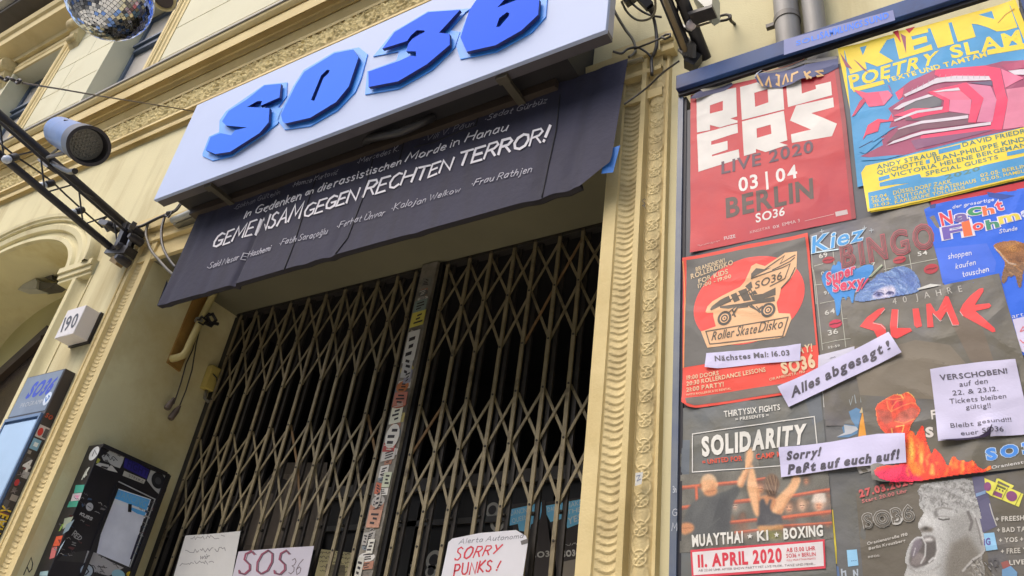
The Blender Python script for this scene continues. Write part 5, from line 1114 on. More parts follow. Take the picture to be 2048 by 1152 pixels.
S.text('LIVE 2020', [(1443.7, 348), (1626, 304), (1443.7, 324), (1625, 281)], (98, 74, 88), 2.2, bold=.02); S.text('03 | 04', [(1478.7, 384), (1594.5, 355), (1477, 357), (1592, 330)], (228, 224, 220), bold=.02); S.text('BERLIN', [(1454, 435), (1626, 396), (1452.5, 398), (1624, 358)], (92, 78, 74), bold=.03); S.text('SO36', [(1512.5, 445), (1569, 430), (1511, 428), (1569, 414)], (228, 224, 220), bold=.02)
S.text('FUZE', [(1449, 480), (1471, 475), (1448, 474), (1470, 469)], (220, 200, 200), bold=.02); S.text('KINGSTAR', [(1500, 467), (1540, 457), (1500, 462), (1540, 452)], (216, 180, 180)); S.text('ox', [(1546, 457), (1559, 454), (1545, 449), (1558, 446)], (220, 200, 200)); S.text('EMMA 3', [(1565, 452), (1600, 444), (1564, 446), (1599, 438)], (220, 190, 190)); S.stroke([(1610, 442), (1668, 428)], 1, (220, 170, 170)); S.poly([(1670, 424), (1694, 419), (1696, 428), (1672, 433)], (196, 180, 180)); S.scribble((1396, 493), (1440, 482), 3, .8, (220, 160, 160))
S.build('poster', 'red poster with big white block letters and BERLIN, at the upper left of the board', 'poster', GB)
# ---- torn strips above it
S = sheet(.008, .003, [(1400, 186, .015, .05)])
S.base([(1382, 200), (1396, 190), (1408, 184), (1462, 163), (1466, 170), (1450, 181), (1424, 189), (1400, 199), (1392, 201)], (92, 92, 122)); S.poly([(1403, 184), (1462, 161), (1464, 165), (1408, 187)], (196, 190, 174), 2)
S.build('paper_scrap', 'torn blue paper scrap at the top left corner of the red poster', 'paper scrap', 'torn scraps above the red poster')
S = sheet(.009, .004, [(1516, 160, .02, .05), (1600, 165, .012, .06)])
S.base([(1513, 162), (1521, 154), (1545, 146), (1600, 136), (1676, 112), (1677, 134), (1655, 146), (1628, 157), (1606, 161), (1585, 171), (1562, 176), (1528, 176), (1517, 170)], (96, 102, 140))
k = (1340, 120, 5.689)
S.poly(cv(*k, [(1090, 150), (1600, 0), (1900, -50), (1905, -20), (1500, 60), (1120, 180)]), (142, 140, 140), .5); S.stroke(cv(*k, [(1060, 140), (1110, 150), (1530, 0)]), 1.6, (220, 150, 130))
for a in ([(1010, 220), (1060, 310)], [(1100, 300), (1135, 220), (1150, 310)], [(1215, 180), (1245, 190), (1240, 290), (1215, 280)], [(1290, 280), (1325, 180), (1350, 260)], [(1460, 165), (1400, 190), (1390, 260)], [(1540, 160), (1570, 230)], [(1600, 155), (1555, 195), (1610, 220)], [(1740, 130), (1670, 145), (1735, 175), (1680, 195)]): S.stroke(cv(*k, a), 4.0, (226, 186, 130), 2)
S.stroke([(1514, 161), (1543, 114)], 1.8, (200, 206, 220), 6)
S.build('paper_scrap', 'torn blue paper strip with orange letters JACKS hanging over the top of the red poster', 'paper scrap', 'torn scraps above the red poster')
# ---- yellow and blue poster
S = sheet(.010, .0012, [(1680, 104, .008, .05), (1742, 426, .008, .05), (2031, 4, .006, .05)])
YL, BL_, HP, PK, MG = (246, 216, 64), (66, 152, 206), (240, 64, 108), (228, 116, 152), (162, 72, 108)
S.base([(1676, 100), (2031, 1), (2156, 322), (2048, 358), (1850, 404), (1742, 428)], YL)
S.poly([(1689, 104), (2020, 12), (2124, 262), (2048, 286), (1715, 374)], BL_)
k = (1660, 0, 5.237); r = (1820, 0, 8.86)
S.poly(cv(*k, [(155, 532), (305, 477), (345, 582), (405, 430), (630, 365), (515, 550), (665, 640), (495, 697), (368, 648), (385, 722), (210, 777)]), YL, 2)
S.poly(cv(*k, [(658, 338), (1015, 270), (1030, 337), (850, 385), (862, 420), (1010, 378), (1022, 440), (872, 482), (884, 526), (1060, 465), (1076, 520), (725, 622)]), YL, 2)
S.poly(cv(*k, [(1040, 270), (1230, 208), (1300, 460), (1130, 507)]), YL, 2)
S.poly(cv(*r, [(720, 335), (1090, 225), (1500, 345), (1430, 140), (1745, 55), (1905, 485), (1700, 545), (1540, 560), (1370, 490), (1200, 435), (1090, 420), (1165, 655), (850, 745)]), YL, 2)
for p in ([(660, 335), (715, 318), (745, 452)], [(790, 305), (892, 280), (830, 350)]): S.poly(cv(*k, p), (206, 40, 60), 3)
for p in ([(738, 352), (795, 385), (797, 560)], [(245, 620), (300, 660), (420, 775), (355, 735), (330, 712)], [(108, 565), (235, 725), (165, 700)]): S.poly(cv(*k, p), (150, 78, 110), 3)
S.stroke(cv(*r, [(1560, 410), (1700, 260), (1850, 170)]), 1.6, (190, 130, 50), 3)
S.text('POETRY', cv(*k, [(222, 925), (1082, 668), (198, 800), (1128, 538)]), YL, 2, bold=.03); S.text('SLAM', cv(*k, [(1285, 608), (2010, 455), (1255, 490), (1975, 318)]), YL, 2, bold=.03); S.text('TEXTE UND TAMTAM', cv(*k, [(592, 868), (1640, 590), (572, 826), (1622, 545)]), (232, 210, 80), 2, bold=.03)
S.poly(cv(*k, [(222, 925), (560, 842), (572, 880), (250, 966)]), YL, 2); S.poly(cv(*k, [(1642, 525), (2040, 450), (2060, 505), (1652, 576)]), YL, 2)
k = (1700, 120, 5.76)
S.poly(cv(*k, [(520, 375), (700, 240), (990, 112), (1560, 62), (1760, 12), (2004, 2), (2160, -20), (2330, 640), (2004, 770), (1200, 950), (440, 1140), (120, 1110), (380, 980), (360, 890), (520, 800), (400, 930), (500, 640), (440, 560), (620, 440)]), MG, 2)
S.poly(cv(*k, [(520, 375), (620, 320), (600, 430), (560, 460)]), HP, 3)
S.poly(cv(*k, [(990, 112), (1560, 65), (1730, 95), (1790, 380), (1820, 460), (1750, 800), (810, 920), (820, 870), (1300, 800), (1620, 760), (1640, 600), (1690, 460), (1640, 260), (1600, 180), (1030, 200), (975, 170)]), HP, 3)
for p, c in (([(1740, 100), (2004, 210), (1790, 320)], PK), ([(1800, 340), (2004, 310), (2240, 280), (2330, 640), (2004, 770), (1760, 800), (1820, 460)], (222, 130, 158)), ([(1350, 270), (1620, 300), (1690, 460), (1640, 715), (1460, 715), (1540, 440)], (216, 126, 160)), ([(1150, 460), (1400, 460), (1380, 625), (1140, 590)], (226, 128, 162)), ([(950, 370), (1250, 335), (1400, 460), (1150, 460)], (234, 116, 146)), ([(2004, 0), (2160, -20), (2190, 70), (1820, 120), (1740, 60)], (176, 70, 108)),
             ([(620, 590), (800, 600), (1120, 600), (1370, 620), (1330, 640), (800, 700), (640, 700), (620, 650)], (116, 84, 100)), ([(560, 800), (820, 735), (1360, 680), (1440, 730), (840, 800), (600, 880), (420, 960)], (124, 80, 98)), ([(700, 930), (820, 905), (1700, 790), (1500, 850), (760, 1030)], (136, 86, 122)), ([(640, 500), (900, 430), (1000, 420), (1060, 470), (1050, 530), (760, 590), (620, 600)], (100, 100, 108))):
    S.poly(cv(*k, p), c, 4)
for p in ([(880, 372), (1340, 260), (1540, 440), (1450, 722), (1360, 720), (1405, 460), (1250, 335), (960, 372)], [(900, 375), (970, 372), (1145, 455), (1140, 595), (1070, 600), (1085, 470)], [(500, 640), (720, 560), (1060, 555), (1140, 595), (760, 660)], [(700, 650), (1060, 570), (1000, 610), (720, 680)]): S.poly(cv(*k, p), HP, 5)
for p in ([(620, 400), (780, 320), (1000, 210), (1200, 182), (1600, 185), (1625, 232), (1100, 252), (960, 282), (640, 425)], [(498, 568), (600, 500), (900, 396), (965, 412), (760, 470), (560, 572)], [(505, 690), (760, 588), (1070, 538), (1062, 572), (780, 612), (515, 710)], [(545, 795), (820, 700), (1362, 635), (1362, 672), (830, 732), (560, 802)], [(408, 992), (500, 930), (830, 822), (1625, 712), (1622, 746), (850, 852), (430, 980)], [(950, 366), (1250, 318), (1272, 350), (1010, 372)], [(1820, 122), (2004, 108), (2180, 90), (2200, 160), (2004, 172), (1900, 172)]): S.poly(cv(*k, p), (216, 206, 216), 6)
for i in range(14): S.stroke(cv(*k, [(700 + i * 66, 372 - 160 * min(1, i / 5)), (720 + i * 64, 330 - 160 * min(1, i / 5))]), .8, (170, 150, 166), 7.2)
S.poly(cv(*k, [(1360, 262), (1640, 240), (1640, 298)]), (104, 92, 122), 6)
for p, c in (([(40, 340), (190, 378), (440, 350), (490, 405), (390, 522), (220, 540), (165, 460)], (232, 84, 122)), ([(330, 370), (440, 350), (490, 405), (390, 520)], (236, 112, 146)), ([(18, 660), (110, 480), (160, 430), (185, 470), (55, 640)], (196, 62, 98)), ([(145, 920), (205, 750), (320, 678), (440, 690), (480, 615), (505, 700), (350, 722), (322, 822), (190, 862)], (226, 66, 100)), ([(200, 420), (300, 400), (290, 450), (180, 480)], (184, 66, 100)), ([(430, 280), (460, 300), (500, 420)], (150, 96, 150))): S.poly(cv(*k, p), c, 4)
for p in ([(100, 960), (420, 790), (560, 760), (380, 850), (480, 800), (240, 960), (400, 890), (180, 1080), (110, 1060)], [(120, 1130), (440, 1100), (620, 1090), (420, 1140), (130, 1160)]): S.poly(cv(*k, p), BL_, 5)
S.stroke(cv(*k, [(110, 1010), (260, 930)]), 1.4, (30, 50, 100), 6)
k = (1700, 280, 5.885)
S.poly(cv(*k, [(130, 385), (185, 302), (480, 235), (1050, 100), (2048, -150), (2480, -250), (2540, 250), (2048, 440), (215, 860)]), YL, 6)
S.poly(cv(*k, [(212, 620), (640, 520), (1540, 310), (2048, 190), (2500, 90), (2540, 235), (2048, 420), (1000, 665), (236, 825)]), BL_, 7)
for p in ([(1038, 112), (1300, 50), (1302, 102), (1046, 165)], [(335, 440), (462, 408), (470, 452), (340, 484)], [(345, 502), (820, 398), (840, 440), (1110, 430), (1120, 455), (352, 548)], [(890, 238), (935, 226), (942, 270), (896, 282)], [(1845, 145), (2048, 98), (2400, 20), (2410, 70), (2048, 150), (1850, 190)]): S.poly(cv(*k, p), BL_, 7)
GT = (84, 130, 122)
for t, q in (('ANDY STRAUB', [(320, 345), (1020, 185), (312, 295), (1010, 137)]), ('DAVID FRIEDRICH', [(1330, 82), (2250, -128), (1318, 34), (2238, -176)]), ('QUICHOTTE', [(325, 408), (860, 288), (318, 362), (855, 243)]), ('JEAN-PHILIPPE KINDLER', [(985, 255), (2260, -36), (968, 205), (2244, -86)]), ('VICTORIA HELENE BERGEMANN', [(490, 440), (2160, 55), (478, 396), (2148, 8)]), ('SPECIAL GUESTS', [(895, 420), (1745, 222), (888, 374), (1735, 178)]), ('2020', [(1125, 465), (1530, 358), (1112, 415), (1522, 312)])): S.text(t, cv(*k, q), GT, 7.4, bold=.02)
for t, q in (('29.04.', [(250, 708), (452, 662), (246, 668), (448, 622)]), ('30.04.', [(262, 758), (480, 706), (258, 718), (476, 668)]), ('31.03.', [(280, 805), (490, 756), (276, 770), (486, 722)]), ('DÜSSELDORF ZAKK', [(512, 645), (1192, 505), (506, 602), (1186, 462)]), ('STUTTGART THEATERHAUS', [(526, 702), (1486, 500), (520, 660), (1478, 458)]), ('KARLSRUHE TOLLHAUS', [(532, 750), (1352, 575), (526, 712), (1346, 540)]), ('02.05.', [(1540, 442), (1768, 392), (1532, 402), (1760, 352)]), ('BERLIN', [(1800, 384), (2080, 322), (1792, 344), (2072, 284)]), ('03.05.', [(1550, 495), (1782, 444), (1542, 457), (1774, 406)]), ('HAMBURG', [(1812, 436), (2160, 360), (1806, 398), (2152, 324)])): S.text(t, cv(*k, q), (222, 202, 84), 8, bold=.015)
S.build('poster', 'bright yellow and blue poetry slam poster with a pink screaming mouth, upper right', 'poster', GB)
# ---- dark bingo poster
S = sheet(.003); GR_ = (112, 107, 94)
S.base([(1619, 470), (1700, 444), (1855, 402), (1930, 560), (1990, 800), (1800, 850), (1652, 852)], GR_, M=dull(GR_, (98, 98, 112)))
k = (1600, 540, 7.2); e = (1536, 360, 4.0); LN = (186, 186, 172)
for a in ([(195, 0), (232, 250), (265, 600), (325, 1152)], [(580, 430), (660, 1110)], [(290, 480), (490, 442), (700, 395)], [(615, 706), (745, 688)], [(320, 1060), (620, 1000), (780, 980)], [(210, 215), (310, 205)]): S.stroke(cv(*k, a), 1.3, LN)
for a in ([(350, 600), (352, 680), (372, 840), (385, 990)], [(370, 690), (440, 670)], [(930, 640), (945, 740)], [(1130, 600), (1150, 715)], [(930, 720), (1150, 670), (1350, 630)], [(520, 560), (530, 680)]): S.stroke(cv(*e, a), 1.3, LN)
for t, q in (('69', [(412, 628), (478, 612), (405, 592), (470, 577)]), ('0', [(428, 765), (452, 760), (424, 738), (448, 732)]), ('97', [(450, 918), (500, 908), (446, 892), (496, 880)]), ('54', [(1200, 610), (1275, 594), (1195, 578), (1270, 564)]), ('7', [(830, 690), (860, 684), (826, 664), (856, 658)])): S.text(t, cv(*e, q), (210, 208, 200), 2, bold=.02)
for t, q in (('64', [(365, 650), (505, 618), (352, 588), (495, 552)]), ('36', [(408, 942), (552, 915), (398, 872), (540, 846)]), ('52-59', [(405, 1138), (575, 1105), (400, 1105), (570, 1072)])): S.text(t, cv(*k, q), (206, 204, 196), 2, bold=.02)
for c_, u, v in (((484, 640), (48, -10), (6, 26)), ((1052, 640), (52, -12), (6, 28)), ((1305, 710), (58, -14), (8, 38))):
    S.ell(cv(*e, [c_])[0], (u[0] / 4, u[1] / 4), (v[0] / 4, v[1] / 4), (176, 52, 64), 2); S.stroke(cv(*e, [(c_[0] - 40, c_[1] + 8), (c_[0] - 10, c_[1] - 2), (c_[0] + 10, c_[1]), (c_[0] + 40, c_[1] - 12)]), 1.5, (96, 50, 54), 3)
S.ell(cv(*k, [(512, 775)])[0], (13, -3), (2, 8), (206, 52, 84), 2); S.stroke(cv(*k, [(430, 790), (500, 770), (530, 772), (600, 745)]), 1.6, (110, 50, 60), 3)
S.poly(sm(cv(*e, [(425, 770), (470, 720), (500, 740), (520, 672), (545, 690), (562, 640), (600, 690), (640, 680), (700, 720), (790, 670), (860, 690), (800, 800), (720, 860), (690, 900), (684, 985), (668, 985), (655, 930), (630, 935), (625, 970), (612, 935), (585, 940), (578, 1060), (560, 1090), (545, 1080), (535, 960), (510, 930), (470, 880), (440, 830)]), 1), (58, 142, 216), 3)
BQ = cv(*e, [(598, 702), (1338, 528), (580, 528), (1300, 345)])
S.text('BINGO', BQ, (186, 84, 96), 3.4, bold=.045, gap=.24); S.text('BINGO', BQ, (92, 84, 80), 4.4, bold=.018, gap=.24); S.text('BINGO', BQ, (168, 78, 90), 5.2, bold=-.006, gap=.24); S.text('BINGO', BQ, (100, 88, 84), 6.0, bold=-.03, gap=.24)
KQ = cv(*e, [(372, 578), (768, 474), (342, 462), (752, 362)])
S.text('Kiez', KQ, (206, 226, 236), 5.6, bold=.05, gap=.14, shear=.25); S.text('Kiez', KQ, (74, 158, 222), 6.6, bold=.015, gap=.14, shear=.25); S.stroke(cv(*e, [(375, 580), (560, 555)]), 2.6, (206, 226, 236), 5.6)
for x, y in ((432, 412), (772, 382), (826, 402)): S.stroke(cv(*e, [(x - 16, y + 3), (x + 16, y - 3)]), 1, (190, 200, 206), 6); S.stroke(cv(*e, [(x - 2, y - 16), (x + 2, y + 16)]), 1, (190, 200, 206), 6)
# portrait with blue hair, only the eyes showing
K = lambda p: cv(*e, p)
hair = sm(K([(690, 985), (700, 920), (750, 850), (850, 790), (880, 750), (960, 735), (1030, 688), (1120, 696), (1185, 750), (1222, 830), (1212, 885), (1170, 905), (1000, 935)]), 1)
C_ = Canvas(1700, 525, 1850, 612, 1.6, (104, 136, 190), hair, 3)
rg = random.Random(31)
for i in range(150):
    x, y = rg.uniform(700, 1210), rg.uniform(690, 960); a = -.9 + (x - 700) / 520 * 2.2 + rg.uniform(-.3, .3); L_ = rg.uniform(30, 110)
    C_.line(K([(x, y), (x + L_ * .5 * math.cos(a) + 6, y + L_ * .5 * math.sin(a)), (x + L_ * math.cos(a + .4), y + L_ * math.sin(a + .4))]), rg.uniform(1.2, 3), rg.choice([(70, 96, 160), (150, 176, 214), (84, 112, 180), (178, 194, 222), (60, 84, 146)]), .6, 1.6)
C_.poly(K([(1060, 740), (1160, 730), (1200, 800), (1190, 880), (1080, 830)]), (66, 92, 164), 5, .5)
C_.poly(sm(K([(824, 956), (846, 905), (890, 868), (960, 846), (1010, 850), (1022, 880), (1014, 934)]), 1), (214, 208, 226), 2.4)
C_.poly(K([(930, 850), (1000, 848), (960, 880)]), (150, 160, 200), 3, .6)
for p in ([(846, 918), (872, 898), (908, 900), (926, 914), (900, 932), (862, 936)], [(944, 912), (968, 892), (1004, 900), (1000, 914), (962, 918)]): C_.poly(K(p), (104, 112, 172), 2, .95); C_.line(K(p[:4]), 2.2, (58, 60, 112), .9)
C_.blob(K([(886, 916)])[0], 3.4, 3, (40, 44, 90)); C_.blob(K([(974, 905)])[0], 3.2, 2.6, (40, 44, 90)); C_.line(K([(846, 900), (890, 880), (925, 890)]), 1.6, (110, 116, 168), .8); C_.line(K([(915, 930), (930, 945), (950, 935)]), 1.4, (170, 160, 196), .8)
C_.grain(.05); S.printed(C_.done(), 4)
S.poly(cv(*e, [(1190, 870), (1300, 830), (1390, 840), (1200, 880)]), (206, 206, 200), 6); S.poly(cv(*e, [(800, 780), (910, 672), (918, 690), (830, 775)]), (150, 164, 140), 5); S.stroke(cv(*e, [(810, 775), (910, 682)]), 1.2, (206, 206, 180), 6)
for t, q in (('Super', [(478, 838), (702, 742), (460, 752), (690, 668)]), ('Sexy', [(532, 892), (765, 848), (512, 812), (760, 762)])):
    q = cv(*e, q); S.text(t, q, (228, 214, 226), 7, bold=.07, gap=.14, shear=.2); S.text(t, q, (222, 66, 104), 8, bold=.035, gap=.14, shear=.2)
S.stroke(cv(*e, [(745, 870), (770, 830), (800, 790)]), 2.8, (222, 66, 104), 8)
S.build('poster', 'dark Kiez BINGO poster with neon letters and blue haired face, in the middle', 'poster', GB)
# ---- red edge under the yellow poster, blue market poster
S = sheet(.004); S.base([(1860, 402), (1960, 382), (2060, 360), (2062, 376), (1960, 394), (1864, 414)], (190, 44, 58)); S.build('paper_scrap', 'narrow red poster edge showing under the yellow poster', 'paper scrap', 'torn scraps above the red poster')
S = sheet(.0065); k = (1840, 380, 5.236); BU = (44, 104, 222)
S.base([(1848, 419), (1868, 409), (1900, 402), (1962, 391), (2060, 374), (2130, 690), (2030, 715), (1890, 574), (1870, 500)], BU)
S.poly(cv(*k, [(160, 610), (700, 560), (800, 760), (780, 860), (240, 980)]), (62, 110, 226), .4); S.poly(cv(*k, [(700, 20), (1000, 60), (860, 100), (720, 70)]), (30, 70, 160), .4); S.poly(cv(*k, [(100, 160), (170, 140), (160, 190), (110, 195)]), (30, 60, 130), .4)
S.hand('der großartige'.replace('ß', 's'), cv(*k, [(345, 192), (775, 112), (340, 160), (770, 82)]), (206, 214, 236), 1.3)
for c, q, col in (('N', [(235, 372), (342, 345), (205, 248), (318, 218)], (222, 60, 78)), ('a', [(375, 338), (505, 318), (372, 258), (492, 244)], (112, 92, 160)), ('c', [(512, 272), (640, 248), (504, 192), (632, 176)], (52, 146, 92)), ('h', [(672, 265), (776, 240), (655, 178), (758, 158)], (238, 110, 62)), ('t', [(812, 218), (876, 205), (782, 135), (848, 116)], (226, 74, 92)), ('F', [(262, 515), (440, 478), (240, 396), (420, 360)], (108, 88, 176)), ('l', [(478, 480), (532, 470), (450, 340), (500, 326)], (238, 110, 58)), ('o', [(560, 425), (662, 405), (555, 355), (655, 340)], (232, 68, 76)), ('h', [(710, 415), (826, 385), (690, 322), (802, 300)], (56, 140, 108)), ('m', [(842, 355), (1042, 305), (825, 285), (1020, 246)], (222, 202, 74)), ('a', [(1085, 290), (1180, 270), (1070, 225), (1170, 205)], (196, 210, 236))):
    q = cv(*k, q); S.text(c, q, (222, 218, 232), 2, bold=.075, box=True); S.text(c, q, col, 3, bold=.03, box=True)
for t, q, w_ in (('Stunde', [(835, 455), (1020, 418), (830, 415), (1015, 380)], 1.3), ('shoppen', [(300, 722), (540, 678), (292, 668), (532, 628)], 1.4), ('kaufen', [(380, 826), (585, 778), (372, 772), (578, 728)], 1.4), ('tauschen', [(450, 912), (722, 852), (440, 855), (712, 800)], 1.4)): S.hand(t, cv(*k, q), (214, 218, 234), w_)
BR_ = (150, 98, 52)
K = lambda p: cv(*k, p)
shp = sm(K([(762, 592), (800, 560), (860, 540), (1000, 528), (1089, 558), (1200, 600), (1200, 780), (1120, 800), (1080, 840), (1060, 1040), (1020, 1000), (1000, 880), (950, 920), (930, 890), (885, 990), (850, 960), (866, 850), (900, 770), (840, 680)]), 1)
C_ = Canvas(1984, 478, 2068, 582, 1.6, (150, 98, 52), shp, 8)
C_.poly(K([(840, 780), (1200, 770), (1200, 1100), (840, 1100)]), (124, 94, 70), 5, .9); rg = random.Random(3)
for i in range(70):
    x, y = rg.uniform(770, 1180), rg.uniform(540, 1000); a = rg.uniform(.1, .9); L_ = rg.uniform(20, 70)
    C_.line(K([(x, y), (x + L_, y + L_ * a)]), rg.uniform(1, 2.6), rg.choice([(196, 140, 66), (110, 66, 32), (176, 118, 62), (90, 60, 40), (206, 170, 120)]), .6, 1.4)
C_.line(K([(775, 605), (830, 650), (880, 715), (930, 765), (1000, 780)]), 3, (206, 186, 168), .8, 2); C_.blob(K([(960, 600)])[0], 14, 8, (196, 140, 72), .7); C_.blob(K([(1040, 720)])[0], 12, 7, (96, 58, 30), .7); C_.grain(.08)
S.printed(C_.done(), 2)
k = (1840, 560, 5.236); S.text('arten', cv(*k, [(965, 405), (1180, 360), (960, 360), (1170, 315)]), (206, 212, 232), 2); S.poly(cv(*k, [(970, 415), (1089, 385), (1400, 330), (1500, 700), (1089, 760), (1050, 740), (1010, 560)]), (206, 200, 226), 2)
for a in ([(1050, 540), (1080, 490), (1100, 520), (1060, 540)], [(1050, 630), (1080, 660), (1110, 640)], [(1090, 700), (1110, 690)]): S.stroke(cv(*k, a), 2, (216, 120, 130), 3)
S.build('poster', 'bright blue flea market poster with coloured letters and a brown mushroom, at the right', 'poster', GB)
# ---- big dark poster with fist and flames
S = sheet(.0100, .0016, [(1750, 962, .012, .05), (1900, 950, .006, .06)])
S.base([(1693, 627), (1800, 596), (1885, 571), (1998, 547), (2012, 600), (2050, 725), (2110, 925), (2048, 936), (1920, 950), (1838, 960), (1800, 966), (1765, 966), (1746, 962), (1722, 800)], (114, 108, 93), M=dull((114, 108, 93)))
S.poly([(1700, 690), (1760, 700), (1830, 680), (1900, 690), (1960, 760), (1880, 800), (1720, 790)], (122, 113, 98), .4); S.poly([(1890, 620), (1960, 640), (2000, 760), (1940, 720)], (118, 106, 92), .4)
S.text('40 JAHRE', [(1786, 609), (1925, 583), (1784, 597), (1922, 571)], (190, 186, 178), 1.4, gap=.75)
k = (1536, 576, 4.0); RO = (244, 76, 76)
for p in ([(880, 170), (925, 155), (938, 170), (840, 275), (910, 290), (942, 320), (945, 360), (925, 400), (875, 400), (848, 345), (735, 310), (790, 235)], [(990, 168), (1042, 170), (1032, 320), (1140, 322), (1152, 345), (1030, 405), (985, 390), (975, 300)], [(1155, 165), (1205, 162), (1232, 305), (1190, 320), (1170, 300)], [(1265, 130), (1300, 122), (1342, 190), (1362, 180), (1420, 68), (1445, 72), (1532, 292), (1500, 305), (1478, 300), (1428, 190), (1380, 262), (1312, 195), (1325, 312), (1275, 316)], [(1690, 5), (1722, 0), (1724, 25), (1655, 135), (1770, 122), (1786, 140), (1770, 160), (1660, 185), (1815, 325), (1820, 350), (1795, 356), (1560, 225), (1534, 185), (1560, 130), (1620, 60)]): S.poly(cv(*k, p), RO, 2)
for p in ([(935, 170), (905, 205)], [(840, 280), (905, 295), (940, 330)], [(1042, 175), (1036, 320)], [(1320, 205), (1378, 266), (1390, 258)], [(1432, 195), (1478, 300), (1525, 300)], [(1560, 225), (1535, 190)]): S.stroke(cv(*k, p), 1.1, (224, 200, 196), 3)
k = (1640, 760, 5.236)
K = lambda p: cv(*k, p)
fist = sm(K([(578, 268), (690, 194), (745, 166), (800, 144), (850, 158), (880, 138), (912, 120), (975, 160), (1003, 215), (1004, 252), (1054, 300), (1042, 352), (1000, 405), (955, 470), (932, 540), (900, 575), (700, 570), (640, 520), (603, 450), (588, 370)]), 1)
C_ = Canvas(1746, 780, 1846, 874, 1.5, (224, 80, 58), fist, 6)
for p, c, al in (([(590, 310), (700, 320), (745, 330), (760, 430), (690, 470), (620, 400)], (188, 92, 76), .9), ([(830, 345), (960, 282), (1040, 320), (985, 410), (880, 450), (780, 430)], (186, 98, 82), .9), ([(740, 200), (830, 205), (900, 250), (860, 310), (770, 300)], (210, 58, 62), .9), ([(640, 470), (760, 480), (800, 560), (700, 560)], (206, 74, 58), .8), ([(900, 160), (970, 190), (980, 240), (900, 230)], (236, 92, 60), .9)): C_.poly(K(p), c, 4, al)
for a in ([(578, 268), (690, 194), (745, 166), (800, 144), (850, 158)], [(880, 138), (912, 120), (975, 160), (1003, 215), (1004, 252)], [(1004, 252), (1054, 300), (1042, 352), (955, 470), (932, 540)], [(580, 275), (590, 370), (603, 450), (640, 520), (690, 565)], [(700, 225), (715, 300), (745, 330)], [(850, 158), (878, 205), (800, 225), (755, 285), (745, 330)], [(745, 330), (870, 268), (960, 240), (1004, 250)], [(690, 196), (760, 205), (860, 190)], [(880, 140), (890, 190)], [(780, 430), (880, 455), (985, 410)]): C_.line(K(a), 1.8, (250, 150, 84), .8, 1.8)
for a in ([(790, 148), (850, 160), (872, 190)], [(905, 124), (950, 145), (988, 185)], [(750, 510), (758, 560)], [(800, 490), (880, 475), (862, 545)]): C_.line(K(a), 2, (252, 216, 110), .85, 1.6)
C_.grain(.04); C_.patches(.06, 3); S.printed(C_.done(), 2)
k = (1536, 864, 4.0)
fl_ = sm(K([(1068, 44), (1100, -6), (1160, -14), (1182, 40), (1200, -10), (1240, -60), (1252, 0), (1264, 60), (1292, 140), (1312, 186), (1330, 126), (1352, 150), (1400, 196), (1440, 296), (1468, 212), (1490, 192), (1530, 240), (1560, 222), (1600, 254), (1640, 222), (1684, 288), (1740, 302), (1780, 258), (1792, 312), (1500, 353), (1150, 402), (930, 405), (843, 336), (888, 278), (1100, 260)]), 1)
C_ = Canvas(1744, 845, 1986, 968, 1.7, (236, 70, 46), fl_, 11); rg = random.Random(17)
C_.poly(K([(840, 330), (1000, 280), (1110, 255), (1180, 320), (1250, 400), (900, 420)]), (230, 46, 92), 8, .95)
for i in range(90):
    x = rg.uniform(1100, 1780); y = 360 - (x - 1100) * .05 - rg.random() ** 1.6 * (330 if x < 1320 else 130); h_ = rg.uniform(30, 90)
    C_.line(K([(x, y), (x + rg.uniform(-14, 14), y - h_ * .5), (x + rg.uniform(-22, 22), y - h_)]), rg.uniform(2, 7), rg.choice([(250, 120, 46), (246, 96, 44), (252, 160, 60), (232, 58, 50), (216, 48, 52), (250, 190, 84)]), .55, 5)
for p, c in (([(1110, 250), (1118, 60), (1150, 10), (1184, 140), (1174, 240), (1240, 340), (1150, 330)], (250, 140, 48)), ([(1130, 130), (1150, 40), (1166, 170), (1150, 260)], (252, 214, 96)), ([(1205, 150), (1235, 50), (1258, 150), (1232, 260), (1250, 310), (1205, 290)], (250, 128, 52)), ([(1215, 190), (1228, 140), (1242, 220), (1226, 270)], (252, 220, 110)), ([(1740, 292), (1775, 258), (1786, 302), (1755, 314)], (250, 160, 50)), ([(1290, 340), (1312, 260), (1332, 350)], (252, 190, 90)), ([(1480, 290), (1502, 230), (1530, 300)], (250, 130, 56))): C_.poly(K(p), c, 4, .85)
C_.grain(.06); S.printed(C_.done(), 2)
k = (1840, 700, 5.236)
S.text('F', cv(*k, [(125, 725), (165, 720), (115, 635), (160, 628)]), (214, 208, 200), 2, bold=.03); S.text('S', cv(*k, [(70, 910), (135, 905), (62, 815), (128, 810)]), (214, 208, 200), 2, bold=.05)
q = cv(*k, [(715, 1150), (1330, 1050), (695, 1045), (1310, 940)])
S.text('SO36', q, (190, 214, 240), 2, bold=.09, gap=.3); S.text('SO36', q, (76, 142, 226), 3, bold=.05, gap=.3)
S.text('Oranienstr. 190', [(1984, 938), (2080, 921), (1983, 932), (2079, 915)], (206, 204, 200), 2, bold=.02)
S.build('poster', 'dark poster with red SLIME lettering, a burning raised fist and flames', 'poster', GB)
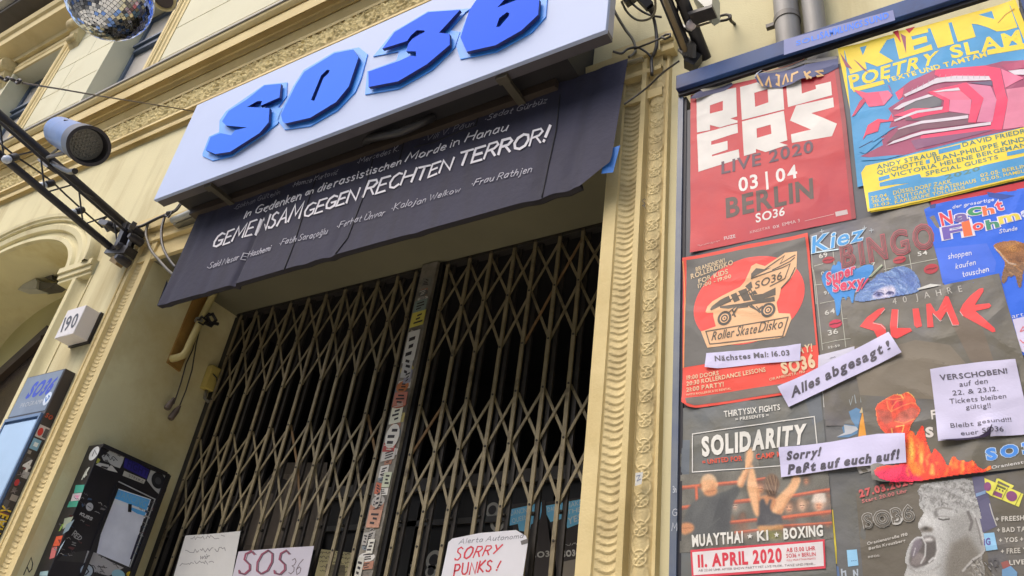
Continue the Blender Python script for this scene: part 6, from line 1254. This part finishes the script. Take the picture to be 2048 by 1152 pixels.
# ---- roller disco poster
S = sheet(.0085, .0012, [(1366, 812, .010, .05), (1368, 520, .006, .04), (1616, 470, .005, .04)]); ORG = (232, 82, 68); CR = (234, 186, 140); DK = (104, 102, 98)
S.base([(1366, 518), (1500, 488), (1616, 467), (1640, 737), (1646, 782), (1560, 791), (1392, 817), (1378, 815), (1365, 806)], ORG)
S.poly([(1374, 522), (1500, 496), (1611, 475), (1632, 690), (1367.5, 735)], DK); S.poly([(1372, 798), (1375, 808), (1390, 812), (1560, 786), (1644, 777), (1640, 755), (1560, 768)], (118, 110, 102))
S.stroke([(1367, 525), (1370, 600), (1367, 735)], 2.4, (236, 150, 90), 2)
S.ell((1498.5, 601), (111, -22), (0, 86), (238, 78, 72), 2, 60)
k = (1340, 440, 4.0)
S.poly(cv(*k, [(284, 738), (300, 690), (340, 650), (420, 605), (560, 535), (600, 490), (640, 400), (650, 370), (690, 348), (760, 370), (920, 262), (1016, 250), (1012, 390), (962, 480), (890, 545), (872, 620), (852, 660), (862, 720), (870, 745), (960, 750), (972, 792), (920, 930), (880, 945), (300, 1022), (290, 1000), (248, 892), (366, 850), (346, 770), (346, 742), (300, 745)]), CR, 3)
for p in ([(320, 718), (335, 690), (400, 640), (470, 605), (490, 650), (380, 700), (350, 715)], [(485, 600), (530, 580), (560, 640), (515, 660)], [(545, 570), (610, 545), (650, 640), (590, 650)], [(620, 560), (660, 600), (740, 590), (845, 540), (845, 600), (700, 645), (660, 640)], [(650, 430), (690, 385), (760, 395), (810, 380), (700, 440), (650, 470)], [(600, 530), (650, 490), (660, 540), (630, 560)], [(400, 690), (560, 668), (700, 640), (835, 612), (840, 650), (700, 668), (560, 690), (470, 710), (400, 705)], [(680, 560), (700, 590), (620, 600)]): S.poly(cv(*k, p), (92, 84, 74), 4)
for a in ([(760, 395), (850, 330), (915, 285), (880, 350), (980, 290), (1000, 280)], [(820, 400), (960, 330), (995, 300)], [(650, 470), (760, 430), (900, 380), (960, 350), (920, 470), (800, 530)], [(890, 545), (960, 470), (1000, 380)], [(330, 720), (480, 640), (640, 560)], [(640, 545), (680, 620)], [(470, 740), (530, 690), (640, 680)], [(690, 690), (730, 740)]): S.stroke(cv(*k, a), 2.0, (92, 84, 74), 4.5)
S.text('SO36', cv(*k, [(690, 548), (905, 470), (672, 500), (890, 415)]), (92, 84, 74), 5, bold=.01, shear=.3)
for c_, r_ in (((435, 785), 56), ((785, 720), 58)):
    for q, col, l in ((1, (84, 80, 76), 5), (.66, CR, 6), (.5, (84, 80, 76), 7), (.3, CR, 8), (.12, (84, 80, 76), 9)): S.ell(cv(*k, [c_])[0], (r_ * q / 4, -r_ * q * .2 / 4), (0, r_ * q / 4), col, l, 20)
for a in ([(500, 760), (540, 700), (620, 690)], [(520, 770), (500, 720)], [(640, 690), (700, 720), (740, 690)], [(650, 680), (720, 740)]): S.stroke(cv(*k, a), 3, (92, 84, 74), 5)
S.stroke(cv(*k, [(286, 890), (945, 778), (902, 930), (318, 992)]), 2.2, (92, 84, 74), 4.5, close=True)
S.text('Roller', cv(*k, [(338, 962), (515, 932), (342, 893), (512, 862)]), (92, 84, 74), 5, bold=.01, shear=.3); S.text('Skate', cv(*k, [(535, 928), (695, 902), (540, 850), (700, 832)]), (92, 84, 74), 5, bold=.01, shear=.3); S.text('Disko', cv(*k, [(712, 898), (905, 862), (720, 815), (905, 790)]), (92, 84, 74), 5, bold=.01, shear=.3)
CT = (222, 196, 158)
for t, q in (('BRANDNEW!', [(210, 412), (440, 338), (205, 382), (436, 306)]), ('ROLLERDISKO', [(170, 472), (505, 355), (166, 434), (500, 320)]), ('FOR KIDS', [(230, 508), (465, 428), (226, 474), (460, 392)]), ('17:00 - 19:00', [(226, 545), (490, 462), (222, 516), (486, 434)])): S.text(t, cv(*k, q), CT, 5, bold=.02)
k = (1340, 640, 4.0)
for t, q, b in (('19:00 DOORS', [(135, 480), (390, 440), (134, 446), (388, 408)], .02), ('20:30 ROLLERDANCE LESSONS', [(135, 530), (765, 412), (134, 496), (760, 378)], .02), ('21:00 PARTY!', [(135, 580), (430, 530), (134, 546), (428, 496)], .02), ('WITH ROLLERSKATE RENTAL', [(136, 615), (490, 556), (135, 598), (488, 538)], .01), ('SO36', [(905, 428), (1162, 374), (886, 345), (1142, 275)], .05), ('FRIDAY!', [(880, 300), (1140, 250), (876, 248), (1134, 190)], .03), ('ORANIENSTR. 190', [(795, 486), (1080, 420), (793, 466), (1076, 400)], .01)): S.text(t, cv(*k, q), CT, 4, bold=b)
S.build('poster', 'roller disco poster with a winged roller skate on a red disc', 'poster', GB)
# ---- boxing poster
S = sheet(.0055); GY2 = (112, 111, 101)
S.base([(1363, 817), (1500, 796), (1641, 778), (1652, 890), (1664, 1040), (1676, 1170), (1357, 1200)], GY2, M=dull(GY2, (96, 104, 112)))
k = (1340, 864, 4.0); k4 = (1340, 640, 4.0)
S.poly([(1610, 800), (1640, 782), (1646, 840), (1626, 850)], (104, 110, 116), .4); S.poly([(1364, 880), (1380, 880), (1378, 960), (1362, 950)], (100, 108, 116), .4)
K = lambda p: cv(*k, p)
pic = [(1361, 950), (1490, 940), (1488, 893), (1512, 893), (1520, 936), (1580, 930), (1600, 940), (1656, 936), (1667, 1076), (1630, 1083), (1360, 1106)]
C_ = Canvas(1358, 892, 1670, 1108, 1.5, (112, 110, 102), pic, 4); rg = random.Random(5)
ov = lambda x, y, a, b: K([(x + a * math.cos(t * .26), y + b * math.sin(t * .26)) for t in range(24)])
SK, SH, SD = (226, 176, 132), (196, 138, 98), (150, 100, 72); RP, RPD = (212, 112, 82), (150, 80, 66)
C_.patches(.07, 10)
for i in range(26):                                       # the crowd: soft heads and shoulders in the half light
    x, y = rg.uniform(470, 1290), rg.uniform(500, 770); r_ = rg.uniform(24, 44)
    p = K([(x, y)])[0]; C_.blob((p[0], p[1] + r_ * .34), r_ * .38, r_ * .26, rg.choice([(96, 92, 88), (124, 104, 92), (88, 86, 86), (140, 114, 98), (100, 94, 100)]), .6); C_.blob((p[0], p[1] - r_ * .06), r_ * .2, r_ * .24, rg.choice([(84, 70, 62), (112, 90, 72), (76, 68, 66)]), .7); C_.blob(p, r_ * .15, r_ * .19, rg.choice([(176, 132, 106), (168, 124, 100), (186, 150, 128), (150, 112, 94)]), .7)
for (x, y), r_, c1_, c2_ in (((720, 450), 44, (206, 150, 112), (92, 60, 50)), ((952, 600), 48, (216, 166, 132), (76, 62, 58)), ((1058, 590), 36, (222, 186, 158), (196, 160, 132)), ((1190, 585), 46, (220, 158, 124), (230, 214, 196)), ((1090, 390), 30, (186, 136, 106), (74, 62, 58)), ((520, 590), 32, (196, 172, 150), (110, 100, 96))):
    p = K([(x, y)])[0]; C_.blob((p[0], p[1] - r_ * .10), r_ * .27, r_ * .29, c2_, .95); C_.blob((p[0], p[1] + r_ * .04), r_ * .18, r_ * .24, c1_, 1)
    C_.line([(p[0] - r_ * .11, p[1]), (p[0] - r_ * .03, p[1])], 1.2, (80, 52, 44), .8); C_.line([(p[0] + r_ * .03, p[1]), (p[0] + r_ * .11, p[1])], 1.2, (80, 52, 44), .8); C_.line([(p[0] - r_ * .05, p[1] + r_ * .13), (p[0] + r_ * .06, p[1] + r_ * .13)], 1.3, (150, 70, 62), .8)
C_.poly(K([(1160, 480), (1240, 490), (1250, 560), (1130, 560)]), (232, 218, 204), 3, .8)
for a, w_ in (([(80, 440), (540, 398)], 5.5), ([(80, 602), (160, 590)], 5.5), ([(640, 385), (760, 366)], 3.5), ([(930, 514), (1290, 454)], 5), ([(485, 557), (640, 540)], 6), ([(890, 682), (1300, 630)], 6.5), ([(465, 720), (690, 697)], 5), ([(900, 748), (1300, 722)], 3.5), ([(520, 800), (700, 780)], 3.5), ([(210, 440), (215, 560)], 6)): C_.line(K([(x, y + 12) for x, y in a]), w_, RPD, .7, 2); C_.line(K(a), w_ * .8, RP, .95, 2)
# the man on the left: dark shirt, bald head, raised arm
C_.poly(sm(K([(96, 740), (140, 610), (190, 552), (300, 508), (420, 488), (545, 422), (566, 480), (505, 565), (488, 650), (474, 830), (190, 840), (165, 770)]), 1), (88, 90, 90), 2); C_.poly(K([(330, 540), (470, 520), (480, 640), (466, 820), (380, 820)]), (76, 78, 80), 8, .8); C_.line(K([(300, 770), (400, 690)]), 2, (108, 110, 108), .5, 3); C_.poly(K([(190, 560), (300, 515), (260, 640), (180, 700)]), (102, 104, 102), 6, .6)
C_.poly(sm(K([(80, 740), (130, 716), (196, 742), (190, 795), (110, 825), (84, 800)]), 1), SH, 2); C_.line(K([(100, 770), (180, 765)]), 2, SD, .6, 2)
arm = sm(K([(532, 404), (560, 350), (590, 300), (604, 220), (612, 150), (634, 130), (660, 136), (670, 185), (650, 260), (620, 330), (582, 440), (552, 446)]), 1)
C_.poly(arm, SK, 1.8); C_.poly(K([(600, 340), (640, 250), (665, 190), (640, 290), (585, 440), (560, 440)]), SH, 4, .8)
C_.poly(ov(310, 420, 66, 80), SK, 1.6); C_.poly(sm(K([(262, 470), (378, 445), (375, 496), (330, 515), (282, 512)]), 1), SH, 2.4); C_.blob(K([(345, 450)])[0], 8, 10, SH, .7); C_.poly(K([(246, 400), (268, 352), (325, 336), (372, 366), (372, 396), (320, 380), (262, 392)]), (206, 184, 154), 4, .6); C_.line(K([(288, 480), (360, 468)]), 1.6, SD, .6, 2); C_.blob(K([(246, 432)])[0], 3, 5, SD, .8); C_.blob(K([(376, 420)])[0], 2.6, 5, SK, .9)
# the woman in the middle
C_.poly(sm(K([(612, 430), (626, 340), (645, 262), (662, 262), (676, 310), (694, 400), (728, 535), (738, 640), (700, 690), (668, 640), (640, 540)]), 1), SK, 1.8); C_.poly(K([(690, 420), (728, 535), (738, 640), (705, 680), (700, 560)]), SH, 4, .8)
C_.poly(sm(K([(850, 530), (900, 480), (960, 420), (984, 360), (1040, 352), (1036, 430), (990, 500), (930, 575), (890, 670), (815, 650), (790, 580)]), 1), SK, 1.8); C_.poly(K([(1000, 480), (930, 575), (890, 670), (840, 655), (900, 600), (960, 500)]), SH, 4, .8); C_.poly(ov(1008, 384, 34, 32), SK, 1.6)
C_.poly(sm(K([(690, 540), (760, 500), (820, 512), (860, 560), (800, 650), (740, 640)]), 1), SH, 3)
C_.poly(sm(K([(712, 560), (736, 528), (752, 534), (775, 590), (800, 532), (816, 540), (800, 600), (816, 650), (892, 664), (908, 740), (900, 750), (694, 752), (714, 650)]), 0), (78, 78, 82), 1.6); C_.poly(K([(740, 640), (880, 680), (890, 750), (760, 750)]), (92, 92, 94), 6, .6)
C_.poly(ov(815, 418, 61, 84), (118, 94, 76), 1.6); C_.poly(K([(765, 470), (860, 465), (840, 520), (790, 520)]), (88, 68, 56), 4, .8)
for a in ([(780, 370), (800, 440), (825, 490)], [(830, 345), (845, 420), (840, 490)], [(765, 410), (800, 500)], [(800, 350), (822, 430)], [(855, 380), (850, 460)]): C_.line(K(a), 1.5, (164, 136, 108), .7, 1.6); C_.line(K([(x + 7, y) for x, y in a]), 1.3, (66, 50, 44), .6, 1.6)
C_.poly(K([(695, 752), (905, 742), (912, 775), (715, 800)]), (196, 142, 92), 4, .9); C_.poly(K([(760, 790), (900, 800), (890, 850), (780, 860)]), (150, 150, 70), 8, .6)
C_.grain(.03); S.printed(C_.done(), 2)
S.stroke([(1385, 868), (1628.5, 833), (1638, 926), (1385, 944.5)], 2.0, (214, 212, 206), 4, close=True)
LT = (222, 220, 212)
for t, q, b in (('THIRTYSIX FIGHTS', [(436, 778), (880, 718), (430, 730), (878, 674)], .02), ('= PRESENTS =', [(525, 810), (790, 770), (523, 784), (788, 748)], .015), ('SOLIDARITY', [(265, 1085), (1066, 985), (258, 945), (1080, 840)], .05)): S.text(t, cv(*k4, q), LT, 5, bold=b)
for t, q in (('= UNITED FOR', [(262, 258), (576, 228), (258, 224), (572, 190)]), ('CAMP MORIA', [(690, 218), (1030, 180), (686, 178), (1026, 140)])): S.text(t, cv(*k, q), (222, 84, 60), 5, bold=.02)
for t, q, b in (('MUAYTHAI', [(182, 915), (583, 882), (176, 828), (580, 797)], .04), ('K1', [(702, 872), (785, 862), (698, 797), (781, 787)], .03), ('BOXING', [(912, 855), (1222, 828), (908, 777), (1217, 745)], .04)): S.text(t, cv(*k, q), LT, 8, bold=b)
for x, y in ((640, 835), (852, 822)): S.poly(cv(*k, [(x + (24 if i % 2 == 0 else 10) * math.sin(i * math.pi / 5), y - (24 if i % 2 == 0 else 10) * math.cos(i * math.pi / 5)) for i in range(10)]), LT, 8)
S.poly(cv(*k, [(163, 944), (1236, 858), (1246, 1092), (176, 1166)]), (214, 66, 82), 5); S.poly(cv(*k, [(178, 962), (1222, 876), (1231, 1072), (190, 1146)]), (222, 216, 216), 6)
for t, q, b in (('11. APRIL 2020', [(228, 1080), (892, 1036), (224, 988), (887, 932)], .04), ('AB 13.00 UHR', [(932, 962), (1162, 945), (930, 928), (1160, 912)], .015), ('SO36 + BERLIN', [(932, 1006), (1165, 990), (930, 976), (1162, 960)], .015), ('FULL MUAYTHAI FIGHTS', [(935, 1034), (1164, 1018), (934, 1020), (1163, 1004)], .0)): S.text(t, cv(*k, q), (208, 58, 74), 7, bold=b)
S.text('AB 22.00 UHR AFTER SHOW PARTY MIT LIVE MUSIK, TANZ UND MEHR...', cv(*k, [(228, 1118), (1165, 1062), (227, 1100), (1164, 1044)]), (112, 96, 96), 7)
S.build('poster', 'boxing poster headed SOLIDARITY with two fighters seen from behind', 'poster', GB)
# ---- black and white shouting face
S = sheet(.0035); GD = (115, 108, 95)
S.base([(1712, 988), (1760, 968), (1945, 955), (1975, 1100), (1990, 1175), (1728, 1175)], GD, M=dull(GD, (100, 94, 84))); k = (1536, 864, 4.0)
K = lambda p: cv(*k, p)
face = sm(K([(1226, 420), (1400, 392), (1628, 364), (1650, 480), (1690, 600), (1722, 760), (1748, 940), (1700, 1000), (1740, 1100), (1720, 1240), (1080, 1240), (1090, 1152), (1118, 1062), (1096, 1040), (1108, 960), (1142, 880), (1192, 836), (1236, 838), (1226, 800), (1200, 768), (1204, 716), (1240, 664), (1248, 640), (1212, 602), (1204, 545), (1222, 520), (1192, 480), (1212, 450)]), 1)
C_ = Canvas(1806, 952, 1984, 1172, 1.6, (174, 174, 172), face, 9); rg = random.Random(9)
C_.poly(K([(1380, 720), (1600, 620), (1700, 700), (1760, 1240), (1340, 1240), (1400, 1000), (1440, 850)]), (146, 145, 141), 14, .9); C_.poly(K([(1470, 890), (1600, 830), (1690, 960), (1760, 1240), (1420, 1240), (1430, 1040)]), (116, 111, 102), 10, .9)
C_.poly(K([(1220, 420), (1630, 360), (1700, 640), (1640, 700), (1590, 610), (1500, 620), (1430, 560), (1300, 590), (1200, 560)]), (158, 158, 156), 6, .9)
for i in range(330):                                      # tousled bleached hair
    x, y = rg.uniform(1190, 1680), rg.uniform(380, 640 if rg.random() < .3 else 585); a = rg.uniform(-1.4, 1.6); L_ = rg.uniform(16, 60)
    C_.line(K([(x, y), (x + L_ * .5 * math.cos(a), y + L_ * .5 * math.sin(a)), (x + L_ * math.cos(a + .7), y + L_ * math.sin(a + .7))]), rg.uniform(.8, 2.6), rg.choice([(204, 204, 202), (134, 134, 132), (110, 108, 104), (188, 188, 186), (96, 94, 92), (176, 176, 174)]), .5, 1.6)
C_.blob(K([(1320, 720)])[0], 16, 18, (196, 196, 194), .8); C_.blob(K([(1255, 690)])[0], 9, 12, (206, 206, 204), .8); C_.blob(K([(1400, 780)])[0], 14, 16, (182, 182, 180), .7)
C_.poly(K([(1320, 630), (1352, 622), (1364, 676), (1336, 690)]), (112, 110, 108), 3, .9); C_.line(K([(1340, 618), (1400, 604), (1470, 616)]), 4, (126, 124, 120), .8, 3); C_.line(K([(1366, 694), (1400, 703), (1450, 695)]), 2.6, (66, 64, 60), .95, 1.6); C_.line(K([(1360, 676), (1410, 672), (1455, 684)]), 2, (136, 134, 130), .8, 2)
C_.poly(sm(K([(1204, 775), (1260, 752), (1328, 770), (1312, 802), (1250, 800), (1228, 806)]), 1), (108, 102, 94), 2.4, .95); C_.blob(K([(1262, 772)])[0], 5, 3, (60, 58, 54), .9); C_.blob(K([(1215, 740)])[0], 5, 6, (200, 200, 198), .9)
C_.poly(sm(K([(1240, 842), (1300, 826), (1345, 856), (1352, 950), (1320, 1040), (1262, 1066), (1180, 1096), (1128, 1060), (1140, 960), (1180, 880)]), 1), (92, 87, 84), 2.2, 1)   # open mouth
C_.poly(sm(K([(1150, 1010), (1190, 960), (1250, 980), (1270, 1030), (1200, 1080), (1140, 1060)]), 1), (132, 124, 122), 3, .9); C_.poly(K([(1246, 850), (1300, 840), (1330, 862), (1300, 880), (1250, 874)]), (204, 202, 200), 1.8, .9); C_.poly(sm(K([(1160, 880), (1190, 856), (1230, 860), (1240, 900), (1180, 1000), (1140, 1010)]), 1), (118, 110, 118), 2.4, .9)
for a, w_, c in (([(1236, 845), (1262, 900), (1258, 990), (1225, 1050)], 3.2, (192, 192, 190)), ([(1140, 890), (1190, 840), (1232, 845)], 2.4, (196, 196, 196)), ([(1350, 870), (1360, 950), (1330, 1040), (1270, 1075)], 4, (186, 185, 182)), ([(1290, 1040), (1320, 1010), (1340, 1010)], 4, (204, 204, 202)), ([(1180, 930), (1165, 990)], 2, (190, 188, 190)), ([(1380, 850), (1425, 905), (1400, 1000)], 3, (158, 157, 154)), ([(1120, 1070), (1180, 1130), (1300, 1120), (1380, 1070)], 5, (150, 148, 144)), ([(1600, 640), (1632, 720), (1615, 780)], 6, (104, 100, 98)), ([(1640, 640), (1700, 770), (1735, 910)], 3.6, (190, 190, 188)), ([(1560, 1110), (1640, 1020), (1745, 955)], 4.6, (176, 174, 170)), ([(1590, 1090), (1690, 1005)], 2, (84, 80, 78)), ([(1660, 690), (1690, 800), (1710, 900)], 3, (118, 114, 112))): C_.line(K(a), w_, c, .85, 2)
for i in range(60): x, y = rg.uniform(1620, 1740), rg.uniform(1040, 1200); a = rg.uniform(0, 6.3); C_.line(K([(x, y), (x + 26 * math.cos(a), y + 26 * math.sin(a))]), 1.6, rg.choice([(156, 154, 148), (90, 86, 82), (190, 188, 182)]), .6, 1.4)
C_.poly(K([(1090, 1120), (1200, 1130), (1340, 1100), (1400, 1240), (1080, 1240)]), (178, 177, 174), 5, .9)
C_.grain(.04); S.printed(C_.done(), 2)
for t, q, c, b in (('27.03.2020', [(738, 522), (1165, 412), (728, 468), (1150, 365)], (206, 96, 96), .05), ('Start 20.00 Uhr', [(756, 568), (1112, 482), (750, 542), (1108, 456)], (202, 120, 118), .02), ('Oranienstraße 190', [(796, 906), (1116, 828), (793, 882), (1113, 806)], (196, 192, 184), .02), ('Berlin Kreuzberg', [(808, 945), (1100, 878), (806, 922), (1097, 856)], (196, 192, 184), .02), ('INFOS:', [(802, 1008), (895, 996), (800, 992), (893, 980)], (190, 186, 178), .02)): S.text(t, cv(*k, q), c, 5, bold=b)
q = cv(*k, [(785, 775), (1160, 695), (762, 672), (1140, 600)])
S.text('SO36', q, (188, 186, 180), 5, bold=.13, gap=.24); S.text('SO36', q, (104, 98, 88), 6, bold=.105, gap=.24); S.text('SO36', q, (170, 168, 162), 7, bold=.01, gap=.24); S.text('SO36', q, (84, 80, 72), 8, bold=-.015, gap=.24)
S.poly(cv(*k, [(700, 250), (830, 282), (838, 310), (790, 320), (735, 335), (715, 300)]), (170, 166, 160), 5); S.poly(cv(*k, [(740, 300), (780, 290), (800, 312), (760, 322)]), GD, 6)
S.build('poster', 'black and white poster of a shouting face with SO36 lettering, at the bottom edge', 'poster', GB)
# ---- sheet with a yellow radio
S = sheet(.0030); S.base([(1944, 958), (2050, 938), (2110, 925), (2150, 1170), (1988, 1170)], (112, 106, 92), M=dull((112, 106, 92))); k = (1840, 900, 4.572)
S.poly(cv(*k, [(475, 245), (580, 240), (700, 700), (575, 760), (540, 600)]), (96, 94, 122), 1); S.poly(cv(*k, [(510, 400), (600, 370), (600, 400), (515, 430)]), (124, 150, 184), 2)
S.poly(cv(*k, [(588, 256), (690, 300), (700, 264), (720, 262), (862, 328), (840, 352), (820, 346), (945, 402), (904, 520), (740, 452), (648, 418), (604, 384)]), (220, 216, 92), 2); S.poly(cv(*k, [(716, 282), (820, 330), (812, 346), (706, 300)]), (112, 106, 92), 3)
S.ell(cv(*k, [(618, 335)])[0], (7.2, 1.5), (-1, 9), (132, 74, 118), 3, 20); S.ell(cv(*k, [(838, 422)])[0], (11, 2.5), (-1.5, 10), (132, 74, 118), 3, 24); S.poly(cv(*k, [(676, 370), (755, 402), (745, 440), (662, 408)]), (132, 74, 118), 3); S.poly(cv(*k, [(705, 315), (785, 348), (780, 366), (698, 332)]), (110, 110, 70), 3)
for i in range(3): S.ell(cv(*k, [(700 + i * 28, 350 + i * 12)])[0], (1.6, .4), (-.3, 1.8), (96, 84, 70), 4, 10)
for a in ([(665, 415), (720, 300)], [(750, 452), (800, 350)], [(870, 505), (925, 395)]): S.stroke(cv(*k, a), 1.2, (130, 128, 60), 4)
for t, q in (('+ FREESHOP', [(692, 655), (1040, 636), (690, 612), (1038, 594)]), ('+ BAD TASTE', [(706, 755), (1060, 738), (704, 712), (1058, 696)]), ('+ YOS +', [(725, 848), (945, 836), (722, 806), (942, 794)]), ('+ FREE YOGA', [(742, 950), (1120, 930), (740, 906), (1118, 886)]), ('LIVE', [(820, 1052), (960, 1044), (816, 1010), (956, 1002)])): S.text(t, cv(*k, q), (200, 196, 186), 3, bold=.025)
S.poly(cv(*k, [(582, 764), (678, 754), (710, 910), (604, 924)]), (146, 196, 230), 3); S.text('iG', cv(*k, [(588, 872), (645, 866), (584, 812), (640, 806)]), (96, 84, 150), 4, bold=.04); S.stroke(cv(*k, [(636, 492), (660, 580), (700, 690)]), 2, (186, 184, 178), 3); S.text('SO', cv(*k, [(625, 1075), (715, 1065), (622, 1000), (712, 990)]), (92, 90, 92), 3, bold=.05)
for i in range(18): x, y = 480 + (i * 37) % 240, 1010 + (i * 53) % 140; S.stroke(cv(*k, [(x, y), (x + 18, y + 22)]), 1.6, (150, 148, 144) if i % 2 else (86, 82, 78), 3.5)
S.poly(cv(*k, [(750, 1090), (830, 1060), (890, 1120), (880, 1240), (750, 1240)]), (110, 150, 186), 3); S.poly(cv(*k, [(740, 1030), (800, 1010), (830, 1060), (760, 1090)]), (150, 90, 84), 3)
S.build('poster', 'grey poster with a yellow radio and a list with plus signs', 'poster', GB)
# ---- white notices on top
NB, NT = (206, 202, 232), (84, 80, 92)
S = sheet(.0150, .0008, [(1412, 737, .006, .03), (1600, 690, .005, .03)]); k = (1340, 640, 4.0)
S.base(cv(*k, [(290, 265), (700, 232), (1050, 195), (1040, 325), (700, 352), (380, 388), (282, 382)]), NB); S.text('Nächstes Mal: 16.03', cv(*k, [(362, 330), (956, 282), (358, 288), (952, 242)]), (100, 96, 106), 1.5, bold=.03)
S.build('notice', 'small white notice reading Nächstes Mal 16.03 on the roller disco poster', 'notice', GN)
S = sheet(.0130); S.base([(1637, 711), (1709, 693), (1709, 699), (1648, 740), (1636, 742)], (206, 204, 220)); S.scribble((1660, 717), (1672, 714), 3, 1, (140, 136, 150)); S.build('notice', 'white paper corner sticking out above the slanted Alles abgesagt strip', 'notice', GN)
S = sheet(.0190, .0008, [(1562, 780, .008, .04), (1797, 690, .010, .05), (1680, 735, .003, .05)])
S.base(cv(*k, [(865, 540), (1300, 324), (1750, 100), (1856, 266), (1400, 482), (950, 696)]), NB)
for t, q in (('Alles', [(978, 620), (1198, 508), (975, 545), (1190, 432)]), ('abgesagt', [(1250, 484), (1704, 268), (1242, 410), (1690, 194)]), ('!', [(1744, 252), (1770, 240), (1726, 184), (1754, 170)])): S.text(t, cv(*k, q), NT, 1.5, bold=.04 if len(t) > 1 else .004)
S.build('notice', 'slanted white strip reading Alles abgesagt across the middle of the board', 'notice', GN)
S = sheet(.0170, .001, [(1562, 900, .008, .04), (1812, 880, .010, .05), (1700, 935, .005, .05)]); k = (1340, 864, 4.0)
S.base(cv(*k, [(875, 132), (1100, 104), (1300, 76), (1540, 32), (1660, 16), (1884, 20), (1891, 246), (1600, 270), (1250, 312), (1050, 340), (890, 363)]), NB)
for t, q in (('Sorry!', [(945, 226), (1200, 190), (942, 166), (1204, 124)]), ('Paßt auf euch auf!', [(955, 335), (1832, 214), (950, 268), (1830, 148)])): S.text(t, cv(*k, q), NT, 1.5, bold=.055, shear=.2)
S.build('notice', 'white strip reading Sorry Passt auf euch auf below the fist', 'notice', GN)
S = sheet(.0180, .001, [(1880, 884, .014, .05), (1864, 742, .005, .04), (2030, 722, .006, .04), (1984, 860, .014, .03)]); k = (1840, 700, 5.236)
S.base([(1860.6, 740), (1905, 731), (1970, 723), (2031, 720), (2042, 770), (2056, 832), (2064, 868), (1981, 875), (1986, 852), (1977, 864), (1962, 873), (1918, 880), (1878, 886)], (202, 198, 224))
for t, q, b in (('VERSCHOBEN!', [(215, 320), (916, 246), (205, 266), (906, 196)], .025), ('auf den', [(415, 386), (710, 346), (410, 332), (704, 296)], .005), ('22. & 23.12.', [(342, 476), (820, 426), (336, 426), (814, 380)], .005), ('Tickets bleiben', [(312, 566), (905, 506), (306, 512), (898, 456)], .005), ('gültig!!', [(482, 622), (742, 606), (476, 576), (736, 556)], .005), ('Bleibt gesund!!!', [(326, 826), (960, 750), (318, 776), (950, 708)], .005), ('euer SO36', [(432, 900), (880, 862), (426, 856), (874, 812)], .005)): S.text(t, cv(*k, q), (92, 88, 102), 1.5, bold=b)
S.poly(cv(*k, [(200, 965), (620, 905), (715, 870), (760, 790), (742, 870), (735, 900), (700, 915), (400, 955)]), (58, 48, 74), 3)  # dark polygon paints the shadow in the gap at the torn edge
S.build('notice', 'larger white notice headed VERSCHOBEN with a torn lower edge', 'notice', GN)
